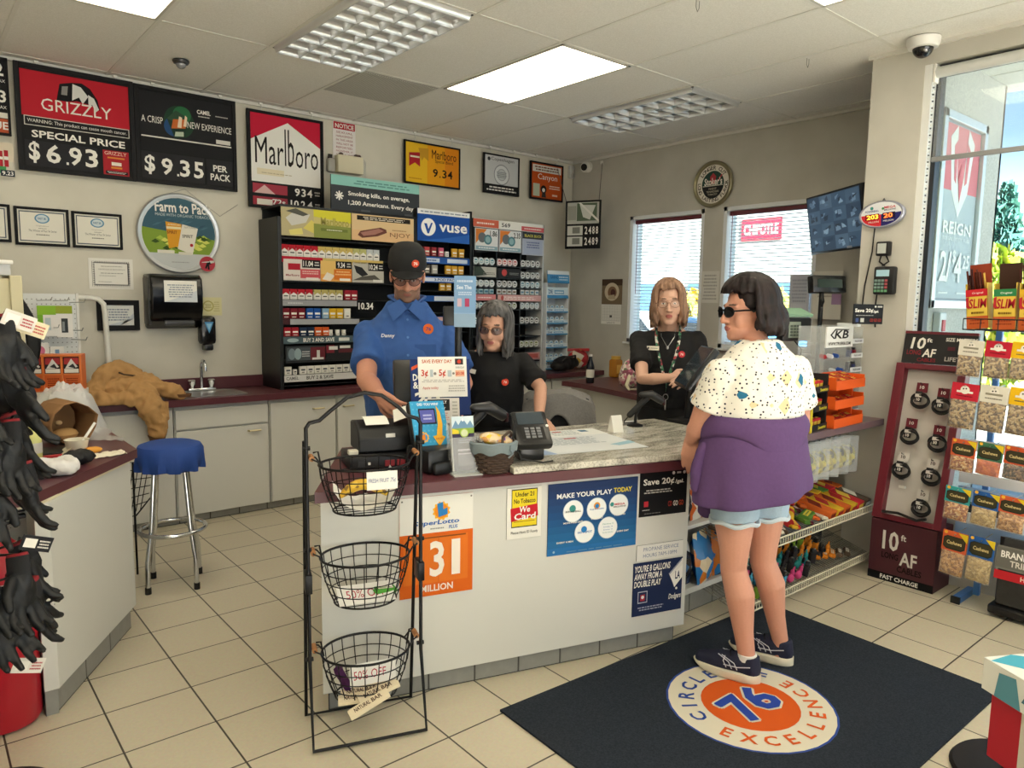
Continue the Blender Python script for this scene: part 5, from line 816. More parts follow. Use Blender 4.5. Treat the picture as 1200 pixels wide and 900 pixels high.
# wicker basket
t = thing('wicker_basket', 'small dark wicker basket with a cloth liner holding wrapped pastries', 'basket', (.715, -2.52, CT), -.29)
m = MB(); WK = M('#4a3a30', .7, vary=.3, bscale=60)
N_ = 26
def bask(a, z, q=0): f_ = .062+.016*z/.115+q; return (f_*1.12*math.cos(a), f_*.95*math.sin(a), z)
for j in range(11):
    z = .006+j*.0105; m.tube([bask(2*PI*i/52, z, .0035*(1 if (i//2+j) % 2 else -1)) for i in range(52)], .0058, WK, 6, closed=True)
for i in range(N_): a = 2*PI*i/N_; m.tube([bask(a, 0), bask(a, .118)], .003, WK, 5)
m.lathe([(.06, .0), (.064, .004)], WK, 20); m.tube([bask(2*PI*i/40, .121, .003) for i in range(40)], .0075, WK, 8, closed=True); m.obj('weave', t)
m = MB(); LN = M('#7d8a90', .85, vary=.1)
m.loft([[(lambda p: (p[0], p[1], p[2]+dz*math.sin(7*a)))(bask(a, z, q)) for a in [2*PI*i/48 for i in range(48)]] for z, q, dz in ((.085, .013, .006), (.10, .014, .004), (.125, .013, .002), (.13, .004, .002), (.10, -.006, 0))], LN, False)
m.tube([bask(-1.15, .12, .015), bask(-1.2, .10, .02), bask(-1.05, .085, .022), bask(-1.25, .07, .02)], .004, LN, 6); m.obj('cloth_liner', t)
m = MB(); m.tube([(.078, .03, .12), (.085, .01, .15), (.06, -.02, .165), (.02, -.05, .15), (.01, -.07, .12)], .006, WK, 7); m.obj('handle', t)
def pastry(x, y, z, rz, col, label):
    m = MB(); m.ell((0, 0, 0), (.055, .04, .022), m_cells('wrap_'+col.strip('#'), [col, '#e0c9a0', '#d9b27a', '#c98f4a'], 45, .2, .3), 18); m.box(-.068, -.05, -.03, .03, -.004, .004, CLEAR); m.box(.05, .068, -.03, .03, -.004, .004, CLEAR)
    o = m.obj('wrapped_pastry'); o.location = (x, y, z); o.rotation_euler = (.25, .1, rz); tag(o, label, 'pastry')
pastry(.70, -2.525, CT+.14, -.2, '#e6c44a', 'yellow topped wrapped pastry in the wicker basket'); pastry(.745, -2.54, CT+.128, .3, '#7a4a96', 'purple labelled wrapped pastry at the right side of the wicker basket')
# hand scanners
def scanner(name, label, loc, rz, sc=1):
    t = thing(name, label, 'barcode scanner', loc, rz); t.scale = (sc,)*3
    m = MB(); m.limb([(-.12, 0, .075), (-.06, 0, .135), (0, 0, .19)], (.021, .02, .022), BLK, 12); m.obj('handle', t)
    m = MB(); m.limb([(-.035, 0, .215), (.03, 0, .215), (.10, 0, .175)], (.025, .036, .033), M('#2a2b2e', .35), 14, sq=.8); m.obj('head', t)
    m = MB(); m.box(.105, .125, -.028, .028, .142, .188, M('#3a1f24', .1), .006); m.obj('window', t)
    m = MB(); m.lathe([(.055, 0), (.055, .008), (.03, .016), (.012, .022)], BLK, 20, (-.08, 0, 0)); m.tube([(-.08, 0, .02), (-.075, 0, .07), (-.05, 0, .125)], .011, BLK, 8); m.obj('stand', t)
    m = MB(); m.tube([(-.125, 0, .07), (-.15, .02, .03), (-.13, .08, .006), (-.02, .12, .006)], .004, BLK, 6); m.obj('cable', t)
scanner('hand_scanner', 'black hand scanner in its stand behind the wicker basket', (.80, -2.33, CG), -.25, .95)
scanner('hand_scanner', 'black and silver hand scanner at the back of the granite slab near the lanyard woman', (1.98, -2.27, CG), -.5, .8)
# card terminal
t = thing('card_terminal', 'black card payment terminal at the left end of the granite slab', 'card terminal', (.90, -2.53, CG), -.42)
m = MB(); m.box(-.055, .055, -.05, .06, 0, .095, M('#18191b', .35), .012); m.obj('base', t, 30)
X = Matrix.Translation((0, -.02, .12)) @ Matrix.Rotation(.75, 4, 'X'); m = MB(); m.box(-.08, .08, -.085, .095, -.02, .025, M('#1b1c1f', .3), .014, X=X); m.obj('body', t, 30)
m = MB(); m.box(-.058, .058, .02, .083, .0251, .027, M('#3c464e', .15), .002, X=X); m.obj('screen', t, 0)
m = MB(); m.box(-.05, .05, -.06, .005, .0252, .026, M('#0c0c0d', .5), X=X); KY = M('#7a7c80', .4)
for i in range(4):
    for j in range(3): m.box(-.035+.026*j, -.017+.026*j, -.052+.0145*i, -.042+.0145*i, .026, .029, KY, X=X)
m.obj('keypad', t, 0); m = MB(); m.ell((.068, .01, .026), (.007, .007, .003), WHT, 10, X=X); m.obj('button', t)
m = MB(); m.tube([(-.07, -.02, .17), (-.09, -.06, .10), (-.06, -.09, .02), (.03, -.1, .004), (.08, -.08, .004)], .0035, BLK, 6); m.obj('cable', t)
# mat and papers on granite
def sheet_on(name, label, pts, items, z=CG+.0006, cat='paper', back='#e3e8ea', th=.0008):
    p0, p1, p3 = Vector(pts[0]), Vector(pts[1]), Vector(pts[2]); u = (p1-p0); w = u.length; v = (p3-p0); h = v.length
    o3 = Vector((p0.x, p0.y, z+th)); sign(name, label, cat, o3, (u.x, u.y, 0), w, h, items, th=th, back=back, v=Vector((-u.y, u.x, 0)).normalized())
sheet_on('counter_mat', 'glossy blue and white printed mat lying on the granite slab', [(.97, -2.52), (1.52, -2.67), (1.15, -2.2)], [('r', 0, 0, 1, 1, '#d9dde0'), ('p', [(0, .3), (.3, 1), (0, 1)], '#a9bfd8'), ('p', [(0, .0), (.16, 0), (.1, .5), (0, .4)], '#9fb3d4'), ('l', .2, .45, .8, .9, 7, '#aab5bd'), ('r', .5, .8, .62, .86, '#b8606a'), ('p', [(.1, .8), (.4, .98), (.4, .86), (.2, .7)], '#4f8fb5'), ('p', [(.75, .3), (1, .45), (1, .3), (.8, .2)], '#9cc3d4')])
sheet_on('leaflet', 'white printed leaflet lying flat at the back of the granite slab', [(1.30, -2.23), (1.62, -2.32), (1.34, -2.08)], [('r', 0, 0, 1, 1, '#e6e8e6'), ('l', .1, .1, .6, .9, 5, '#a9b3ba'), ('r', .66, .5, .8, .8, '#3f6f8f'), ('r', .2, .6, .35, .75, '#b0525a')], CG+.0016)
t = thing('tent_card', 'small white folded card standing on the granite slab', 'card', (1.70, -2.30, CG), -.3)
m = MB(); m.prism([(-.032, 0), (.032, 0), (.004, .085), (-.004, .085)], -.03, .03, PAPER, X=Matrix(((0, 0, 1, 0), (1, 0, 0, 0), (0, 1, 0, 0), (0, 0, 0, 1)))); m.obj('card', t, 0)
t = thing('receipt_box', 'low black box with a silver strip behind the granite slab beside the customer', 'electronics', (2.45, -2.60, CG), -.35)
m = MB(); rounded(m, .34, .26, .10, BLK, .01); m.obj('case', t, 30); m = MB(); m.sheet(lambda a, b: (-.1+.26*a, -.09+.2*b, .1015+.02*abs(math.sin(5*a+2*b))), 8, 5, M('#d9dde0', .3)); m.obj('plastic_sheet', t)
m = MB(); m.tube([(.1, -.13, .06), (-.05, -.17, .05), (-.2, -.15, .015), (-.26, -.05, .006)], .004, M('#a9abab', .5), 6); m.obj('cable', t)
t = thing('register_monitor', 'tilted black touch screen monitor between the lanyard woman and the customer', 'monitor', (2.27, -2.40, CG+.1), -.6)
X = Matrix.Translation((-.02, -.05, .08)) @ rotz(2.05) @ Matrix.Rotation(.75, 4, 'X')
t.location = (2.21, -2.33, CG); t.rotation_euler = (0, 0, 0); X = frame_m((2.075, -2.455, 1.12), (.642, .767, 0), (.53, -.30, .80))
m = MB(); m.box(0, .28, 0, .27, -.012, .03, M('#1b1c1f', .3), .01, X=X); m.obj('screen_housing', t, 30, True); m = MB(); m.box(.012, .268, .012, .258, -.0135, -.0125, M('#2f3b46', .1), X=X); m.obj('screen', t, 0, True)
m = MB(); m.tube([tuple(X @ Vector((.14, .12, .02))), (2.27, -2.34, 1.08), (2.27, -2.33, .93)], .022, BLK, 8); m.box(2.18, 2.36, -2.41, -2.25, CG, CG+.02, BLK, .008); m.obj('base', t, 30, True)
# ---------------------------------------------------------------- office chair with sweatshirt
t = thing('office_chair', 'dark office chair behind the granite slab, its back covered by a grey sweatshirt', 'chair', (1.91, -1.59, 0), -.62)
m = MB(); m.box(-.21, .21, -.2, .2, .46, .54, M('#202124', .8), .03); m.obj('seat', t); m = MB(); m.box(-.19, .19, -.255, -.205, .60, 1.02, M('#202124', .8), .04); m.obj('backrest', t); m = MB(); m.tube([(0, .1, .47), (0, -.2, .47), (0, -.24, .62)], .018, BLK, 8); m.obj('spine', t)
m = MB(); m.cyl((0, 0, .12), (0, 0, .47), .025, STEEL); m.obj('column', t)
for k in range(5):
    a = 2*PI*k/5; m = MB(); m.tube([(0, 0, .13), (.26*math.cos(a), .26*math.sin(a), .07)], [.026, .016], BLK, 8); l_ = m.obj('leg', t); m = MB(); m.cyl((.26*math.cos(a)-.012, .26*math.sin(a), .03), (.26*math.cos(a)+.012, .26*math.sin(a), .03), .03, BLK, 14); m.obj('caster', l_)
m = MB(); GF = M('#7b7978', .95, bump=.5, bscale=90, vary=.22)
def hood(a, b):
    x = (a-.5)*.42; th_ = b*PI
    zb = .90-.25*(abs(x)/.115)**2.2 if abs(x) < .115 else .65
    if b < .5: s_ = b/.5; y, z = -.272-.008*math.sin(19*x+3)-.02*(1-s_), zb+(1.035-zb)*s_
    else: s_ = (b-.5)/.5; y, z = -.19, 1.035-.3*s_
    return (x*(1+.16*(1-(z-.65)/.385)), y+.02*(1-abs(2*b-1))**8, z+.008*noise.noise(Vector((x*14, b*5, 2)))-.05*(abs(x)/.21)**4)
m.sheet(hood, 20, 20, GF); o = m.obj('sweatshirt', loc=None); o.location = (1.91, -1.59, .03); o.rotation_euler = (0, 0, -.62); tag(o, 'grey sweatshirt draped over the office chair back behind the granite slab', 'sweatshirt'); sd = o.modifiers.new('s', 'SOLIDIFY'); sd.thickness = .015
# ---------------------------------------------------------------- back right corner
t = thing('corner_desk', 'maroon topped desk run along the right wall behind the lanyard woman', 'desk', (3.8, -1.1, 0))
m = MB(); m.prism([(4.44, -.12), (3.36, -.16), (3.36, -.40), (3.17, -1.18), (3.17, -2.05), (4.44, -2.05)], .832, .8745, MAROON); m.obj('top', t, 0, True)
m = MB(); m.prism([(4.42, -.15), (3.45, -.19), (3.45, -.42), (3.25, -1.2), (3.25, -2.0), (4.42, -2.0)], .0, .831, LAM); m.obj('body', t, 0, True)
t = thing('snack_bag', 'red and white snack bag on the back worktop in the room corner', 'snack bag', (4.32, .60, .876), -.5)
m = MB(); m.ell((0, 0, .105), (.115, .05, .10), m_cells('red_bag', ['#b9303a', '#d9d2c2', '#c9a24a', '#a02a30'], 18, .3, .1), 20); m.obj('bag', t)
m = MB(); m.box(-.12, .12, -.006, .006, .185, .215, M('#c03a40', .3), .003); m.obj('top_seal', t)
t = thing('handbag', 'slumped black bag on the back worktop left of the dark bottle', 'bag', (3.98, .48, .876))
m = MB(); m.ell((4.0, .45, .96), (.16, .09, .075), BLK, 18); m.ell((3.90, .43, .937), (.12, .08, .05), BLK, 14); me = fuse(m, M('#17171a', .6, bump=.3, bscale=25), .012, 3, .015, 9)
o = MB().obj('body', t, me=me); o.location = -Vector(t.location); m = MB(); m.tube([(3.88, .40, .97), (3.93, .36, 1.03), (4.05, .37, 1.04), (4.1, .42, .98)], .01, BLK, 8); m.obj('strap', t, 40, True)
def bottle(name, label, x, y, z, h, r, body, cap, clear=False):
    t = thing(name, label, 'bottle', (x, y, z)); m = MB(); m.lathe([(r*.9, 0), (r, .01), (r, h*.55), (r*.92, h*.62), (r*.45, h*.82), (r*.38, h*.88), (r*.38, h*.93)], m_sheer('#dfe6ea', .3, 'clear_bottle') if clear else M(body, .12), 20); m.obj('body', t)
    m = MB(); m.cyl((0, 0, h*.925), (0, 0, h), r*.44, M(cap, .4), 16); m.obj('cap', t); m = MB(); m.lathe([(r*1.012, h*.2), (r*1.012, h*.48)], M('#d5d2cb' if not clear else '#c7d4de', .5), 20); m.obj('label_band', t)
bottle('drink_bottle', 'dark drink bottle with a white cap on the desk in the corner', 3.45, -.42, .8755, .25, .036, '#1b1c26', '#d6d6d4')
bottle('water_bottle', 'empty clear plastic bottle behind the floral bag', 4.0, -.5, .8755, .26, .036, '#dfe6ea', '#cfd6da', True)
t = thing('amber_jar', 'square amber jar between the dark bottle and the clear bottle', 'jar', (4.02, -.2, .8755)); m = MB(); m.box(-.05, .05, -.05, .05, 0, .17, M('#b57a2e', .25), .02); m.obj('body', t); m = MB(); m.box(-.04, .04, -.053, -.05, .04, .12, M('#d9a548', .5)); m.obj('label_print', t, 0); m = MB(); m.cyl((0, 0, .17), (0, 0, .2), .045, M('#c9a04a', .4)); m.obj('lid', t)
t = thing('tote_bag', 'floral bag with cream straps on the desk behind the lanyard woman', 'bag', (3.42, -.92, .8755))
m = MB(); m.ell((0, 0, .10), (.12, .1, .10), M('#b', .5) if False else BLK, 18); m.ell((.0, .02, .17), (.085, .07, .07), BLK, 14)
FL = m_cells('floral', ['#d9c9bd', '#b86a80', '#e3d9cf', '#8a4a5c', '#c9a2a2', '#6a7a5a'], 42, .85, .1); me = fuse(m, FL, .012, 3, .02, 14); MB().obj('body', t, me=me)
m = MB(); m.tube([(-.10, -.06, .12), (-.17, -.09, .05), (-.17, -.12, .02), (-.02, -.14, .014), (.1, -.13, .014)], .014, M('#d9d0b5', .8), 7, sq=.5); m.tube([(.09, -.04, .14), (.16, -.08, .05), (.24, -.1, .014), (.14, -.15, .014)], .014, M('#d9d0b5', .8), 7, sq=.5); m.obj('strap', t)
# ---------------------------------------------------------------- right hand counter with candy shelves
SY = -2.94
t = thing('side_counter', 'maroon edged side counter with shelves of sweets below, between service counter and pillar', 'counter', (2.7, -2.6, 0))
m = MB(); m.prism([(1.72, SY+.005), (3.385, SY+.005), (3.385, -2.22), (2.26, -2.22), (2.21, -2.56)], .868, .905, M('#6b565c', .35)); m.obj('top', t, 0, True)
m = MB(); m.box(1.86, 3.385, -2.62, -2.25, .14, .865, M('#8f9092', .6)); m.obj('back_panel', t, 0, True)
m = MB(); m.box(1.70, 2.28, -2.72, -2.62, .135, .165, M('#c9c8c2', .5), .003); m.obj('shelf_board', t, 0, True)
m = MB(); m.box(1.70, 2.28, -2.72, -2.62, .47, .49, M('#c9c8c2', .5), .003); m.obj('shelf_board', t, 0, True)
m = MB(); tile_run(m, Matrix.Translation((1.70, -2.66, 0)), .6, .133, 3); m.box(1.86, 3.38, -2.6, -2.3, 0, .13, M('#3f3f40', .7)); m.obj('tile_base', t, 0, True)
def wire_shelf(z0, z1, x0, x1, back):
    m = MB(); WW = M('#d9d3bd', .4)
    for z in (z0, z1): m.tube([(x0, SY, z), (x1, SY, z)], .004, WW, 6)
    n = int((x1-x0)/.024)
    for i in range(n+1): x = x0+(x1-x0)*i/n; m.tube([(x, SY, z0), (x, SY, z1)], .0028, WW, 4)
    a = m.obj('wire_lip', t, 40, True); m = MB(); DW = M('#77766e', .4)
    for i in range(0, n+1): x = x0+(x1-x0)*i/n; m.tube([(x, SY, z0), (x, -2.62, back)], .0022, DW, 4)
    for k in range(6): y = SY+(-2.62-SY)*k/5; m.tube([(x0, y, z0+(back-z0)*k/5-.002), (x1, y, z0+(back-z0)*k/5-.002)], .003, DW, 4)
    m.obj('wire_grid', t, 40, True)
wire_shelf(.352, .392, 1.95, 3.36, .44); wire_shelf(.060, .098, 1.95, 3.36, .15)
def zshelf(y, lo, hi): return lo+(hi-lo)*(y-SY)/(-2.62-SY)
def packet(w, d, h, col, kind):
    m = MB(); c2 = {'#c8a02c': '#a52a2a', '#b82c34': '#e3c24a', '#c9622a': '#7a2a1c', '#4f7a34': '#d9c84a'}.get(col, '#e0d9cc')
    if kind == 'bar':
        rs_ = [[(x, y*d/2, zz*h) for y, zz in ((-1, .5), (-.7, 1), (.7, 1), (1, .5), (.7, 0), (-.7, 0))] for x in (-w*.42, w*.42)]
        m.loft(rs_, cm(col)); m.box(-w*.5, -w*.42, -d*.45, d*.45, h*.42, h*.55, cm(col)); m.box(w*.42, w*.5, -d*.45, d*.45, h*.42, h*.55, cm(col))
        m.draw(frame_m((-w*.36, -d*.33, h), BX, (0, 1, 0)), w*.72, d*.66, [('r', .05, .2, .95, .8, c2), ('l', .15, .35, .85, .7, 1, col)], .0006, .0003)
    elif kind == 'box':
        m.box(-w/2, w/2, -d/2, d/2, 0, h, cm(col), .003); m.draw(frame_m((-w/2, -d/2, 0), BX, BZ), w, h, [('r', .06, .3, .94, .75, c2)], .0006, .0003); m.draw(frame_m((-w/2, -d/2, h), BX, (0, 1, 0)), w, d, [('p', [(.1, .3), (.9, .5), (.9, .9), (.1, .7)], c2)], .0006, .0003)
    elif kind == 'tube': m.cyl((-w/2, 0, d/2), (w/2, 0, d/2), d/2, cm(col), 14); m.cyl((-w/2-.006, 0, d/2), (-w/2, 0, d/2), d*.52, cm(c2), 14); m.cyl((w*.1, 0, d/2), (w*.3, 0, d/2), d*.51, cm(c2), 14)
    elif kind == 'toy':
        m.ell((0, 0, h*.35), (w*.45, d*.4, h*.35), cm(col), 12); m.ell((w*.22, 0, h*.75), (w*.22, d*.3, h*.28), cm(c2 if col in ('#c8a02c',) else col), 10); m.ell((-w*.3, d*.2, h*.5), (w*.16, d*.2, h*.22), cm('#202225'), 8); m.limb([(w*.25, 0, h*.9), (w*.4, 0, h*1.15)], (h*.07, h*.05), cm(col), 6)
    elif kind == 'lighter':
        m.box(-w/2, w/2, -d/2, d/2, 0, h*.72, cm(col), .004); m.box(-w*.45, w*.45, -d*.4, d*.4, h*.72, h, M('#2a2b2e', .3), .003); m.ell((w*.2, 0, h*.95), (w*.2, d*.3, h*.12), STEEL, 8)
    return m
PT = {}
def put(kind, name, col, dims, loc, rot, label, cat, group):
    k = (kind, col, dims)
    if k not in PT: o = packet(*dims, col, kind).obj(name); PT[k] = o.data
    else: o = bpy.data.objects.new(name, PT[k]); COL.objects.link(o)
    o.location = loc; o.rotation_euler = rot; tag(o, label, cat, group)
rs = random.Random(7)
cn = {'#c8a02c': 'yellow', '#b82c34': 'red', '#c9622a': 'orange', '#4f7a34': 'green', '#3f8fb0': 'turquoise', '#6a2f3a': 'maroon', '#5a4a3c': 'brown', '#2e2a2c': 'black', '#d9d2c0': 'white'}
# upper shelf: front row of bar boxes at the right, loose bars behind, toys at the left
for i, c_ in enumerate(('#c9622a', '#c8a02c', '#c9622a', '#c8a02c', '#b82c34', '#5a4a3c')):
    x = 2.84+.085*i; put('box', 'candy_box', c_, (.08, .2, .05), (x, -2.82, zshelf(-2.82, .365, .445)), (.22, 0, .1), '%s candy box in the slanted run at the right end of the upper wire shelf' % cn[c_], 'candy box', 'candy boxes on the upper shelf, '+cn[c_])
for i in range(26):
    c_ = ('#c8a02c', '#b82c34', '#4f7a34', '#6a2f3a', '#c9622a', '#d9d2c0', '#5a4a3c')[i % 7]; x = 2.02+.053*i % .8 if False else 2.0+(i % 13)*.066; y = (-2.865, -2.75)[i//13]
    put('bar', 'candy_bar', c_, (.13, .045, .02), (x, y, zshelf(y, .362, .445)+.004+.012*(i % 2)), (.22, 0, 1.2+rs.uniform(-.5, .5)), '%s candy bar lying in the loose pile on the upper wire shelf' % cn[c_], 'candy bar', 'candy bars on the upper shelf, '+cn[c_])
for i in range(10):
    c_ = ('#6a2f3a', '#c8a02c', '#4f7a34', '#b82c34', '#c9622a')[i % 5]; put('box', 'candy_box', c_, (.07, .13, .035), (2.48+.088*i, -2.68, .445), (.15, 0, .2+rs.uniform(-.2, .2)), '%s candy carton in the back row of the upper wire shelf' % cn[c_], 'candy box', 'candy cartons in the back row, '+cn[c_])
put('tube', 'candy_tube', '#c8a02c', (.14, .05, .05), (2.50, -2.85, .42), (0, -.25, .5), 'fat yellow candy tube lying across the front of the upper wire shelf', 'candy tube', None)
put('bar', 'candy_bar', '#4f7a34', (.17, .07, .03), (2.66, -2.86, .405), (.2, 0, .3), 'large green candy bag at the front middle of the upper wire shelf', 'candy bar', None)
for i, (x, y) in enumerate(((2.40, -2.76), (2.47, -2.74))): put('toy', 'candy_toy', '#3f8fb0', (.08, .06, .11), (x, y, .42), (0, 0, .6*i), 'turquoise toy candy dispenser standing on the upper wire shelf', 'toy', 'turquoise toys on the upper shelf')
# lower shelf: rows of small toys and lighters, bare wire at the right
toyc = (('#3f8fb0', 'blue'), ('#c2447a', 'pink'), ('#86a83a', 'green'), ('#d8862c', 'orange'), ('#2e8a8a', 'teal'), ('#2e2a2c', 'black'), ('#9a7a2c', 'amber'))
for i in range(44):
    r_, k = divmod(i, 11); y = -2.88+.062*r_; x = 2.16+.082*k+(.02 if r_ % 2 else 0)
    c_, nm = toyc[(2, 0, 1, 5, 4, 5, 3)[(k//2+r_) % 7]] if k < 10 else toyc[3]
    kind = 'toy' if (k+r_) % 3 else 'lighter'
    if r_ == 0 and k > 6: continue
    put(kind, 'novelty_toy' if kind == 'toy' else 'lighter', c_, (.055, .045, .075) if kind == 'toy' else (.035, .03, .085), (x, y, zshelf(y, .066, .152)), (.15, 0, rs.uniform(-.6, .6)), '%s %s in the rows on the lower wire shelf' % (nm, 'novelty toy' if kind == 'toy' else 'boxy lighter'), 'toy' if kind == 'toy' else 'lighter', '%s %s on the lower shelf' % (nm, kind))
for i in range(5): put('bar', 'candy_bar', '#d8862c' if i < 3 else '#5a4a3c', (.11, .04, .025), (2.93+.05*i, -2.80-.02*i, .105), (.2, 0, .5), '%s candy bar at the sparse right end of the lower wire shelf' % ('orange' if i < 3 else 'brown'), 'candy bar', 'right end bars, '+('orange' if i < 3 else 'brown'))
# hanging clear bags on hooks
def clear_bag(x, y, z, w, h, fill, label, rz=0):
    t2 = thing('hanging_bag', label, 'snack bag', (x, y, z), rz, group='clear zip bags under the counter edge')
    m = MB(); m.loft([[(px*w/2, py, zz) for px, py in ((-1, 0), (-.5, -d_), (.5, -d_), (1, 0), (.5, d_), (-.5, d_))] for zz, d_ in ((0, .003), (-.04, .006), (-h*.5, .022), (-h+.02, .02), (-h, .004))], m_sheer('#d9dee0', .3, 'zip_bag')); m.obj('pouch', t2)
    m = MB(); m.ell((0, 0, -h*.55), (w*.40, .014, h*.33), m_cells('fill_'+fill.strip('#'), [fill, '#d8c63a', '#a89a2a', '#3a3a30'], 60, .4, .4), 14); m.obj('contents', t2)
    m = MB(); m.tube([(0, .13, .03), (0, -.02, .01), (0, -.03, .025)], .003, STEEL, 5); m.obj('hook', t2)
for i, (x, y, f_) in enumerate(((2.62, -2.80, '#c9b830'), (2.74, -2.80, '#b5b02c'), (2.86, -2.80, '#d0c23a'), (2.98, -2.80, '#c9b848'), (3.10, -2.80, '#c5bb50'), (3.21, -2.80, '#d2c860'))): clear_bag(x, y, .80, .15, .22, f_, 'clear zip bag of yellow sweets hanging under the right hand counter edge', -.65)
for i, (x, f_, l_) in enumerate(((2.43, '#7a8a3a', 'small patterned bag'), (2.55, '#5a3a4a', 'small dark bag'))): clear_bag(x, -2.83, .74, .11, .2, f_, l_+' hanging behind the customer below the counter edge', .2)
def chipbag(x, y, z, w, h, cols, rz, label, tilt=0):
    t2 = thing('chip_bag', label, 'snack bag', (x, y, z), rz, rot=(tilt, 0, rz))
    m = MB(); m.loft([[(px*w/2*(1 if abs(px) == 1 else 1), py, zz) for px, py in ((-1, 0), (-.6, -d_), (.6, -d_), (1, 0), (.6, d_), (-.6, d_))] for zz, d_ in ((0, .004), (.02, .02), (h*.4, .045), (h*.8, .03), (h-.02, .006), (h, .003))], m_cells('chip_'+cols[0].strip('#'), list(cols), 16, .25, .05)); m.obj('bag', t2)
chipbag(1.80, -2.675, .1655, .15, .24, ('#2a3f66', '#1c1e26', '#3f6f9f', '#c9c9cc'), .0, 'dark blue chip bag standing on the white bottom shelf nearest the counter end', -.1)
chipbag(1.95, -2.71, .1655, .16, .26, ('#c9762c', '#2f74b0', '#e0cfae', '#2f74b0'), .2, 'orange and blue chip bag leaning on the white bottom shelf behind the customer\'s leg', -.15)
chipbag(2.12, -2.70, .1655, .15, .24, ('#2f74b0', '#c9762c', '#23304a'), -.1, 'blue chip bag on the white bottom shelf hidden between the customer\'s legs', -.1)
chipbag(1.78, -2.67, .4905, .14, .21, ('#c8ccd2', '#23262e', '#8f98a8', '#23262e'), .05, 'silver and black chip bag on the upper white shelf beside the counter end', -.05)
chipbag(1.93, -2.67, .4905, .15, .22, ('#d8d2c8', '#c9622a', '#e3ddd0', '#3a3236'), .1, 'white and orange chip bag on the upper white shelf beside the customer', -.05)
# orange candy tray stand
t = thing('candy_rack', 'orange three tier tray stand of red sweets on the side counter', 'rack', (2.95, -2.865, .9055), .05)
OR = M('#dd5a1e', .4)
for i, z in enumerate((0, .105, .21)):
    m = MB(); y0, y1 = -.06, .075; x0, x1 = -.20, .18
    m.box(x0, x1, y0, y1, z, z+.006, OR); m.box(x0, x1, y0-.004, y0, z, z+.05, OR); m.box(x0, x0+.004, y0, y1, z, z+.07, OR); m.box(x1-.004, x1, y0, y1, z, z+.07, OR); m.obj('tray', t, 0)
m = MB(); m.box(-.20, .18, .075, .08, 0, .29, OR); m.box(.165, .18, .0, .075, 0, .27, OR); m.obj('back_board', t, 0)
for z, ny in ((.006, 2), (.111, 2), (.216, 4)):
    for i in range(5):
        for j in range(ny):
            loc = pm(t) @ Vector((-.15+.073*i, -.032+(.05 if ny == 2 else .028)*j, z+.012+.012*j)); put('bar', 'sweet_packet', '#b82c34' if (i+j) % 2 else '#c9622a', (.068, .05, .018), loc, (.35, 0, .12+rs.uniform(-.2, .2)), '%s sweet packet in the %s tier of the orange tray stand' % ('red' if (i+j) % 2 else 'orange', 'bottom' if z < .05 else 'middle' if z < .15 else 'top'), 'sweet packet', 'packets in orange trays %s %d' % (z, (i+j) % 2))
t = thing('candy_display', 'black and yellow three tier sweet display left of the orange trays', 'rack', (2.62, -2.81, .9055), .12)
m = MB(); m.box(-.115, -.10, -.10, .12, 0, .30, DBLK); m.box(.10, .115, -.10, .12, 0, .30, DBLK); m.box(-.1, .1, .11, .12, 0, .30, DBLK)
for z in (0, .105, .205): m.box(-.1, .1, -.10, .12, z, z+.006, DBLK)
m.draw(frame_m((-.116, -.10, 0), (0, -1, 0), BZ), .01, .01, [('r', 0, 0, 1, 1, '#c9b82c')]); m.obj('frame', t, 0)
for z in (0, .105, .205): m = MB(); m.box(-.115, .115, -.106, -.101, z, z+.035, DBLK); m.draw(frame_m((-.115, -.1062, z), BX, BZ), .23, .035, [('t', 'Sweeties', .45, .2, .92, .75, '#c9c23a', 'b')]); m.obj('tray_front', t, 0)
m = MB(); m.box(-.117, -.1005, -.108, -.1, 0, .29, M('#d0c02c', .5)); m.obj('side_strip', t, 0)
for z, ny in ((.006, 1), (.111, 1), (.211, 3)):
    for i in range(4):
        for j in range(ny): loc = pm(t) @ Vector((-.075+.05*i, -.06+.06*j, z+.004+.02*j)); put('box', 'sweet_packet', '#b82c34', (.045, .03, .05), loc, (.1, 0, .12), 'small red sweet box in the %s tier of the black and yellow display' % ('bottom' if z < .05 else 'middle' if z < .15 else 'top'), 'sweet packet', 'packets in the black display, tier %.1f' % z)
m = MB(); m.cyl((2.49, -2.86, .9055), (2.49, -2.86, 1.0), .035, M('#d0702c', .5)); m.ell((2.49, -2.86, 1.02), (.05, .045, .03), m_cells('sugar', ['#e6e0d2', '#c9a27a', '#d9d2c0'], 60), 14)
tag(m.obj('candy_jar', loc=(2.49, -2.86, .9055)), 'orange jar with a pale lumpy top beside the black and yellow display', 'jar')
# acrylic display
t = thing('acrylic_display', 'clear acrylic tower of small tools with a black and white sign, beside the pillar', 'display', (3.16, -2.695, .9055), 0)
AC = m_sheer('#dfe6ea', .2, 'acrylic_case'); m = MB(); m.box(-.25, -.246, -.08, .08, 0, .55, AC); m.box(.216, .22, -.08, .08, 0, .55, AC); m.box(-.25, .22, .076, .08, 0, .55, AC); m.box(.075, .078, -.08, .08, 0, .55, AC); m.obj('case', t, 0)
for i in range(6):
    z = .02+.086*i; m = MB(); m.box(-.246, .216, -.08, .076, z-.004, z, AC); m.obj('shelf', t, 0)
    m = MB(); m.box(.08, .218, -.088, -.082, z-.004, z+.024, M('#e3e6ea', .4)); m.draw(frame_m((.08, -.0885, z-.004), BX, BZ), .138, .028, [('t', 'TRUE KNIFE', .15, .3, .85, .7, '#3a3f52', 'b')]); m.obj('shelf_label', t, 0)
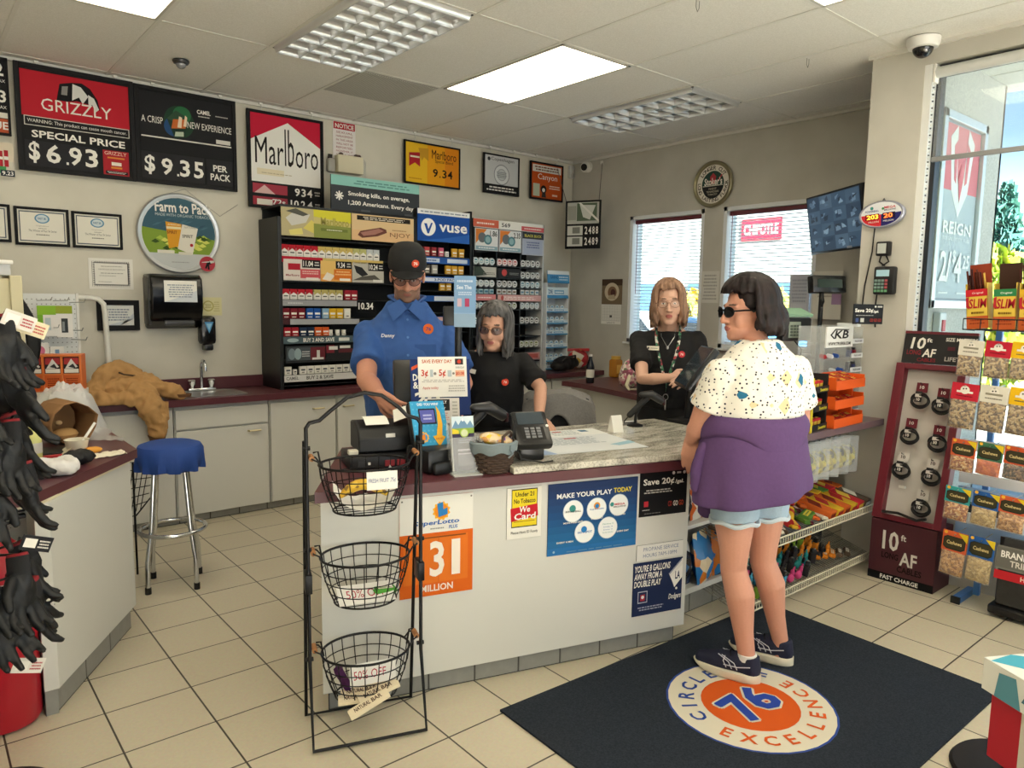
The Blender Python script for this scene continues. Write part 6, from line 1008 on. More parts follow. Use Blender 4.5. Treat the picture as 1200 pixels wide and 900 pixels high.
m = MB(); m.box(-.25, .07, -.092, -.084, .43, .55, M('#e6e7e6', .4)); m.draw(frame_m((-.25, -.0925, .43), BX, BZ), .32, .12, [('t', 'KB', .28, .42, .8, .82, '#1a1a1c', 'b', .3), ('p', [(.12, .6), (.3, .9), (.84, .86), (.8, .82), (.32, .84), (.18, .6), (.3, .44), (.26, .4)], '#1a1a1c'), ('t', 'WWW.TRUEKB.COM', .06, .1, .9, .26, '#1a1a1c', 'b')]); m.obj('sign_panel', t, 0)
kc = (('#3a3f6a', 'blue'), ('#8a2a34', 'red'), ('#c9ccd0', 'silver'), ('#3a3a3c', 'black'))
for i in range(6):
    for k in range(2 if i < 5 else 1):
        c_, nm = kc[(i+k) % 4]; loc = pm(t) @ Vector((.12+.055*k, -.05, .0205+.086*i)); put('lighter', 'pocket_tool', c_, (.035, .025, .055), loc, (0, 0, .2*k), '%s pocket tool in the right column of the acrylic tower' % nm, 'pocket tool', 'pocket tools in the acrylic tower, '+nm)
for i, (x, z, c_, nm) in enumerate(((-.18, .364, '#a52a34', 'red'), (-.10, .364, '#d9dbe0', 'white'), (-.03, .364, '#2f4f96', 'blue'), (.03, .278, '#2f4f96', 'blue'), (-.06, .278, '#c9ccd0', 'silver'))): put('bar', 'pocket_knife', c_, (.10, .04, .022), pm(t) @ Vector((x, -.04, z)), (.2, .1, .4), '%s folding knife lying in the left part of the acrylic tower' % nm, 'knife', 'folding knives, '+nm)
# pole display, card, keypad device
t = thing('pole_display', 'black customer display on a pole behind the acrylic tower', 'display', (3.23, -2.575, .9055))
m = MB(); m.cyl((3.23, -2.575, .9055), (3.23, -2.575, 1.66), .014, BLK); m.tube([(3.23, -2.575, 1.56), (3.21, -2.6, 1.60), (3.23, -2.58, 1.64)], .008, BLK, 6); m.obj('pole', t, 40, True)
m = MB(); X = Matrix.Translation((3.22, -2.615, 1.65)) @ rotz(-.47) @ Matrix.Rotation(-.15, 4, 'X'); m.box(-.115, .115, -.03, .03, 0, .105, M('#131415', .25), .008, X=X); m.obj('display_head', t, 30, True); m = MB(); m.box(-.085, .085, -.032, -.0305, .03, .08, M('#1d2a26', .1), X=X); m.obj('screen', t, 0, True)
sign('fuel_offer_card', 'small black Save 20 cents card standing above the acrylic tower', 'sign', (3.09, -2.845, 1.472), (.92, -.39, 0), .21, .115, [('r', 0, 0, 1, 1, '#1d1e22'), ('t', 'Save 20¢', .05, .55, .66, .78, wht, 'b'), ('t', '/gal.', .67, .55, .85, .7, wht, 'b'), ('l', .06, .4, .7, .48, 1, '#9a9a98'), ('r', .7, .84, .76, .92, '#d6d6d2'), ('r', .8, .84, .96, .92, '#b9b9b5'), ('r', .08, .1, .18, .3, '#3a4a7a'), ('r', .24, .1, .36, .3, '#b9b9b5'), ('t', 'CO GO GO', .56, .12, .94, .28, '#a83a34', 'b')], th=.004, back='#1d1e22')
t = thing('equipment_stand', 'cream stand carrying the black keypad device on the side counter', 'stand', (3.0, -2.45, .9055)); m = MB(); m.box(2.86, 3.14, -2.50, -2.36, .9055, 1.37, M('#d6d3c8', .5), .01); m.obj('body', t, 30, True)
t = thing('keypad_device', 'black device with a grey green keypad hanging on the cream stand', 'electronics', (3.0, -2.52, 1.372), -.3)
m = MB(); m.box(-.12, .10, -.06, .0, -.01, .13, M('#141416', .4), .012); m.obj('case', t, 30); m = MB(); m.box(-.08, .01, -.064, -.06, .01, .105, M('#8a9488', .5), .004); KZ = M('#4a544c', .5)
for i in range(4):
    for j in range(3): m.box(-.07+.025*j, -.052+.025*j, -.067, -.064, .02+.018*i, .032+.018*i, KZ)
m.obj('keypad', t, 0); m = MB(); m.tube([(.0, -.03, -.01), (.02, -.07, -.06), (0, -.08, -.12), (.06, -.05, -.2)], .004, BLK, 6); m.obj('cable', t)
m = MB(); m.box(-.15, .10, -.05, .05, 0, .004, PAPER, X=Matrix.Translation((2.98, -2.50, 1.52)) @ rotz(-.3) @ Matrix.Rotation(.35, 4, 'X')); m.box(-.15, .14, -.06, .05, .006, .022, M('#8fb59a', .7), X=Matrix.Translation((2.98, -2.50, 1.52)) @ rotz(-.3) @ Matrix.Rotation(.35, 4, 'X')); m.box(-.1, .1, -.04, .04, -.045, -.002, M('#dfe0dc', .7), .01, X=Matrix.Translation((2.98, -2.47, 1.52)) @ rotz(-.3))
tag(m.obj('receipt_pad', None, 0, loc=(2.98, -2.5, 1.48)), 'pale green receipt pad lying on top of the keypad device', 'paper pad')
m = MB(); m.box(3.12, 3.16, -2.86, -2.74, 1.456, 1.475, M('#cfd5d8', .2)); tag(m.obj('card_clip', loc=(3.14, -2.8, 1.456)), 'clear clip on the acrylic tower under the black fuel offer card', 'clip')
# pillar gadgets
t = thing('card_reader', 'small black card reader with a pale screen high on the pillar', 'card reader', (3.395, -2.865, 1.87))
m = MB(); m.box(3.355, 3.398, -2.905, -2.826, 1.873, 1.957, BLK, .008); m.obj('case', t, 30, True); m = MB(); m.draw(frame_m((3.3545, -2.837, 1.887), RX, BZ), .05, .058, [('r', 0, 0, 1, 1, '#b9bfbc')]); m.obj('screen', t, 0, True); m = MB(); m.tube([(3.38, -2.85, 1.873), (3.385, -2.84, 1.84), (3.38, -2.875, 1.815)], .005, BLK, 6); m.tube([(3.38, -2.88, 1.873), (3.385, -2.895, 1.84), (3.38, -2.86, 1.815)], .005, BLK, 6); m.obj('cable', t, 40, True)
t = thing('pin_pad', 'black payment pad with a pale blue screen mounted on the pillar', 'pin pad', (3.39, -2.885, 1.645))
m = MB(); m.box(3.345, 3.398, -2.948, -2.828, 1.645, 1.81, BLK, .012); m.obj('case', t, 30, True); m = MB(); m.draw(frame_m((3.3445, -2.845, 1.752), RX, BZ), .075, .038, [('r', 0, 0, 1, 1, '#a9cfe0')]); m.obj('screen', t, 0, True)
m = MB()
for i in range(4):
    for j in range(4): m.box(3.341, 3.345, -2.853-.02*j, -2.838-.02*j, 1.66+.02*i, 1.674+.02*i, M(('#7f9a92', '#7f9a92', '#7f9a92', '#a8525a')[j] if i else '#6aa07a', .5))
m.obj('keypad', t, 0, True); m = MB(); m.tube([(3.385, -2.84, 1.65), (3.392, -2.83, 1.55), (3.392, -2.84, 1.45)], .005, BLK, 6); m.obj('cable', t, 40, True)
# jackpot oval
t = thing('jackpot_sign', 'oval red, white and blue electronic jackpot sign on the pillar', 'sign', (3.38, -2.838, 2.115))
X = frame_m((3.372, -2.838, 2.117), RX, BZ) @ Matrix.Rotation(.06, 4, 'Z'); m = MB(); m.lathe([(.125, -.025), (.132, -.02), (.132, .0), (.124, .006), (.118, .004)], M('#9fa3b5', .3, .4), 40, sy=.6, X=X); m.obj('case', t, 40, True)
X2 = X @ Matrix.Translation((-.12, -.072, .0045)); m = MB(); m.draw(X2, .24, .144, [('o', .5, .5, .49, .49, '#dfe3ea'), ('p', arc(.5, .5, .48, 178, 270)+[(.5, .5)], '#c9303a'), ('p', arc(.5, .5, .48, 270, 362)+[(.5, .5)], '#2a2a6a'), ('t', 'POWERBALL', .12, .62, .45, .7, '#3a4a8a', 'b'), ('o', .28, .78, .04, None, '#3f8f8a'), ('t', 'MEGA', .58, .70, .85, .80, '#c2303c', 'b'), ('t', 'MILLIONS', .58, .62, .85, .68, '#2a2a4a', 'b'), ('o', .55, .72, .03, None, '#3f8f5a'), ('r', .12, .3, .46, .54, '#7a1820'), ('r', .54, .3, .84, .54, '#241c3a'), ('t', 'MILLION', .2, .18, .45, .25, wht), ('t', 'MILLION', .56, .18, .8, .25, wht), ('t', '203', .16, .33, .44, .51, M('#ffb03a', .5, emit=1.5), 'b'), ('t', '20', .57, .33, .78, .51, M('#ff6a2a', .5, emit=1.5), 'b')], .0004, .0002); m.obj('face', t, 0, True)
m = MB(); m.tube([(3.385, -2.80, 2.05), (3.393, -2.79, 1.9), (3.393, -2.76, 1.7), (3.393, -2.75, 1.5)], .004, BLK, 6); m.tube([(3.39, -2.83, 2.19), (3.39, -2.84, 2.21), (3.39, -2.85, 2.19)], .004, BLK, 6); m.obj('cable', t, 40, True)
# hanging security monitor
t = thing('security_monitor', 'tilted security monitor with a grid of camera pictures hung beside the pillar', 'monitor', (3.81, -2.33, 2.15)); w_, h_ = .70, .41
X = frame_m(Vector((3.814, -2.33, 2.148)) - Vector((-.558, -.83, .006))*w_/2 - Vector((-.129, .094, .987))*h_/2, (-.558, -.83, .006), (-.129, .094, .987))
m = MB(); m.box(0, w_, 0, h_, -.05, 0, M('#15171b', .35), .008, X=X); m.obj('housing', t, 30, True)
it = [('r', .025, .04, .965, .965, '#2e4154')]
for k in range(16):
    i, j = k % 4, k//4; x0, y0 = .03+.234*i, .05+.228*j; it.append(('r', x0, y0, x0+.228, y0+.222, ('#3a4f63', '#33475c', '#41566a', '#2c3d50')[(i*3+j) % 4]))
    for q in range(4): xa, ya = x0+rs.uniform(.01, .14), y0+rs.uniform(.01, .12); it.append(('p', [(xa, ya), (xa+rs.uniform(.03, .08), ya+rs.uniform(0, .04)), (xa+rs.uniform(.02, .08), ya+rs.uniform(.05, .1)), (xa-.005, ya+rs.uniform(.04, .09))], rs.choice(['#5b7288', '#1f2d3c', '#6f879b', '#4a6076', '#25364a'])))
it = [i_[:-1]+(M(i_[-1], .3, emit=.45),) for i_ in it]
m = MB(); m.draw(X, w_, h_, it, .0008, .00004); m.obj('screen', t, 0, True); m = MB(); m.box(.48, .54, .012, .028, .001, .002, M('#8a929a', .4), X=X); m.obj('logo_mark', t, 0, True)
m = MB(); m.tube([tuple(X @ Vector((w_/2, h_/2, -.05))), (3.95, -2.5, 2.15), (4.1, -2.7, 2.2)], .02, BLK, 8); m.tube([tuple(X @ Vector((w_*.9, 0, -.03))), (3.62, -2.62, 1.9), (3.45, -2.70, 1.75)], .005, BLK, 6); m.obj('arm', t, 40, True)
# ---------------------------------------------------------------- long cable display
AX = frame_m((3.165, -3.0, .36), (0, -1, 0), (.2057, 0, .9786)); MR = M('#6a1f2c', .45); MRD = M('#4a2029', .5)
t = thing('cable_display', 'maroon floor display of 10 foot charging cables leaning beside the storefront window', 'display stand', (3.35, -3.18, 0))
m = MB(); m.box(3.16, 3.39, -3.355, -3.0, .0, .355, MRD, .003); m.obj('base_box', t, 0, True)
m = MB(); m.draw(frame_m((3.1585, -3.0, 0), (0, -1, 0), BZ), .355, .355, [('r', 0, 0, 1, .13, '#151517'), ('t', 'FAST CHARGE', .2, .03, .78, .10, wht, 'b'), ('t', '10', .2, .52, .45, .84, '#d6d2cc', 'b'), ('t', 'ft', .48, .72, .56, .82, '#d6d2cc', 'b'), ('t', 'LONG', .2, .38, .46, .48, '#1d1416', 'b'), ('t', 'AF', .48, .32, .74, .54, '#d6d2cc', 'b'), ('t', 'CABLES', .45, .2, .82, .30, '#1d1416', 'b')]); m.obj('base_print', t, 0, True)
m = MB(); m.box(.05, .33, .03, .88, -.05, -.045, M('#c9c5c0', .6), X=AX); m.obj('back_panel', t, 0, True)
m = MB(); 
for a in ((0, .05, 0, .91), (.33, .37, 0, .91), (.05, .33, 0, .03), (.05, .33, .88, .91)): m.box(a[0], a[1], a[2], a[3], -.06, .012, MR, .003, X=AX)
m.obj('tray_frame', t, 0, True)
m = MB(); m.box(.02, .40, .915, 1.085, -.02, 0, M('#19191b', .5), X=AX); m.box(.02, .40, 1.085, 1.10, -.02, .004, MR, X=AX); m.draw(AX @ Matrix.Translation((.02, .915, 0)), .38, .17, [('t', '10', .1, .48, .3, .88, wht, 'b', .1), ('t', 'ft', .32, .72, .4, .86, wht, 'b'), ('t', 'LONG', .06, .28, .26, .44, '#8a2a34', 'b'), ('t', 'AF', .28, .22, .46, .5, wht, 'b', .1), ('t', 'CABLES', .22, .06, .48, .18, '#8a2a34', 'b'), ('t', 'SIZE MATTERS', .58, .78, 1.0, .9, wht, 'b'), ('r', .62, .48, .72, .6, '#5a2a34'), ('t', 'LIFETIME', .6, .12, .95, .26, '#b9b5b0', 'b')]); m.obj('header_panel', t, 0, True)
m = MB(); m.tube([tuple(AX @ Vector(p)) for p in ((.06, .04, .02), (.15, .05, .04), (.25, .03, .03), (.3, .05, .04))], .008, BLK, 6); m.obj('loose_cable', t, 40, True)
CARD = {}
def cable(a, b, red, label, small=False):
    t2 = thing('charging_cable', label, 'cable', AX @ Vector((a, b, -.02))); X = AX @ Matrix.Translation((a, b, -.02)); cc = '#6a2a34' if red else '#d3cfca'
    m = MB(); m.tube([(0, .075, -.025), (0, .075, .03), (0, .082, .035)], .0025, BLK, 5, X=X); m.obj('hook', t2, 40, True)
    m = MB(); m.box(-.03, .03, .03, .085, 0, .003, cm(cc), X=X); m.draw(X @ Matrix.Translation((-.03, .03, .003)), .06, .055, [('t', '10', .3, .35, .7, .7, wht if red else '#3a2a2c', 'b')]); m.obj('card', t2, 0, True)
    m = MB()
    for q in range(5): m.tube([(.045*math.cos(x)+.003*q, -.014+.037*math.sin(x)-.003*q, .008+.006*q+.005*math.sin(3*x+q)) for x in [2*PI*i/26 for i in range(26)]], .0062, DBLK, 6, closed=True, X=X)
    m.obj('coil', t2, 40, True); m = MB(); m.box(-.018, .018, -.03, .032, .034, .037, BLK, X=X); m.draw(X @ Matrix.Translation((-.018, -.03, .0372)), .036, .062, [('r', 0, .45, 1, .75, '#c9c5c0'), ('t', '10', .25, .1, .75, .38, wht, 'b')]); m.obj('sleeve', t2, 0, True)
for a, b, r_, l_ in ((.15, .72, 1, 'top row left'), (.265, .70, 1, 'top row right, by the pistachio bags'), (.125, .51, 1, 'second row left'), (.275, .49, 1, 'second row right, red card'), (.11, .31, 0, 'third row left, white card'), (.27, .30, 0, 'third row right, white card'), (.245, .12, 0, 'bottom row, hanging alone')): cable(a, b, r_, 'coiled black charging cable on its card, '+l_)
m = MB(); m.tube([(.12, .24, -.045), (.12, .24, .02), (.12, .25, .03)], .003, BLK, 5, X=AX); m.box(.105, .14, .19, .205, -.045, -.03, WHT, X=AX); tag(m.obj('empty_hook', loc=tuple(AX @ Vector((.12, .24, -.04)))), 'bare hook with a white tag at the lower left of the cable display', 'hook')
# ---------------------------------------------------------------- nut rack
t = thing('snack_rack', 'blue and white wire rack of nut bags at the right edge of the picture', 'rack', (3.25, -3.7, 0)); BL = M('#4a7fc4', .4)
m = MB(); m.box(3.13, 3.36, -3.50, -3.46, .0, .035, BL, .004); m.obj('foot', t, 0, True); m = MB(); m.box(3.118, 3.132, -3.502, -3.458, 0, .037, DBLK); m.obj('foot_cap', t, 0, True)
for y in (-3.525, -3.80): m = MB(); m.box(3.28, 3.31, y-.015, y+.015, .02, 1.75, BL, .004); m.obj('upright', t, 0, True)
for z in (1.10, .84, .66, .44): m = MB(); m.box(3.265, 3.279, -3.98, -3.40, z-.03, z+.03, M('#dfe3e8', .35), .003); m.obj('cross_rail', t, 0, True)
for z in (.57, .38): m = MB(); m.box(3.268, 3.276, -3.98, -3.40, z-.04, z+.04, M('#9ab8de', .4), .003); m.obj('cross_rail', t, 0, True)
NUT = {'pist': ['#96794a', '#6d5230', '#b39a6c', '#4f3c22'], 'mix': ['#a5662e', '#c98f4a', '#8a4a22', '#d9b27a'], 'dried': ['#c25a24', '#d0702c', '#b04a1e', '#c9622a'], 'dark': ['#4a3a2c', '#6a4a34', '#3a2a20', '#8a6a4a'], 'seed': ['#b89a5c', '#c9ae72', '#9a7f48', '#ad8f54'], 'pean': ['#b5803f', '#9a6a34', '#c7965a', '#8a5a2a']}
NM = {k: m_cells('nuts_'+k, v_, 95 if k != 'dried' else 60, .5, .8) for k, v_ in NUT.items()}
BG = m_sheer('#eef0f0', .13, 'bag_film')
def nutbag(y, ztop, w, h, hd, hcol, fill, label, art, x=3.10, tilt=.06):
    t2 = thing('nut_bag', label, 'snack bag', (x, y, ztop), rot=(0, tilt, -PI/2)); 
    m = MB(); m.box(-w/2, w/2, -.004, .004, -hd, 0, cm(hcol), .002); m.draw(frame_m((-w/2, -.0045, -hd), BX, BZ), w, hd, art); m.obj('header_card', t2, 0)
    m = MB(); m.loft([[(px*w/2*.94, py, z) for px, py in ((-1, 0), (-.8, -d_), (-.3, -d_*1.15), (.3, -d_*1.15), (.8, -d_), (1, 0), (.8, d_), (-.8, d_))] for z, d_ in ((-hd, .004), (-hd-.02, .012), (-h*.65, .02), (-h+.02, .02), (-h, .006))], NM[fill]); m.obj('nuts', t2)
    m = MB(); m.loft([[(px*w/2, py, z) for px, py in ((-1, 0), (-.8, -d_), (.8, -d_), (1, 0), (.8, d_), (-.8, d_))] for z, d_ in ((-hd+.002, .005), (-hd-.02, .017), (-h*.65, .028), (-h+.015, .027), (-h-.008, .003))], BG); m.obj('film', t2)
    m = MB(); m.tube([(0, -.02, -.012), (0, .14, -.006)], .003, STEEL, 5); m.obj('hook', t2)
def art_p(c_): return [('o', .5, .62, .17, None, '#e8e4da'), ('r', .2, .44, .8, .56, '#e8e4da' if c_ != '#dcd8cc' else '#8f8a78'), ('o', .44, .68, .03, None, '#2c2c2c'), ('o', .54, .70, .03, None, '#2c2c2c'), ('l', .2, .2, .8, .32, 1, '#5a5648' if c_ != '#c0283a' else '#6a1420')]
def art_m(c_, tri=True): return [('r', 0, .78, 1, 1, c_), ('o', .12, .9, .07, None, '#e8b03a'), ('p', [(.06, .66), (.2, .76), (.8, .76), (.94, .66), (.94, .22), (.8, .1), (.2, .1), (.06, .22)], '#28302a'), ('p', [(.1, .64), (.22, .71), (.78, .71), (.9, .64), (.9, .24), (.78, .16), (.22, .16), (.1, .24)], '#3f3a28'), ('t', 'Cashews', .2, .36, .8, .54, '#d9c48a', 'b')]+([('p', [(.62, .98), (1, .98), (1, .55)], '#e0c22c')] if tri else [])
P1, P2, P3 = '#c0283a', '#dcd8cc', '#e6b81e'
def yx(px_top, px): return px
for y, c_, l_ in ((-3.463, P2, 'cream headed pistachio bag in the top row, against the black cable header'), (-3.585, P1, 'red headed pistachio bag in the top row under the meat sticks'), (-3.70, P3, 'yellow headed pistachio bag in the top row at the picture edge')): nutbag(y, 1.41, .115, .185, .082, c_, 'pist', l_, art_p(c_))
for y, c_, l_ in ((-3.452, P1, 'red headed pistachio bag in the second row nearest the cables'), (-3.585, P2, 'cream headed pistachio bag in the second row middle'), (-3.715, P3, 'yellow headed pistachio bag in the second row at the picture edge')): nutbag(y, 1.185, .128, .235, .088, c_, 'pist', l_, art_p(c_))
for y, c_, f_, l_ in ((-3.468, '#d0603a', 'mix', 'orange headed trail mix bag in the third row nearest the cables'), (-3.59, '#3f6f52', 'dried', 'green headed bag of orange dried fruit in the third row'), (-3.71, '#c2532e', 'dark', 'orange headed bag of dark nuts in the third row at the picture edge')): nutbag(y, .89, .115, .165, .09, c_, f_, l_, art_m(c_, c_ != '#c2532e'))
for y, c_, f_, l_ in ((-3.46, '#3fa0a0', 'mix', 'teal headed nut bag in the fourth row nearest the cables'), (-3.59, '#2f5fa5', 'seed', 'blue headed seed bag in the fourth row middle'), (-3.71, '#d0603a', 'pean', 'orange headed nut bag in the fourth row at the picture edge')): nutbag(y, .635, .12, .175, .085, c_, f_, l_, art_m(c_))
for y, c_, f_, l_ in ((-3.465, '#d0603a', 'pean', 'orange headed nut bag in the bottom row nearest the floor display'), (-3.59, '#2f5fa5', 'seed', 'blue headed seed bag in the bottom row above the blue foot')): nutbag(y, .395, .12, .235, .11, c_, f_, l_, art_m(c_))
t = thing('charcoal_bag', 'black and red printed bag standing at the right edge beyond the blue foot', 'bag', (3.16, -3.76, .02), -PI/2)
m = MB(); m.loft([[(px*.11, py, z) for px, py in ((-1, 0), (-.8, -d_), (.8, -d_), (1, 0), (.8, d_), (-.8, d_))] for z, d_ in ((0.045, .05), (.06, .065), (.2, .07), (.33, .045), (.39, .01))], M('#2b2a29', .5, vary=.5, bscale=40)); m.obj('bag', t)
m = MB(); m.draw(frame_m((-.105, -.073, .19), BX, (0, .12, 1)), .21, .17, [('r', 0, .3, 1, 1, '#77756e'), ('r', 0, .35, 1, .95, '#6a6862'), ('t', 'BRANDED', .1, .66, .9, .86, wht, 'b'), ('t', 'TRIBE', .3, .42, .75, .6, '#d6d2c8', 'b'), ('r', 0, .0, 1, .26, '#b8262e'), ('t', 'HOT', .55, .06, .85, .2, '#e0cdbb', 'b')], .002); m.obj('printed_label', t, 0)
m = MB(); m.box(-.12, .12, -.08, .08, 0.0, .045, BLK, .01); m.obj('tray', t)
# meat sticks
t = thing('stick_rack', 'black wire tray holding the meat stick boxes above the nut bags', 'rack', (3.15, -3.6, 1.44))
m = MB()
for z in (1.465, 1.52): m.tube([(3.05, -3.90, z), (3.05, -3.43, z), (3.22, -3.43, z), (3.22, -3.90, z)], .0035, WIRE, 6)
for i in range(7): y = -3.43-.078*i; m.tube([(3.05, y, 1.52), (3.05, y, 1.465), (3.22, y, 1.455)], .0025, WIRE, 5)
m.tube([(3.22, -3.60, 1.46), (3.29, -3.60, 1.46)], .006, WIRE, 6); m.obj('tray', t, 40, True)
def stickbox(y, cols, label, full, lean):
    t2 = thing('meat_stick_box', label, 'carton', (3.125, y, 1.47), rot=(0, lean, -PI/2))
    m = MB(); w, d, h = .098, .075, .20; B1 = cm('#d8b84a')
    for a in ((-w/2, w/2, -d/2, -d/2+.003, 0, h), (-w/2, -w/2+.003, -d/2, d/2, 0, h+.03), (w/2-.003, w/2, -d/2, d/2, 0, h+.03), (-w/2, w/2, -d/2, d/2, 0, .003)): m.box(*a, B1)
    m.box(-w/2, w/2, d/2-.003, d/2, 0, .33, cm(cols[1])); m.draw(frame_m((-w/2, -d/2-.0008, 0), BX, BZ), w, h, [('r', 0, 0, 1, .32, '#b5562a'), ('l', .1, .1, .9, .26, 2, '#8a3a1c'), ('r', 0, .82, 1, 1, cols[0]), ('t', 'Original', .3, .87, .8, .93, wht), ('p', [(.0, .78), (.14, .82), (.14, .5), (0, .56)], '#b02a30'), ('t', 'SLIM', .12, .52, .92, .76, '#a8202c', 'b', .1), ('l', .15, .36, .9, .46, 1, '#7a5a1c')]); m.obj('carton', t2, 0)
    if full:
        rr = random.Random(int(-y*100))
        for k in range(11):
            m = MB(); x = -.04+.008*k; yy = rr.uniform(-.02, .02); m.tube([(x, yy, .01), (x+rr.uniform(-.008, .004)-.012, yy-.012, .29+rr.uniform(-.02, .03))], .0048, cm(rr.choice(['#4a2420', '#5a2c22', '#c9a04a', '#3a1c1a'])), 6)
            o = m.obj('meat_stick', t2); 
stickbox(-3.485, ('#b8262e', '#8a3a24'), 'yellow meat stick box with sticks fanned out, left of three', True, -.1); stickbox(-3.60, ('#2f7a4a', '#3f2a22'), 'emptied yellow meat stick box with a green band in the middle', False, -.04); stickbox(-3.71, ('#c9a02c', '#6a2a24'), 'full yellow meat stick box at the picture edge', True, -.04)
# ---------------------------------------------------------------- floor mat
t = thing('floor_mat', 'large dark navy floor mat with a round orange and cream emblem under the customer', 'mat', (1.4, -3.35, 0))
m = MB(); m.prism([(.52, -3.93), (2.26, -3.95), (2.31, -2.85), (.56, -2.775)], .0005, .009, m_speck('mat_pile', '#1c222b', '#2a313c', 160, .95, .5)); m.obj('pile', t, 0, True)
m = MB(); X = Matrix.Translation((1.36, -3.355, .0092)); CRM = '#d6d0be'; R = .325
m.draw(X @ Matrix.Translation((-R, -R, 0)), 2*R, 2*R, [('o', .5, .5, .5, None, '#2f4a96'), ('o', .5, .5, .487, None, CRM), ('o', .5, .5, .29, None, '#d0591f')], .0003, .0002)
ringtext(m, X @ Matrix.Translation((0, 0, -.0027)), 'CIRCLE OF', 0, 0, .245, 172, 12, .062, '#2f4a96'); ringtext(m, X @ Matrix.Translation((0, 0, -.0027)), 'EXCELLENCE', 0, 0, .248, 184, 366, .060, '#cf5a24', True)
for txt, x0, x1 in (('7', -.115, .0), ('6', .005, .12)):
    vs, fs, _ = text_geo(txt, True)
    for g_, c_, z in ((.012, CRM, .0012), (0, '#2b47a0', .0026)):
        for dx, dy in (((g_, 0), (-g_, 0), (0, g_), (0, -g_), (g_*.7, g_*.7), (-g_*.7, g_*.7), (g_*.7, -g_*.7), (-g_*.7, -g_*.7)) if g_ else ((0, 0), (.004, 0), (-.004, 0), (0, .003), (0, -.003))): z += .00015; m.add([(x0+p[0]*(x1-x0)+dx, -.085+p[1]*.17+dy, z) for p in vs], fs, cm(c_), X)
m.obj('emblem', t, 0, True)
# ---------------------------------------------------------------- three basket stand
SR = math.atan2(-.328, .945); SX = Matrix.Translation((.1135, -2.5365, 0)) @ rotz(SR); SL = (.1135, -2.5365, 0)
t = thing('basket_stand', 'black metal three tier basket stand in front of the service counter', 'stand', SL, SR)
m = MB(); r_ = .0068; hw = .2
m.tube([(-hw, -.02, 1.10), (-hw, -.03, .28), (-hw, -.12, .012), (hw, -.12, .012), (hw, -.03, .28), (hw, -.02, 1.10)], r_, WIRE, 10); m.obj('front_frame', t)
m = MB(); m.tube([(-hw-.004, .012, 1.08), (-hw-.004, .12, .012), (hw-.004, .12, .012), (hw-.004, .012, 1.08)], r_, WIRE, 10); m.obj('back_frame', t)
m = MB(); m.tube([(-hw, -.02, 1.08), (-hw, -.02, 1.13), (-hw+.012, -.02, 1.148), (-.155, -.02, 1.155), (-.12, -.02, 1.185), (-.06, -.02, 1.232), (0, -.02, 1.247), (.06, -.02, 1.236), (.12, -.02, 1.192), (.15, -.02, 1.160), (hw-.012, -.02, 1.148), (hw, -.02, 1.13), (hw, -.02, 1.08)], r_*1.05, WIRE, 10); m.obj('arch_handle', t)
for x in (-hw, hw):
    for z in (1.06, .70, .58, .30): m = MB(); m.box(x-.012, x+.012, -.04, .03, z-.035, z+.035, WIRE, .003) if z == .58 else m.cyl((x-.013, -.02, z), (x+.013, -.02, z), .008, WIRE, 8); m.obj('hinge', t)
def sbasket(z, label):
    b = thing('wire_basket', label, 'basket', tuple(SX @ Vector((0, -.012, z))), SR)
    m = MB(); a_, b_ = .158, .128; hb = .165
    def ep(a, f_): q = 1-.30*f_**1.6; return (a_*q*math.cos(a), b_*q*math.sin(a), -hb*f_)
    def ring(f_, r, n=40): m.tube([ep(2*PI*i/n, f_) for i in range(n)], r, WIRE, 6, closed=True)
    ring(0, .0045); ring(1, .0035)
    for f_ in (.27, .5, .75): ring(f_, .002)
    for i in range(20): a = 2*PI*(i+.5)/20; m.tube([ep(a, f_) for f_ in (0, .25, .5, .75, 1)], .002, WIRE, 5)
    for i in range(-3, 4): y = i*.028; x = .108*math.sqrt(max(0, 1-(y/.088)**2)); m.tube([(-x, y, -hb), (x, y, -hb)], .002, WIRE, 5)
    m.obj('wire_frame', b)
    for sg in (-1, 1):
        m = MB(); m.tube([(sg*.15, -.04, .0), (sg*.165, -.035, .022), (sg*.183, -.03, .03), (sg*.183, .03, .03), (sg*.165, .035, .022), (sg*.15, .04, 0)], .003, WIRE, 6); h_ = m.obj('handle', b)
        m = MB(); m.cyl((sg*.183, -.024, .03), (sg*.183, .024, .03), .0095, M('#a8754a', .6), 12); m.obj('wooden_grip', h_)
        m = MB(); m.tube([(sg*.15, .0, -.005), (sg*.16, .0, .05), (sg*.175, .01, .045)], .0035, WIRE, 6); m.obj('hook', b)
    return b
Z1, Z2, Z3 = .995, .66, .305
sbasket(Z1, 'top wire basket of the black stand, holding a banana'); sbasket(Z2, 'middle wire basket of the black stand, nearly empty'); sbasket(Z3, 'bottom wire basket of the black stand, holding cream wrapped bars')
def inb(x, y, z): return SX @ Vector((x, y-.012, z))
def scard(name, label, x, y, z, w, h, items, lean, rz=0, back='#e9e8e4'):
    Y = SX @ Matrix.Translation((x, y-.012, z)) @ rotz(rz) @ Matrix.Rotation(lean, 4, 'X'); sign(name, label, 'card', Y.translation, Y.to_3x3() @ Vector((1, 0, 0)), w, h, items, th=.0015, back=back, v=Y.to_3x3() @ Vector((0, 0, 1)))
scard('price_card', 'white card reading FRESH FRUIT .75 cents on the rim of the top basket', -.015, -.138, Z1-.065, .105, .062, [('t', 'FRESH FRUIT .75¢', .06, .34, .94, .62, '#2f4f8a')], -.1, .02)
scard('sale_card', 'white 50% OFF card standing upright in the bottom basket', -.07, -.085, Z3-.095, .165, .078, [('t', '50% OFF', .08, .28, .78, .68, '#b0304a')], -.12, .05)
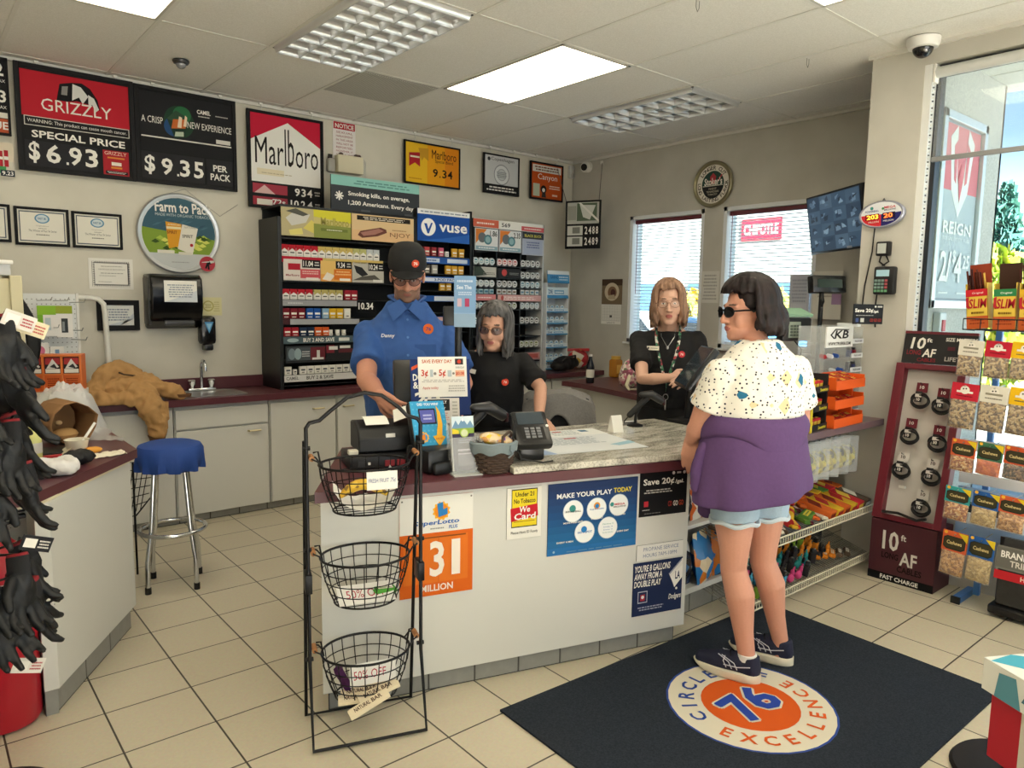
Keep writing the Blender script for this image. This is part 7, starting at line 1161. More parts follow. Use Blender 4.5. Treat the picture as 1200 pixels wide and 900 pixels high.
scard('sale_card', '50% OFF card lying flat in the middle basket', -.10, -.06, Z2-.158, .20, .10, [('t', '50% OFF', .15, .3, .85, .7, '#b0304a')], -1.2, .02)
m = MB()
def nap(a, b): x = -.105+.21*a; y = -.075+.15*b; return tuple(inb(x, y, Z1-.155+.05*((abs(x)/.1)**3)+.018*noise.noise(Vector((x*22, y*22, 3)))+.02*(b > .8)+.045*(a > .75)*(a-.75)*4))
m.sheet(nap, 22, 16, M('#e6e6e4', .85)); o = m.obj('paper_towel', loc=tuple(inb(0, 0, Z1-.15))); tag(o, 'crumpled white paper towel under the banana in the top basket', 'paper towel')
t = thing('banana', 'spotted yellow banana lying on the paper towel in the top basket', 'banana', tuple(inb(0, 0, Z1-.12)), SR)
m = MB(); pts = [(-.085+.17*i/12, -.02+.035*math.sin(PI*i/12)*.4, .0+.045*math.sin(PI*(i+1.2)/13)) for i in range(13)]
m.limb(pts, [.009, .014, .0175, .019, .0195, .0195, .0195, .019, .018, .016, .012, .008, .005], m_cells('banana_skin', ['#dcb32e', '#e2bd3a', '#d5a828', '#dcb32e', '#8a6a2c'], 40, .5, .05), 10); m.obj('flesh', t)
m = MB(); m.cyl((.085, -.018, .012), (.105, -.02, .03), .005, M('#6a5a2a', .7), 8); m.obj('stem', t)
put('bar', 'snack_bar', '#4f9a3a', (.09, .04, .018), tuple(inb(.07, .0, Z2-.15)), (.1, .1, SR+.2), 'green wrapped snack bar in the middle basket', 'snack bar', None)
put('bar', 'snack_bar', '#b82c34', (.07, .035, .015), tuple(inb(-.06, .03, Z2-.152)), (0, 0, SR+.4), 'red wrapped snack bar in the middle basket', 'snack bar', None)
put('bar', 'snack_bar', '#3f3f48', (.06, .03, .015), tuple(inb(.0, .04, Z2-.152)), (0, 0, SR-.3), 'dark wrapped snack bar in the middle basket', 'snack bar', None)
def creambar(x, y, z, rz, ry, label, grp):
    o = None; m = MB(); m.loft([[(xx, yy*.021, zz*.009) for yy, zz in ((-1, 0), (-.7, 1), (.7, 1), (1, 0), (.7, -1), (-.7, -1))] for xx in (-.075, -.068, .068, .075)], cm('#ddd0b4')); m.draw(frame_m((-.06, -.014, .0092), BX, (0, 1, 0)), .12, .028, [('t', 'NATURAL', .05, .3, .55, .85, '#4a2f28', 'b'), ('t', 'BAR', .6, .3, .92, .85, '#4a2f28', 'b')], .0004, .0002)
    o = m.obj('snack_bar'); o.location = inb(x, y, z); o.rotation_euler = (.5, ry, SR+rz); tag(o, label, 'snack bar', grp)
for i in range(5): creambar(-.035+.012*i, -.075+.022*i, Z3-.145+.011*(i % 3), .08*(i-2), -.05, 'cream wrapped bar in the pile in the bottom basket', 'cream bars in the bottom basket')
creambar(.03, -.085, Z3-.125, .1, -.25, 'cream wrapped bar lying slanted on top of the pile in the bottom basket', None); creambar(-.01, -.118, Z3-.148, .15, -.35, 'cream wrapped bar poking out through the front wires of the bottom basket', None)
put('bar', 'snack_bar', '#4a2450', (.10, .045, .03), tuple(inb(-.10, -.03, Z3-.09)), (0, 1.1, SR), 'dark purple wrapped bar standing at the left of the bottom basket', 'snack bar', None)
# ---------------------------------------------------------------- stool
t = thing('bar_stool', 'chrome bar stool with a blue cloth seat cover', 'stool', (-.05, -.68, 0))
m = MB(); BC_ = M('#274a96', .7, bump=.15, bscale=40); rings = []
for r_, z, f_ in ((.02, .792, 0), (.12, .79, 0), (.155, .778, 0), (.168, .755, 0), (.17, .71, .003), (.166, .675, .010), (.16, .66, .014)): rings.append([((r_+f_*math.sin(11*a)+f_*.6*math.sin(23*a))*math.cos(a), (r_+f_*math.sin(11*a)+f_*.6*math.sin(23*a))*math.sin(a), z-(f_*1.2*abs(math.sin(4.5*a)))) for a in [2*PI*i/64 for i in range(64)]])
m.loft(rings, BC_); m.obj('seat_cover', t)
for k in range(4):
    a = -1.13+k*PI/2; c_, s_ = math.cos(a), math.sin(a); m = MB(); m.tube([(c_*.10, s_*.10, .70), (c_*.135, s_*.135, .33), (c_*.165, s_*.165, .17), (c_*.168, s_*.168, .025)], .0125, CHROME, 12); l_ = m.obj('leg', t); m = MB(); m.cyl((c_*.168, s_*.168, 0), (c_*.168, s_*.168, .035), .016, BLK, 12); m.obj('rubber_foot', l_)
m = MB(); m.tube([(.165*math.cos(2*PI*i/48), .165*math.sin(2*PI*i/48), .315) for i in range(48)], .0115, CHROME, 10, closed=True); m.obj('footrest_ring', t)
t = thing('wire_rack', 'small black wire rack leaning between the left counter and the stool', 'rack', (-.25, -.55, 0))
m = MB(); P_ = [(-.21, -.46, .66), (-.10, -.55, .66), (-.12, -.60, .50), (-.20, -.55, .38), (-.26, -.50, .36)]; m.tube(P_, .004, WIRE, 6, closed=True)
for i in range(5): f_ = i/5; m.tube([(-.21+.11*f_, -.46-.09*f_, .66), (-.26+.1*f_, -.50-.07*f_, .37+.05*f_)], .0025, WIRE, 5)
for i in range(5): f_ = .15+.17*i; m.tube([(-.21-.05*f_, -.46-.04*f_, .66-.30*f_), (-.10-.06*f_, -.55-.05*f_, .66-.24*f_)], .0025, WIRE, 5)
m.tube([(-.19, -.47, .66), (-.19, -.47, .02)], .006, WIRE, 6); m.tube([(-.23, -.53, .37), (-.23, -.53, .0)], .006, WIRE, 6); m.obj('frame', t, 40, True)
# ---------------------------------------------------------------- jacket on the back worktop
m = MB(); T_ = BLK
m.ell((-.06, .52, .96), (.19, .14, .10), T_, 20); m.limb([(-.21, .42, .95), (-.16, .45, 1.04), (-.04, .50, 1.085), (.06, .52, 1.04)], (.05, .055, .06, .05), T_); m.limb([(-.22, .40, .93), (-.18, .36, .90), (-.02, .34, .895), (.07, .35, .90)], (.04, .05, .05, .05), T_)
m.limb([(.0, .50, 1.03), (.10, .46, .99), (.20, .42, .95), (.285, .38, .915)], (.06, .065, .055, .045), T_); m.limb([(.02, .42, .98), (.07, .355, .93), (.10, .30, .86), (.125, .285, .76), (.125, .285, .70)], (.07, .085, .085, .075, .06), T_, sq=.8); m.ell((.05, .44, .96), (.1, .1, .07), T_, 14)
m.limb([(-.12, .47, 1.03), (-.02, .43, 1.0), (.05, .41, 1.02), (.12, .44, 1.0)], (.03, .035, .035, .03), T_)
me = fuse(m, M('#b88f5c', .85, bump=.5, bscale=30, vary=.15), .009, 3, .03, 11)
for v in me.vertices:
    if v.co.z < .88 and v.co.y > .30: v.co.z = max(v.co.z, .8775)
t = thing('work_jacket', 'tan quilted work jacket heaped on the back worktop with a sleeve hanging down', 'jacket', (0, .45, .876)); MB().obj('shell', t, me=me).location = -Vector(t.location)
for c_, pr in (((.125, .285, .665), [(.058, 0), (.05, -.02), (.045, -.045), (.048, -.05)]), ((.32, .36, .895), [(.045, 0), (.05, .02)])): m = MB(); m.lathe(pr, M('#6a4a30', .9, bump=.4, bscale=90), 20, c_, .8); m.obj('cuff', t, 40, True)
m = MB(); m.tube([(-.06, .405, 1.075), (-.03, .41, 1.06), (.03, .40, 1.05), (.07, .42, 1.03), (.04, .405, 1.01)], .006, M('#4a3a2a', .9), 6); m.obj('collar_loop', t, 40, True)
# ---------------------------------------------------------------- left counter clutter
LZ = .8655
t = thing('paper_bag', 'open brown paper bag lying on its side on the left counter', 'bag', (-.52, -.85, LZ), -1.0)
KB = M('#8f6a45', .85, bump=.2, bscale=15, vary=.15); m = MB(); n = 11
rings = [[((.0+.105*math.cos(a))*(1+.22*noise.noise(Vector((a*2, q*6, 1)))), q, .10+.10*math.sin(a)*(1+.1*noise.noise(Vector((q*3, a*2, 5))))) for a in [2*PI*i/n for i in range(n)]] for q in (-.03, .0, .05, .10, .15)]
rings = [[(x, -y, max(.002, z)) for x, y, z in r] for r in rings]; m.loft(rings[::-1], KB, False); m.add(rings[-1], [tuple(range(n))], KB); m.prism([(p[0], p[2]) for p in rings[-1]], 0, .002, KB, X=Matrix(((1, 0, 0, 0), (0, 0, 1, -.15), (0, 1, 0, 0), (0, 0, 0, 1)))); t.rotation_euler = (0, 0, .35+PI); t.location = (-.53, -.86, LZ); o = m.obj('kraft_paper', t, 15); sd = o.modifiers.new('s', 'SOLIDIFY'); sd.thickness = .002
m = MB(); m.ell((.0, -.06, .04), (.06, .05, .03), M('#c9a06a', .8), 12); m.ell((.03, -.05, .1), (.015, .015, .012), M('#d9b98a', .8), 10); m.obj('contents', t)
m = MB()
def plas(a, b):
    th_ = 2*PI*a; r = b; nz_ = noise.noise(Vector((math.cos(th_)*r*4, math.sin(th_)*r*4, 2))); n2 = abs(noise.noise(Vector((math.cos(th_)*r*9, math.sin(th_)*r*9, 5))))
    x, y = -.50+(.17+.03*math.sin(5*th_))*r*math.cos(th_), -.53+.165*r*math.sin(th_); return (x, y, LZ+.003+max(0, .235*(1-r**2.6)+.05*nz_*(1-r)+.05*n2*(1-r*.8)))
m.sheet(plas, 48, 26, m_sheer('#eef0f0', .5, 'thin_plastic')); m.sheet(lambda a, b: (-.50+.17*a+.02*math.sin(8*b), -.80+.2*b-.35*a*(1-b)*.4, LZ+.004+.08*(1-a)*b+.012*abs(noise.noise(Vector((a*12, b*12, 7))))), 16, 12, m_sheer('#eef0f0', .42, 'thin_plastic2')); tag(m.obj('plastic_bag', loc=(-.5, -.8, LZ)), 'white translucent plastic bag around the brown paper bag on the left counter', 'bag')
t = thing('paper_cup', 'cream paper cup with a white stick on the left counter', 'cup', (-.555, -1.14, LZ)); m = MB(); m.lathe([(.034, 0), (.036, .002), (.048, .065), (.050, .068), (.047, .066), (.036, .01)], M('#e3ddcb', .6), 24); m.obj('bowl', t); m = MB(); m.tube([(.0, .0, .02), (.09, .09, .12)], .006, WHT, 8); m.obj('stick', t); m = MB(); m.sheet(lambda a, b: (-.07+.06*a, -.04+.09*b, .002+.05*a), 4, 4, M('#e6dfc8', .8)); m.obj('lid_flap', t)
m = MB(); m.ell((-.585, -1.36, LZ+.03), (.062, .04, .03), M('#161618', .5), 16); m.ell((-.61, -1.38, LZ+.04), (.03, .03, .02), BLK, 12); me = fuse(m, M('#18181a', .55, bump=.6, bscale=60), .006, 2, .012, 30); o = MB().obj('glove_pair', None, me=me); o.location = (0, 0, 0); me.transform(Matrix.Translation((.585, 1.36, -LZ))); o.location = (-.585, -1.36, LZ); tag(o, 'balled up black gloves in front of the cream cup on the left counter', 'gloves')
m = MB(); 
m.tube([(-.69+.06*math.cos(a), -1.52+.055*math.sin(a), LZ+.035+.008*math.sin(3*a)) for a in [2*PI*i/24 for i in range(24)]], .026, BLK, 10, closed=True); m.ell((-.69, -1.52, LZ+.018), (.07, .065, .016), BLK, 16); m.limb([(-.73, -1.55, LZ+.03), (-.79, -1.5, LZ+.02)], (.025, .015), BLK); me = fuse(m, M('#e3e1e0', .9, bump=.4, bscale=50), .006, 2, .008, 25); me.transform(Matrix.Translation((.69, 1.52, -LZ))); o = MB().obj('cloth_cap', None, me=me); o.location = (-.69, -1.52, LZ); tag(o, 'soft white cloth cap lying near the front edge of the left counter', 'cap')
m = MB(); m.sheet(lambda a, b: (-.53+.15*a, -1.30+.10*b+.03*a, LZ+.002+.014*abs(noise.noise(Vector((a*6, b*6, 1))))), 14, 10, M('#ebe4d0', .9)); tag(m.obj('napkin', loc=(-.47, -1.25, LZ)), 'crumpled cream napkin right of the cream cup', 'napkin')
m = MB(); m.ell((-.50, -1.17, LZ+.018), (.04, .022, .015), M('#d9983a', .6, bump=.4, bscale=50), 14); tag(m.obj('food_scrap', loc=(-.5, -1.17, LZ)), 'orange food scrap lying between the cup and the napkin', 'food')
bottle('drink_bottle', 'pale yellow drink bottle on the left counter behind the hanging gloves', -.72, -1.17, LZ, .16, .032, '#d9d98a', '#9fb8c8')
m = MB(); m.box(-.70, -.56, -1.14, -.98, LZ, LZ+.018, BLK, .004); tag(m.obj('food_tray', loc=(-.63, -1.06, LZ)), 'shallow black tray between the yellow bottle and the cream cup', 'tray')
m = MB(); m.box(-.69, -.57, -1.165, -1.15, LZ, LZ+.012, M('#b8323a', .4), .003); tag(m.obj('red_wrapper', loc=(-.63, -1.157, LZ)), 'thin red wrapper in front of the black food tray', 'wrapper')
# cream column, pegboard, white rail, orange lighter box
t = thing('display_column', 'tall cream display column cut off at the left edge behind the gloves', 'display', (-.80, -.42, LZ)); CRM_ = M('#d3cba9', .6)
m = MB(); m.box(-1.10, -.685, -.45, -.1, LZ, 1.645, CRM_); m.box(-.70, -.65, -.47, -.08, LZ, 1.66, CRM_, .004); m.obj('carcass', t, 0, True); m = MB(); m.box(-1.0, -.69, -.44, -.2, 1.66, 1.72, M('#c9ccd0', .5), .01); m.box(-1.0, -.68, -.45, -.19, 1.715, 1.735, WHT, .004); m.obj('top_box', t, 30, True)
m = MB(); m.sheet(lambda a, b: (-.648+.085*math.sin(PI*b)*(.3+.7*a)-.01, -.40+.02*a, 1.08+.50*b), 4, 14, DBLK); o = m.obj('black_bag', loc=(-.62, -.4, 1.08)); sd = o.modifiers.new('s', 'SOLIDIFY'); sd.thickness = .02; tag(o, 'black folded bag hanging on the right side of the cream column', 'bag')
t = thing('pegboard_rack', 'white pegboard rack of small hanging packs on the back worktop', 'rack', (-.36, .70, .876)); m = MB(); m.box(-.56, -.225, .70, .715, .90, 1.575, M('#dfe2e2', .5)); m.box(-.235, -.22, .69, .72, .88, 1.58, WHT); m.box(-.56, -.22, .66, .8, .876, .90, WHT); m.obj('board', t, 0, True)
m = MB(); PH = M('#9a9c9a', .6)
for i in range(12):
    for j in range(20): m.cyl((-.53+.026*i, .70, .95+.031*j), (-.53+.026*i, .6985, .95+.031*j), .004, PH, 6)
m.obj('holes', t, 0, True)
for x, z in ((-.45, 1.53), (-.36, 1.53), (-.27, 1.52), (-.42, 1.36), (-.29, 1.34), (-.27, 1.28)): m = MB(); m.tube([(x, .70, z), (x+.05, .50, z+.005), (x+.055, .485, z+.025)], .003, STEEL, 6); m.obj('prong', t, 40, True)
for x, y, z, w, h, its, l_ in ((-.47, .56, 1.31, .10, .19, [('r', 0, .7, 1, 1, '#8fbf3a'), ('r', 0, 0, .3, .7, '#7ab03a'), ('r', .4, .2, .7, .6, '#b9c9cf')], 'green and white hanging pack on the pegboard, left of two'), (-.37, .56, 1.30, .09, .20, [('r', 0, .75, 1, 1, '#9aa83a'), ('r', .3, .15, .7, .6, '#3a3f42'), ('r', .35, .2, .5, .5, '#8a8f92')], 'green topped hanging pack with a dark strip on the pegboard, right of two'), (-.53, .50, 1.08, .105, .19, [('o', .5, .75, .3, None, '#d97a9a'), ('r', .2, .1, .5, .5, '#d9a2b0'), ('r', .05, .1, .15, .7, '#b8303a')], 'pink and white card pack low on the pegboard'), (-.42, .50, 1.075, .075, .17, [('r', .35, .25, .65, .9, '#7fa0c0'), ('o', .5, .12, .2, None, '#6a6a6c')], 'white pack with a blue stripe low on the pegboard'), (-.345, .50, 1.07, .11, .09, [('t', 'Going', .12, .35, .88, .85, '#2a2a2c', 'b'), ('r', .05, .05, .3, .25, '#b8303a')], 'white pack printed Going low on the pegboard')):
    sign('hanging_pack', l_, 'pack', (x, y, z), BX, w, h, its, th=.018, back='#eceae6')
m = MB(); m.tube([(-.60, .80, 1.55), (-.13, .80, 1.552), (-.085, .80, 1.543), (-.055, .80, 1.51), (-.048, .80, 1.45), (-.035, .80, .876)], .018, M('#e3e2da', .35), 12); tag(m.obj('bent_rail', loc=(-.1, .8, .876)), 'white bent tube rail rising behind the tan jacket', 'rail')
t = thing('lighter_display', 'orange display box of carded lighters on the left counter', 'display', (-.47, .05, LZ), 0)
X = Matrix.Translation((-.50, -.05, 1.035)) @ rotz(-.35); m = MB(); m.box(-.20, .165, -.07, .12, -.17, 0, M('#e4e2dc', .5), X=X); m.obj('white_plinth', t, 0, True)
m = MB(); m.box(-.20, .16, -.06, .10, 0, .20, M('#dd6a2c', .45), X=X)
for i in range(5): m.box(-.205+.0912*i, -.195+.0912*i, -.07, -.06, 0, .205, M('#e07a3a', .4), X=X)
for z in (0, .095, .2): m.box(-.2, .16, -.07, -.06, z-.004, z+.004, M('#e07a3a', .4), X=X)
m.obj('case', t, 0, True)
for i in range(3):
    m = MB(); Y = X @ frame_m((-.10+.0905*i, -.0625, .10), BX, BZ); m.draw(Y, .078, .092, [('r', 0, 0, 1, 1, '#2a2426'), ('r', .05, .55, .95, .95, '#a8383a'), ('p', [(.1, .3), (.5, .9), (.9, .4), (.6, .3)], '#d9d6d2'), ('p', [(.3, .4), (.6, .6), (.8, .3)], '#3a3a3e'), ('r', .05, .04, .95, .28, '#e0ddd6')]); m.draw(X @ frame_m((-.10+.0905*i, -.0625, .01), BX, BZ), .078, .075, [('l', .1, .1, .9, .9, 5, '#9a3a1a')]); m.obj('lighter_card', t, 0, True)
m = MB(); m.box(-.185, -.115, -.074, -.066, .055, .165, WHT, X=X); m.draw(X @ frame_m((-.185, -.0745, .055), BX, BZ), .07, .11, [('r', .6, .15, .62, .85, '#3a3a3c'), ('r', .66, .15, .7, .85, '#3a3a3c'), ('r', .74, .15, .76, .85, '#3a3a3c'), ('r', .8, .15, .86, .85, '#3a3a3c'), ('l', .08, .2, .5, .8, 4, '#b5b2ac')]); m.obj('barcode_tag', t, 0, True)
# ---------------------------------------------------------------- glove rack and red cylinder
GRX, GRY = -1.0, -2.22
t = thing('glove_rack', 'black floor rack with a round base carrying the gloves at the left edge', 'rack', (GRX, GRY, 0))
m = MB(); m.lathe([(.185, 0), (.19, .006), (.185, .014), (.05, .022)], BLK, 36); m.obj('base', t); m = MB(); m.cyl((0, 0, .015), (0, 0, 1.62), .02, BLK, 14); m.obj('pole', t)
TI = (1.50, 1.34, 1.20, 1.06, .80, .70)
for z in TI:
    m = MB()
    for k in range(6): a = k*PI/3-.6; m.tube([(0, 0, z), (.125*math.cos(a), .125*math.sin(a), z+.005), (.135*math.cos(a), .135*math.sin(a), z+.02)], .004, WIRE, 6)
    m.obj('prong_ring', t)
def hand_shape(m, mat, cuff=True, sp=.02):
    m.limb([(0, 0, .0), (0, 0, -.075)], (.034, .036), mat, 12, cap0=False, sq=.55); m.ell((0, 0, -.10), (.046, .024, .055), mat, 14)
    for i, (x, l_) in enumerate(((-.034, .058), (-.012, .072), (.012, .068), (.033, .052))): m.limb([(x*.8, 0, -.12), (x+x*.25, .006, -.155), (x+x*.4, .018, -.155-l_*.55), (x+x*.45, .036, -.15-l_*.9)], (.0135, .0125, .0115, .009), mat, 10)
    m.limb([(-.03, .004, -.07), (-.058, .014, -.105), (-.064, .026, -.14)], (.016, .0135, .0105), mat, 10)
m = MB(); hand_shape(m, BLK); GM = M('#17181a', .5, bump=.35, bscale=70); gme = fuse(m, GM, .0055, 2)
paint(gme, M('#232427', .95), lambda c, n: c.z > -.06); paint(gme, M('#8a2028', .7), lambda c, n: c.z > -.006)
rs = random.Random(4); gi = 0
for ti, z in enumerate(TI):
    for k in range(6):
        a = k*PI/3-.6+.3*(ti % 2)+rs.uniform(-.1, .1)
        if math.cos(a-(-.1)) < -.45 and math.sin(a) > 0: continue
        o = bpy.data.objects.new('work_glove', gme); COL.objects.link(o); q = .125; o.location = (GRX+q*math.cos(a), GRY+q*math.sin(a), z+.01); s_ = rs.uniform(1.0, 1.12); o.scale = (s_ if rs.random() < .5 else -s_, s_, s_)
        o.rotation_euler = (rs.uniform(-.12, .05)+.28, rs.uniform(-.2, .2), a+PI/2+PI+rs.uniform(-.5, .5)); tag(o, 'black work glove hanging on the glove rack, %s tier' % ('top', 'second', 'third', 'fourth', 'fifth', 'lowest')[ti], 'glove', 'gloves on the rack, %s tier' % ('top', 'second', 'third', 'fourth', 'fifth', 'lowest')[ti]); gi += 1
for x, z, l_, c_ in ((.12, 1.50, 'cream paper tag on the top tier of gloves', '#d9cfb0'), (.09, 1.52, 'white and red printed tag on the top tier of gloves', '#d6d2cc'), (.10, .86, 'white and black printed tag on the lower tier of gloves', '#26262a'), (.06, .50, 'small folded white tag below the lowest glove', '#e0dcd4')):
    sign('price_tag', l_, 'tag', (GRX+x, GRY-.155+x*.5, z-.03), (.86, .2, -.35), .085, .045, [('r', .1, .2, .5, .8, '#ece8e0'), ('l', .55, .2, .95, .8, 3, '#b04a50' if c_ != '#26262a' else '#e0dcd4')], th=.002, back=c_, v=(.35, 0, .86))
t = thing('extinguisher', 'red fire extinguisher cylinder behind the hanging gloves at the left edge', 'fire extinguisher', (-.915, -1.70, 0)); RD = M('#b01c2c', .3)
m = MB(); m.lathe([(.06, .0), (.11, .012), (.118, .03), (.118, .56), (.10, .64), (.045, .70), (.03, .72)], RD, 36); m.obj('cylinder', t)
m = MB(); m.lathe([(.1192, .38), (.1192, .56)], M('#e3e0dc', .5), 36); m.lathe([(.1196, .37), (.1196, .39)], M('#1c1c1e', .5), 36)
for i in range(14): a = -2.6+.2*i; X = Matrix.Translation((.1198*math.cos(a), .1198*math.sin(a), .41)) @ rotz(a+PI/2); m.draw(X @ frame_m((-.008, 0, 0), BX, BZ), .016, .12, [('l', .05, .1, .95, .9, 6, '#8a8684'), ('r', .1, .7, .5, .9, '#b03a40')] if i % 4 else [('r', .1, .1, .9, .5, '#3a3a3c'), ('r', .1, .6, .9, .9, '#b03a40')])
m.obj('label_band', t, 0)
m = MB(); m.cyl((0, 0, .71), (0, 0, .76), .022, M('#6a1c24', .4)); m.box(-.015, .10, -.015, .015, .76, .775, BLK, .004); m.box(-.015, .10, -.012, .012, .785, .80, BLK, .004); m.cyl((-.01, 0, .74), (-.01, 0, .8), .012, STEEL); m.obj('valve', t); m = MB(); m.tube([(-.02, 0, .75), (-.09, -.02, .74), (-.125, -.03, .6), (-.12, -.03, .3)], .011, BLK, 8); m.obj('hose', t)
# ---------------------------------------------------------------- blurred display at the lower right
t = thing('carton_stand', 'round based black floor stand at the lower right corner', 'stand', (1.68, -4.18, 0)); m = MB(); m.lathe([(.20, 0), (.21, .008), (.20, .02), (.05, .03)], BLK, 40); m.obj('base', t); m = MB(); m.cyl((0, 0, .02), (-.56, -.17, .36), .03, BLK, 12); m.box(-.66, -.50, -.26, -.10, .355, .37, BLK); m.obj('arm', t)
t = thing('carton', 'white and teal printed carton at the lower right corner', 'carton', (1.12, -4.375, .562), -.5)
m = MB(); m.prism([(-.14, -.10), (.14, -.10), (.14, .10), (-.14, .10)], 0, .085, M('#dfe0da', .5)); m.draw(frame_m((-.14, -.10, .085), BX, (0, 1, 0)), .28, .2, [('r', 0, 0, 1, 1, '#dfe5e2'), ('p', [(0, .9), (.3, 1), (.6, .75), (.2, .6)], '#4fa9c4'), ('p', [(.1, .3), (.5, .5), (.4, .2)], '#3f9abc'), ('p', [(.6, .4), (1, .6), (.9, .2)], '#58b0c8'), ('t', 'FRESH', .3, .3, .8, .5, '#e8dcae', 'b'), ('r', .6, .75, .95, .85, '#b9b2a0')], .001); m.draw(frame_m((-.14, .10, 0), (0, -1, 0), BZ), .2, .085, [('p', [(.2, 0), (.6, 0), (.5, .9), (.25, .8)], '#5a8f9f'), ('p', [(.6, .3), (1, .3), (1, 1), (.7, .8)], '#4f7f8f')], .001); m.draw(frame_m((-.14, -.10, 0), BX, BZ), .28, .085, [('r', 0, .2, 1, .35, '#9a968a'), ('p', [(.05, .3), (.3, .9), (.35, .4)], '#5f9aa8')], .001); m.obj('box', t, 0)
t = thing('carton', 'deep red carton under the white and teal carton', 'carton', (1.13, -4.385, .371), -.5); m = MB(); m.box(-.128, .13, -.09, .096, 0, .19, M('#b0202f', .5), .003); m.obj('box', t, 0); m = MB(); m.box(-.131, -.128, -.085, .0, .01, .185, M('#c9c4b8', .5)); m.obj('side_label', t, 0)
# ---------------------------------------------------------------- people
class Person:
    def __init__(s, label, loc, phi, skin):
        s.t = thing('person', label, 'person', loc, math.radians(phi)); s.iv = pm(s.t).inverted(); s.skin = M(skin, .55, bump=.06, bscale=120, vary=.06); s.b = MB(); s.paints = []
    def L(s, p): return s.iv @ Vector(p)          # place -> person
    def head(s, c, turn, nod, female=False, tilt=0, k=1.0):
        s.H = Matrix.Translation(c) @ rotz(math.radians(turn)) @ Matrix.Rotation(math.radians(nod), 4, 'X') @ Matrix.Rotation(math.radians(tilt), 4, 'Y'); m, H = s.b, s.H
        S_ = H @ Matrix.Scale(k, 4); s.HS = S_
        for c_, r_ in (((0, .012, .035), (.075, .094, .09)), ((0, -.022, -.015), (.069, .073, .086)), ((0, -.034, -.070), (.060 if not female else .053, .055, .050)), ((0, -.066, -.098), (.028, .022, .020)), ((.038, -.058, -.03), (.028, .024, .034)), ((-.038, -.058, -.03), (.028, .024, .034)), ((0, -.076, .026), (.05, .018, .012)), ((.080, .012, -.008), (.009, .022, .034)), ((-.080, .012, -.008), (.009, .022, .034)), ((.011, -.099, -.036), (.010, .010, .008)), ((-.011, -.099, -.036), (.010, .010, .008)), ((0, -.088, -.060), (.022, .010, .0065)), ((0, -.087, -.071), (.019, .010, .007))): m.ell(c_, r_, BLK, 16, X=S_)
        m.limb([(0, -.086, .015), (0, -.100, -.012), (0, -.108, -.033)], (.009, .0105, .0135), BLK, 10, X=S_)
        s.neck = H @ Vector((0, .025, -.07))
        lip = '#a8605a' if female else '#9a6258'
        s.face(lip, (0, -.096, -.0655), (.021, .02, .0095)); s.face('#e6e0da', (.032, -.088, .004), (.012, .02, .0055)); s.face('#e6e0da', (-.032, -.088, .004), (.012, .02, .0055)); s.face('#3a2c24', (.032, -.09, .004), (.005, .02, .0052)); s.face('#3a2c24', (-.032, -.09, .004), (.005, .02, .0052)); s.face('#5a463a', (.034, -.085, .03), (.02, .02, .004)); s.face('#5a463a', (-.034, -.085, .03), (.02, .02, .004))
    def face(s, col, c, r): s.paints.append((col, s.HS.inverted(), Vector(c), r))
    def limb(s, pts, rad): s.b.limb(pts, rad, BLK, 20)
    def hand(s, w, d, nrm, curl, lat_sign, spread=1.0, sc=1.0):
        d = Vector(d).normalized(); nrm = Vector(nrm); nrm = (nrm-d*nrm.dot(d)).normalized(); l = d.cross(nrm)*lat_sign; w = Vector(w); m = s.b
        for i, (o_, ln, kn) in enumerate(((.031, .82, .080), (.0105, .98, .087), (-.0105, .94, .084), (-.031, .74, .075))):
            o_ *= sc; kn *= sc; k0 = w+d*kn+l*o_; m.limb([w+l*o_*.55, k0], (.0165*sc, .0125*sc), BLK, 10); p = k0; pts = [k0]; a = curl*.5
            for q in (.043, .027, .021): p = p+(d*math.cos(a)+nrm*math.sin(a)+l*o_*1.5*(spread-.6))*q*ln*sc; pts.append(p); a += curl
            m.limb(pts, [.0095*sc, .0088*sc, .0082*sc, .0070*sc], BLK, 10)
        b = w+d*.022*sc+l*.028*sc; p1 = b+(d*.62+l*.72+nrm*.25)*.036*sc; p2 = p1+(d*.85+l*.35+nrm*.4)*.030*sc; p3 = p2+(d*.9+l*.05+nrm*.45)*.022*sc; m.limb([b-d*.01+l*-.008, p1, p2, p3], (.016*sc, .0125*sc, .0105*sc, .0085*sc), BLK, 10)
    def arm(s, sh, el, wr, r=(.052, .044, .041, .036, .027)):
        sh, el, wr = Vector(sh), Vector(el), Vector(wr); s.b.limb([sh, sh.lerp(el, .5), el, el.lerp(wr, .35), wr], (r[0], r[1], r[2]*.95, r[3]*1.06, r[4]), BLK, 20)
    def torso(s, rings, k=.9):
        s.b.loft([[(cx+rx*k*math.cos(a), cy+ry*k*math.sin(a), z) for a in [2*PI*i/28 for i in range(28)]] for z, rx, ry, cx, cy in rings], BLK)
    def body(s):
        me = fuse(s.b, s.skin, .005, 3)
        for col, inv, c, r in s.paints: paint(me, M(col, .6), lambda p, n: sum(((inv @ p)[i]-c[i])**2/r[i]**2 for i in range(3)) < 1)
        return MB().obj('body', s.t, me=me)
    def cloth(s, name, mb, mat, voxel=.009, smooth=4, disp=.006, dscale=11): return MB().obj(name, s.t, me=fuse(mb, mat, voxel, smooth, disp, dscale))
    def part(s, name, mb, parent=None, ang=40): return mb.obj(name, parent or s.t, ang)
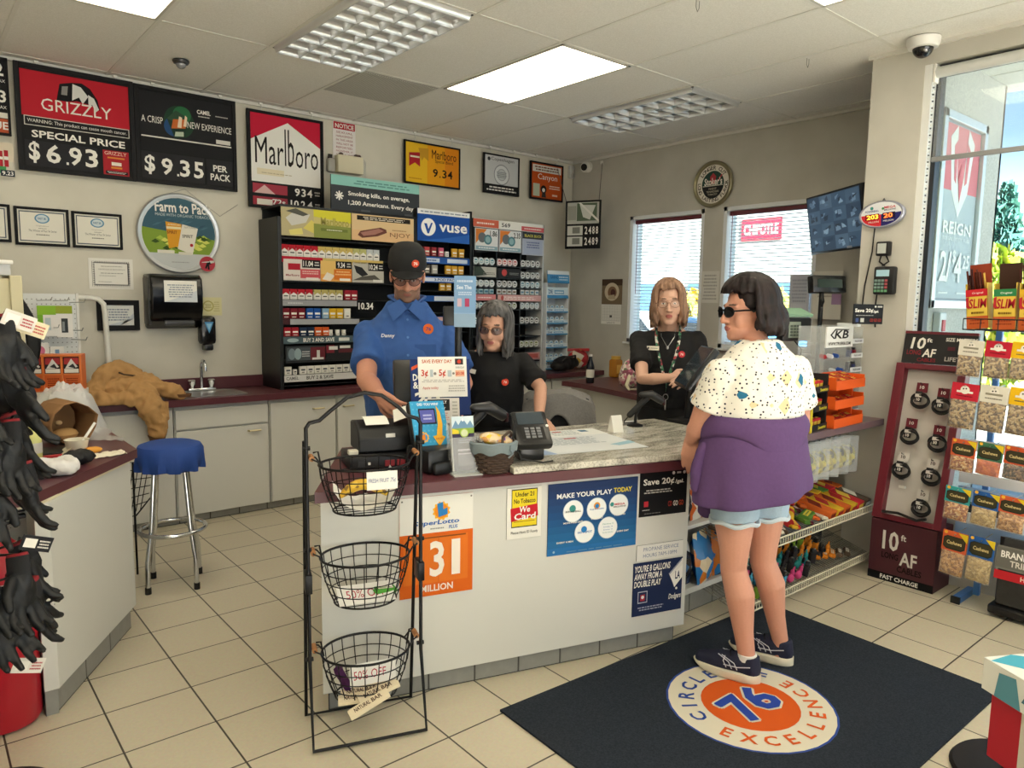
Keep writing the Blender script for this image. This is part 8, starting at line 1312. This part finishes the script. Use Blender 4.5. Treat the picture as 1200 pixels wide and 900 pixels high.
    def glasses(s, frame, lens, shades=False, r=(.027, .019)):
        X = s.HS; m = MB(); fm = cm(frame)
        for sg in (-1, 1):
            ring = [(sg*.034+r[0]*math.cos(a), -.106+.012*abs(math.cos(a))*(1 if math.cos(a)*sg > 0 else 0), .002+r[1]*math.sin(a)) for a in [2*PI*i/20 for i in range(20)]]; m.tube(ring, .0016 if not shades else .003, fm, 6, closed=True, X=X)
            m.tube([(sg*.061, -.096, .006), (sg*.076, -.055, .008), (sg*.082, .008, .006), (sg*.083, .03, -.012)], .0018 if not shades else .004, fm, 6, X=X)
        m.tube([(-.008, -.108, .006), (0, -.111, .009), (.008, -.108, .006)], .0018, fm, 6, X=X); g = s.part('glasses', m); m = MB()
        for sg in (-1, 1): m.add([(sg*.034+r[0]*.97*math.cos(a), -.1065+.012*abs(math.cos(a))*(1 if math.cos(a)*sg > 0 else 0), .002+r[1]*.97*math.sin(a)) for a in [2*PI*i/20 for i in range(20)]], [tuple(range(20))], lens, X=X)
        s.part('lenses', m, g, 0)
    def hair(s, cols, drop, front, bang, vol=1.0, seed=1, n=150, r=.0115, wave=.012, flare=.02, zc=.03):
        rs = random.Random(seed); m = MB(); X = s.HS; m.ell((0, .030, zc+.018), (.078*vol, .092*vol, .092*vol), BLK, 18, X=X)
        for k in range(n):
            a = rs.uniform(-PI, PI); fr = abs(a) < front; jit = rs.uniform(.94, 1.07)*vol
            rx, ry, rz = .088*jit, .107*jit, .107*jit; th1 = math.radians(bang+rs.uniform(-8, 8)) if fr else math.radians(92)
            pts = []; part_ = rs.uniform(.05, .3)
            for i in range(7): th = part_+(th1-part_)*i/6; pts.append(Vector((rx*math.sin(th)*math.sin(a), .012-ry*math.sin(th)*math.cos(a), zc+rz*math.cos(th))))
            if not fr:
                L_ = drop*rs.uniform(.82, 1.05); ph = rs.uniform(0, 6); out = Vector((math.sin(a), -math.cos(a), 0)); e_ = pts[-1]
                if abs(a) < front+.5: L_ *= .85
                for i in range(1, 7): f_ = i/6; pts.append(e_+Vector((0, 0, -L_*f_))+out*(flare*math.sin(f_*2.6)-.012*f_)+Vector((math.cos(ph+f_*5), math.sin(ph+f_*5), 0))*wave*f_)
            q = r*rs.uniform(.75, 1.15); m.tube(pts, [q*(.7+.3*min(1, i/3)) if i < len(pts)-2 else q*(.75 if i == len(pts)-2 else .35) for i in range(len(pts))], BLK, 6, X=X)
        hm, hn, hl, hb = newmat('hair_'+cols[0].strip('#')); tcn = hn.new('ShaderNodeTexCoord'); mp = hn.new('ShaderNodeMapping'); mp.inputs['Scale'].default_value = (55, 55, 6); nz = hn.new('ShaderNodeTexNoise'); nz.inputs['Scale'].default_value = 1; nz.inputs['Detail'].default_value = 3
        hl.new(tcn.outputs['Object'], mp.inputs[0]); hl.new(mp.outputs[0], nz.inputs['Vector']); rp_ = ramp(hn, [(.3, cols[0]), (.7, cols[1])]); hl.new(nz.outputs['Fac'], rp_.inputs[0]); hl.new(rp_.outputs[0], hb.inputs['Base Color']); hb.inputs['Roughness'].default_value = .55; hb.inputs['Specular IOR Level'].default_value = .25
        bp = hn.new('ShaderNodeBump'); bp.inputs['Strength'].default_value = .5; bp.inputs['Distance'].default_value = .004; hl.new(nz.outputs['Fac'], bp.inputs['Height']); hl.new(bp.outputs[0], hb.inputs['Normal'])
        me = fuse(m, hm, .0062, 1); MB().obj('hair', s.t, me=me)
    def shoe(s, heel, toe, up, sole, col, name='shoe', w=.048):
        heel, toe = Vector(heel), Vector(toe); d = (toe-heel); d.z = 0; L_ = d.length; X = Matrix.Translation((heel.x, heel.y, up)) @ rotz(math.atan2(d.y, d.x))
        def outline(f_): return [(L_*(.5-.5*math.cos(PI*i/20)), w*f_*(.80+.22*math.sin(PI*(.5-.5*math.cos(PI*i/20))**.8))*math.sqrt(max(.02, 1-max(0, (.22-(.5-.5*math.cos(PI*i/20)))/.22)**2))*math.sqrt(max(.02, 1-max(0, ((.5-.5*math.cos(PI*i/20))-.66)/.34)**2))) for i in range(21)]
        def ring(f_, z, ins=0): o_ = outline(f_); return [(x*(1-2*ins)+L_*ins, y, z+(.028*((x/L_-.62)/.38)**2 if x/L_ > .62 and z < .03 else 0)) for x, y in o_]+[(x*(1-2*ins)+L_*ins, -y, z+(.028*((x/L_-.62)/.38)**2 if x/L_ > .62 and z < .03 else 0)) for x, y in o_[::-1]]
        m = MB(); m.loft([ring(.92, 0), ring(1.06, .008), ring(1.02, .034), ring(.95, .036)], cm(sole), X=X); p = s.part(name, m, ang=50); u_ = MB()
        u_.limb([(.045, 0, .06), (L_*.35, 0, .065), (L_*.62, 0, .052), (L_*.86, 0, .042)], (.043, .045, .044, .034), BLK, 14, X=X); u_.limb([(.042, 0, .05), (.05, 0, .105)], (.042, .04), BLK, 14, cap1=False, X=X); me = fuse(u_, M(col, .75, bump=.3, bscale=140), .006, 2)
        u = MB().obj('upper', p, me=me)
        m = MB(); LC = cm('#c9ccd6')
        for sg in (-1, 1):
            for q in ((.30, .55), (.38, .60), (.46, .50)): m.tube([(L_*q[0], sg*.047, .05), (L_*(q[0]+.05), sg*.045, .075), (L_*(q[1]), sg*.030, .092)], .002, LC, 5, X=X)
            m.tube([(L_*.12, sg*.044, .075), (L_*.3, sg*.047, .062), (L_*.5, sg*.048, .06)], .002, LC, 5, X=X)
        s.part('stripes', m, p); m = MB()
        for i in range(4): x = L_*(.42+.07*i); m.tube([(x, -.028, .094-.008*i), (x+.01, 0, .108-.009*i), (x, .028, .094-.008*i)], .0035, cm('#1a1c24'), 6, X=X)
        s.part('laces', m, p)
def ringsof(L_): return L_
def tee(p, rings, arms, mat, r0=.062, r1=.058, **k):
    m = MB(); m.loft([[(cx+rx*math.cos(a), cy+ry*math.sin(a), z) for a in [2*PI*i/28 for i in range(28)]] for z, rx, ry, cx, cy in rings], BLK)
    for sh, en, f in arms: sh, en = Vector(sh), Vector(en); m.limb([sh, sh.lerp(en, .5), en], (r0, (r0+r1)/2, r1*f), BLK, 16, cap1=False)
    return p.cloth('shirt', m, mat, **k)
def trousers(p, hips, knees, ankles, mat, waist):
    m = MB(); m.loft([[(rx*math.cos(a), cy+ry*math.sin(a), z) for a in [2*PI*i/24 for i in range(24)]] for z, rx, ry, cy in waist], BLK)
    for h, k, a in zip(hips, knees, ankles): m.limb([h, k, a], (.098, .072, .06), BLK, 14, cap1=False)
    return p.cloth('trousers', m, mat)
def round_badge(p, X, r, bg_, fg, txt): m = MB(); m.cyl((r, r, -.002), (r, r, .0015), r, cm(bg_), 24, X=X); m.draw(X, 2*r, 2*r, [('o', .5, .5, .42, None, bg_), ('t', txt, .25, .32, .75, .68, fg, 'b', .1)], .002, .0002); return p.part('badge', m, ang=0)
def surf(o, x, z, off=.003):
    """point on the front of a garment at x, z, with a frame facing out"""
    best = min((v.co for v in o.data.vertices if abs(v.co.x-x) < .02 and abs(v.co.z-z) < .02), key=lambda c: c.y); return best.y-off
# --- man at the register
p = Person('man in a blue work shirt and black cap looking down at the register', (.95, -1.47, 0), -30, '#c98f78')
p.head((0, -.075, 1.695), -2, 20, k=1.05)
R_ = [(.90, .19, .145, 0, .0), (1.0, .20, .16, 0, -.015), (1.10, .205, .168, 0, -.025), (1.22, .212, .155, 0, -.015), (1.34, .212, .135, 0, .0), (1.42, .195, .115, 0, .01), (1.475, .15, .095, 0, .01), (1.525, .105, .082, 0, .0), (1.565, .075, .072, 0, -.01)]
p.torso(R_, .9); p.limb([(0, .012, 1.46), (0, -.015, 1.56), p.neck], (.074, .068, .066))
shR, shL = (-.205, .01, 1.39), (.205, .01, 1.39); elR, wrR = p.L((.625, -1.62, 1.175)), p.L((.545, -1.885, 1.135)); elL, wrL = p.L((1.10, -1.78, 1.14)), p.L((.93, -1.93, 1.08))
p.arm(shR, elR, wrR, (.058, .054, .052, .047, .033)); p.arm(shL, elL, wrL, (.058, .054, .052, .047, .033))
p.hand(wrR, (p.L((.585, -2.02, 1.06))-wrR), p.L((.72, -1.93, 1.08))-wrR, .5, -1, 1.1, 1.06); p.hand(wrL, (-.4, -.75, -.35), (0, .1, -1), .4, 1, 1, 1.06)
for sg in (-1, 1): p.limb([(sg*.10, 0, .92), (sg*.11, -.01, .5), (sg*.115, .02, .09)], (.085, .06, .045))
for c_, r_ in (((0, -.06, -.085), (.062, .06, .05)), ((.05, -.03, -.06), (.026, .05, .07)), ((-.05, -.03, -.06), (.026, .05, .07)), ((0, -.1, -.048), (.026, .02, .008))): p.face('#8a6a5a', c_, r_)
p.face('#9a6258', (0, -.096, -.0655), (.018, .02, .008)); p.face('#5c4a40', (0, .06, .02), (.09, .07, .05)); p.paints.append(('#8f7468', Matrix(), (elL+wrL)/2, (.09, .1, .06)))
p.body(); BLU = M('#335a9c', .75, bump=.2, bscale=45, vary=.08)
def toward(a, b, f): return Vector(a).lerp(Vector(b), f)
sh_ = tee(p, [(z, rx+.022, ry+.022, cx, cy) for z, rx, ry, cx, cy in R_], ((shR, toward(shR, elR, .72), 1.15), (shL, toward(shL, elL, .72), 1.15)), BLU, .074, .074, disp=.010, dscale=9)
m = MB()
for sg in (-1, 1): m.tube([(sg*.008, -.12, 1.515), (sg*.05, -.10, 1.555), (sg*.088, -.02, 1.585), (sg*.06, .075, 1.59), (0, .09, 1.59)], [.012, .016, .017, .016, .015], BLU, 8, sq=.6); m.add([(sg*.004, -.135, 1.525), (sg*.04, -.115, 1.575), (sg*.105, -.10, 1.535), (sg*.075, -.15, 1.46)], [(0, 1, 2, 3), (3, 2, 1, 0)], BLU)
o = p.part('collar', m)
m = MB()
for z in (1.47, 1.38, 1.29, 1.20, 1.10): y = surf(sh_, 0.0, z); m.cyl((0, y, z), (0, y-.003, z), .0065, cm('#5f86c8'), 12)
p.part('buttons', m); y = surf(sh_, .09, 1.29, .004); m = MB(); m.box(.035, .145, y+.012, y+.016, 1.22, 1.345, BLU); p.part('pocket', m, ang=0)
y = surf(sh_, .105, 1.42, .006); round_badge(p, frame_m((.08, y, 1.395), (1, .10, 0), (0, .1, 1)), .027, '#e0672a', '#2a3f80', '76')
y = surf(sh_, -.10, 1.385, .006); m = MB(); m.draw(frame_m((-.14, y, 1.37), (1, -.10, 0), (0, .1, 1)), .075, .03, [('t', 'Danny', .05, .1, .95, .9, '#e6e8ee', 'b', .15)]); p.part('name_stitch', m, ang=0)
X = p.HS; CB = M('#17181a', .8, bump=.15, bscale=120); m = MB(); m.loft([[(.094*q*math.cos(a), .012+.112*q*math.sin(a), .045+z) for a in [2*PI*i/30 for i in range(30)]] for q, z in ((1, 0), (1.01, .02), (.985, .05), (.90, .083), (.70, .105), (.35, .116), (.05, .118))], CB, X=X); cp = p.part('cap', m, ang=60)
m = MB(); m.sheet(lambda a, b: ((a-.5)*.165*(1-.18*b), -.088-.085*b*(1-.75*(2*abs(a-.5))**2.2)+.055*(2*abs(a-.5))**2, .055-.018*b-.022*(2*abs(a-.5))**2), 16, 8, CB, X=X); o = p.part('bill', m, cp); sd = o.modifiers.new('s', 'SOLIDIFY'); sd.thickness = .004
m = MB(); BX_ = X @ frame_m((.022, -.1045, .075), (1, .35, 0), (0, .14, 1)); m.cyl((.018, .018, -.004), (.018, .018, .002), .018, cm('#d0492c'), 20, X=BX_); m.draw(BX_, .036, .036, [('t', '76', .22, .28, .8, .72, wht, 'b')], .0025); p.part('cap_badge', m, cp, 0)
p.glasses('#3a2c28', m_sheer('#5a3a3c', .62, 'tinted_lens'))
tr = trousers(p, [(-.09, 0, .86), (.09, 0, .86)], [(-.11, -.01, .5), (.11, -.01, .5)], [(-.115, .02, .06), (.115, .02, .06)], M('#1d2026', .8), [(.80, .18, .145, 0), (.9, .195, .155, 0), (.97, .20, .165, -.01)])
for sg in (-1, 1): p.shoe((sg*.115, .085, 0), (sg*.125, -.19, 0), 0, '#2a2a2a', '#161618')
# --- grey haired woman
p = Person('grey haired woman in a black shirt and tinted glasses leaning on the counter', (1.47, -1.55, 0), -44, '#cf9f88')
p.head(tuple(p.L((1.375, -1.69, 1.43))), -9, 10, True, 3, 1.02)
R_ = [(.86, .165, .12, 0, .03), (.96, .165, .13, 0, .0), (1.08, .17, .135, 0, -.03), (1.17, .175, .128, 0, -.05), (1.24, .165, .105, 0, -.055), (1.29, .11, .08, 0, -.06), (1.32, .06, .06, 0, -.07)]
p.torso(R_); p.limb([(0, -.055, 1.27), p.neck], (.056, .052))
shL, shR = (.175, -.045, 1.225), (-.175, -.05, 1.225); wrL = p.L((1.46, -1.97, .955)); elL = p.L((1.56, -1.87, 1.10)); elR, wrR = (-.24, -.05, .98), (-.17, -.22, .92)
p.arm(shL, elL, wrL, (.047, .042, .038, .034, .025)); p.arm(shR, elR, wrR, (.047, .042, .038, .034, .025))
p.hand(wrL, p.L((1.44, -2.07, .925))-wrL, (0, 0, -1), .18, -1, 1.2, .92); p.hand(wrR, (.3, -.9, -.2), (0, 0, -1), .3, 1, 1, .92)
for sg in (-1, 1): p.limb([(sg*.085, .03, .88), (sg*.09, .02, .46), (sg*.09, .05, .09)], (.08, .055, .04))
p.body(); BT = M('#141416', .85, bump=.15, bscale=50)
sh_ = tee(p, [(z, rx+.016, ry+.016, cx, cy) for z, rx, ry, cx, cy in R_[:-1]], ((shL, toward(shL, elL, .8), 1.1), (shR, toward(shR, elR, .75), 1.1)), BT, .064, .062)
y = surf(sh_, .09, 1.13, .006); round_badge(p, frame_m((.07, y, 1.11), (1, .2, 0), (0, .25, 1)), .02, '#d0432c', '#f0e4dc', '76')
y = surf(sh_, -.10, 1.2, .008); m = MB(); m.box(0, .07, 0, .024, 0, .003, cm('#e6e2d6'), .001, X=frame_m((-.14, y, 1.185), (1, -.25, -.2), (.2, .25, 1))); p.part('name_badge', m, ang=0)
p.hair(('#1e1c1d', '#767474'), .215, .9, 64, .99, 5, 150, .0105, .012, .004); p.glasses('#7a5a48', m_sheer('#3a3038', .72, 'dark_tint'), False, (.028, .021))
trousers(p, [(-.075, .03, .82), (.075, .03, .82)], [(-.09, .02, .46), (.09, .02, .46)], [(-.09, .05, .06), (.09, .05, .06)], M('#1b1c20', .85), [(.78, .165, .13, .03), (.86, .17, .13, .03), (.92, .17, .135, .02)])
for sg in (-1, 1): p.shoe((sg*.09, .115, 0), (sg*.10, -.13, 0), 0, '#2a2a2a', '#161618', w=.043)
# --- woman with lanyard
p = Person('woman with a lanyard and name badge standing by the blinds', (2.60, -1.91, 0), -52, '#d0a590')
p.head(tuple(p.L((2.51, -1.975, 1.572))), 2, 2, True, -2, 1.1)
R_ = [(.92, .165, .12, 0, .0), (1.02, .165, .125, 0, -.005), (1.14, .17, .128, 0, -.01), (1.26, .178, .12, 0, -.008), (1.345, .17, .10, 0, .0), (1.40, .125, .085, 0, .005), (1.445, .07, .065, 0, .0)]
p.torso(R_); p.limb([(0, .0, 1.39), p.neck], (.056, .052))
shR, shL = (-.18, .0, 1.345), (.18, .0, 1.345); elR = p.L((2.26, -2.0, 1.12)); wrR = p.L((2.375, -2.13, 1.135)); elL = p.L((2.68, -2.16, 1.10)); wrL = p.L((2.46, -2.20, 1.115))
p.arm(shR, elR, wrR, (.047, .043, .039, .035, .026)); p.arm(shL, elL, wrL, (.047, .043, .039, .035, .026))
p.hand(wrR, p.L((2.47, -2.20, 1.14))-wrR, (0, .8, -.5), .5, 1, .8, .95); p.hand(wrL, p.L((2.37, -2.20, 1.12))-wrL, (0, .7, -.5), .45, -1, .8, .95)
for sg in (-1, 1): p.limb([(sg*.085, 0, .92), (sg*.09, -.01, .48), (sg*.09, .02, .09)], (.08, .055, .04))
p.body(); sh_ = tee(p, [(z, rx+.018, ry+.018, cx, cy) for z, rx, ry, cx, cy in R_[:-1]], ((shR, toward(shR, elR, .68), 1.08), (shL, toward(shL, elL, .68), 1.08)), BT, .060, .062, disp=.008)
y = surf(sh_, -.085, 1.295, .006); m = MB(); m.box(0, .075, 0, .026, 0, .003, cm('#e9e4d4'), .001, X=frame_m((-.125, y, 1.285), (1, -.12, 0), (0, .1, 1))); m.draw(frame_m((-.125, y, 1.285), (1, -.12, 0), (0, .1, 1)), .075, .026, [('o', .14, .5, .08, None, '#4a4a48'), ('l', .3, .3, .9, .7, 1, '#8a867c')], .0034); p.part('name_badge', m, ang=0)
y = surf(sh_, .085, 1.265, .006); round_badge(p, frame_m((.067, y, 1.245), (1, .12, 0), (0, .1, 1)), .02, '#c83a44', '#f0dcd6', '76')
m = MB(); LC_ = m_cells('lanyard', ['#1c1e20', '#2f6a4a', '#d9d6cc', '#b03a44', '#23282a', '#4a8a6a'], 55, .6, .0)
def lan(sg): return [(sg*.06, .05, 1.46), (sg*.075, -.03, 1.445), (sg*.07, -.125, 1.36), (sg*.055, -.15, 1.27), (sg*.03, -.158, 1.18), (sg*.006, -.16, 1.10)]
for sg in (-1, 1): m.tube(lan(sg), .0085, LC_, 6, sq=.35)
m.tube([(0, -.16, 1.105), (0, -.163, 1.03)], .007, LC_, 6, sq=.4); ln_ = p.part('lanyard', m); m = MB(); m.tube([(.015*math.cos(a), -.165, 1.0+.018*math.sin(a)) for a in [2*PI*i/16 for i in range(16)]], .0025, STEEL, 6, closed=True); m.box(-.004, .004, -.167, -.164, .92, .985, STEEL); p.part('keys', m, ln_)
m = MB()
for sg in (-1, 1): m.tube([(sg*.045, -.05, 1.43), (sg*.04, -.118, 1.37), (sg*.004, -.14, 1.31)], .0018, STEEL, 5)
m.ell((0, -.142, 1.303), (.008, .004, .011), STEEL, 10); p.part('necklace', m)
p.hair(('#5f4434', '#b08c74'), .165, .78, 57, 1.0, 9, 170, .0105, .014, .012); p.glasses('#8a6a5a', m_sheer('#c9b9b0', .18, 'clear_lens'))
trousers(p, [(-.075, 0, .86), (.075, 0, .86)], [(-.09, -.01, .48), (.09, -.01, .48)], [(-.09, .02, .06), (.09, .02, .06)], M('#17181b', .85), [(.82, .165, .13, 0), (.92, .172, .13, 0), (1.0, .172, .13, -.005)])
for sg in (-1, 1): p.shoe((sg*.09, .085, 0), (sg*.10, -.16, 0), 0, '#2a2a2a', '#161618', w=.043)
# --- customer
p = Person('woman customer seen from behind in a dotted top, purple jacket round her waist', (1.585, -3.17, 0), 163, '#cf9680')
L = p.L
p.head(tuple(L((1.60, -3.10, 1.545))), 80, 3, True, 0, 1.02)
R_ = [(.90, .19, .135, 0, .0), (1.0, .20, .14, 0, .0), (1.10, .195, .14, 0, .0), (1.20, .195, .135, 0, .0), (1.29, .188, .12, 0, .01), (1.355, .15, .10, 0, .015), (1.40, .10, .08, 0, .012), (1.43, .065, .062, 0, .005)]
p.torso(R_); p.limb([(0, .01, 1.35), p.neck], (.056, .052))
shL, shR = (.195, .01, 1.295), (-.195, .01, 1.30); elL, wrL = L((1.40, -3.03, 1.07)), L((1.418, -2.985, 1.005)); elR, wrR = (-.27, -.02, 1.05), (-.13, -.22, 1.02)
p.arm(shL, elL, wrL, (.056, .053, .047, .042, .03)); p.arm(shR, elR, wrR, (.056, .053, .047, .042, .03))
p.hand(wrL, Vector(L((1.424, -2.972, .88)))-wrL, L((1.6, -2.93, 1.0))-wrL, .28, 1, 1.3, 1.0); p.hand(wrR, (.9, -.3, -.1), (0, .9, -.2), .5, 1, .8, .95)
kL, aL, kR, aR = L((1.495, -3.165, .50)), L((1.516, -3.238, .10)), L((1.66, -3.20, .51)), L((1.762, -3.245, .11))
hL, hR = L((1.505, -3.145, .84)), L((1.665, -3.19, .84))
for h, k, a in ((hL, kL, aL), (hR, kR, aR)):
    c_ = k.lerp(a, .33); bk = Vector((0, .012, 0)); p.limb([h, h.lerp(k, .55), k+Vector((0, 0, .05)), k-Vector((0, 0, .03)), c_+bk, k.lerp(a, .72), a, a-Vector((0, 0, .05))], (.105, .079, .060, .054, .060, .041, .034, .036))
b_ = p.body()
tee(p, [(z, rx+.018, ry+.018, cx, cy) for z, rx, ry, cx, cy in R_[1:]], ((shL, toward(shL, elL, .62), 1.14), (shR, toward(shR, elR, .6), 1.1)), m_shirt(), .066, .070, disp=.009)
p.hair(('#0e0b0d', '#2e2324'), .13, 1.3, 62, 1.13, 21, 230, .0105, .015, .026, .03); p.glasses('#121214', M('#0e0e12', .1), True, (.026, .020))
m = MB(); m.loft([[(rx*math.cos(a), ry*math.sin(a), z) for a in [2*PI*i/28 for i in range(28)]] for z, rx, ry in ((.80, .185, .15), (.9, .20, .15), (1.0, .20, .145))], BLK)
for h, k in ((hL, kL), (hR, kR)): m.limb([h+Vector((0, 0, .03)), h.lerp(k, .46)], (.105, .098), BLK, 18, cap1=False)
DN = M('#a9bfd2', .9, bump=.3, bscale=160, vary=.1); p.cloth('denim_shorts', m, DN, disp=.004)
m = MB()
for h, k in ((hL, kL), (hR, kR)):
    c_ = h.lerp(k, .47); d_ = (k-h).normalized(); m.tube([c_+Vector((.095*math.cos(a), .095*math.sin(a), .006*math.sin(5*a)))-d_*.0 for a in [2*PI*i/28 for i in range(28)]], .010, M('#cfdbe4', .95, bump=.5, bscale=150), 6, closed=True)
p.part('frayed_hem', m)
PUR = M('#5d4271', .9, bump=.2, bscale=70, vary=.12); N_ = 72
def jr(z, rx, ry, dz=0, fold=.0, cx=0, cy=0): return [(cx+(rx+fold*math.sin(7*a+3*z)+fold*.5*math.sin(13*a))*math.cos(a), cy+(ry+fold*math.sin(7*a+3*z))*math.sin(a), z+dz*math.cos(a)) for a in [2*PI*i/N_ for i in range(N_)]]
m = MB(); m.loft([jr(1.10, .205, .15), jr(1.06, .222, .165), jr(1.0, .232, .178), jr(.92, .242, .188, .0, .003), jr(.87, .248, .193, -.015, .006), jr(.82, .252, .196, -.03, .009), jr(.785, .252, .196, -.035, .010)], PUR, False)
o = p.part('waist_jacket', m, ang=80); sd = o.modifiers.new('s', 'SOLIDIFY'); sd.thickness = .008; sb = o.modifiers.new('b', 'SUBSURF'); sb.levels = 1; sb.render_levels = 1
m = MB()
def fold_ring(f_):
    out = []
    for i in range(N_):
        a = 2*PI*i/N_; ang = (a-PI/2); ang = (ang+PI) % (2*PI)-PI; low = 1.035-.085*math.exp(-(ang/.42)**2)+.02*math.sin(3*a); top = 1.125; z = top+(low-top)*f_; q = 1+.10*math.sin(PI*min(1, f_*.8))+.02*f_
        out.append((.214*q*math.cos(a), .162*q*math.sin(a), z))
    return out
m.loft([fold_ring(f_) for f_ in (0, .15, .35, .6, .85, 1)], PUR, False); m.loft([[(x*1.0, y*1.0, z) for x, y, z in fold_ring(1)], [(x*.965, y*.965, z+.012) for x, y, z in fold_ring(1)]], PUR, False)
o = p.part('folded_hood', m, ang=80); sd = o.modifiers.new('s', 'SOLIDIFY'); sd.thickness = .006
m = MB(); m.limb([(-.16, -.15, 1.08), (-.05, -.20, 1.05), (.02, -.21, 1.02), (.05, -.215, .85), (.06, -.21, .66)], (.035, .035, .03, .04, .038), PUR, 12); m.limb([(.16, -.15, 1.08), (.05, -.20, 1.05), (-.02, -.215, 1.02), (-.05, -.22, .88), (-.07, -.21, .68)], (.035, .035, .03, .04, .038), PUR, 12); m.limb([(.235, -.02, 1.0), (.262, -.03, .9), (.262, -.03, .82)], (.02, .026, .02), PUR, 10); MB().obj('tied_sleeves', p.t, me=fuse(m, PUR, .008, 3, .006, 12))
for heel, toe, ank in (((1.533, -3.295), (1.452, -3.02), aL), ((1.785, -3.30), (1.70, -3.03), aR)):
    p.shoe(L((heel[0], heel[1], 0)), L((toe[0], toe[1], 0)), .0095, '#ddd6c2', '#1c2038', w=.05)
m = MB(); m.lathe([(.036, .08), (.039, .10), (.039, .122), (.036, .124)], cm('#e6e6e4'), 20, (aL.x, aL.y, 0)); p.part('sock', m)
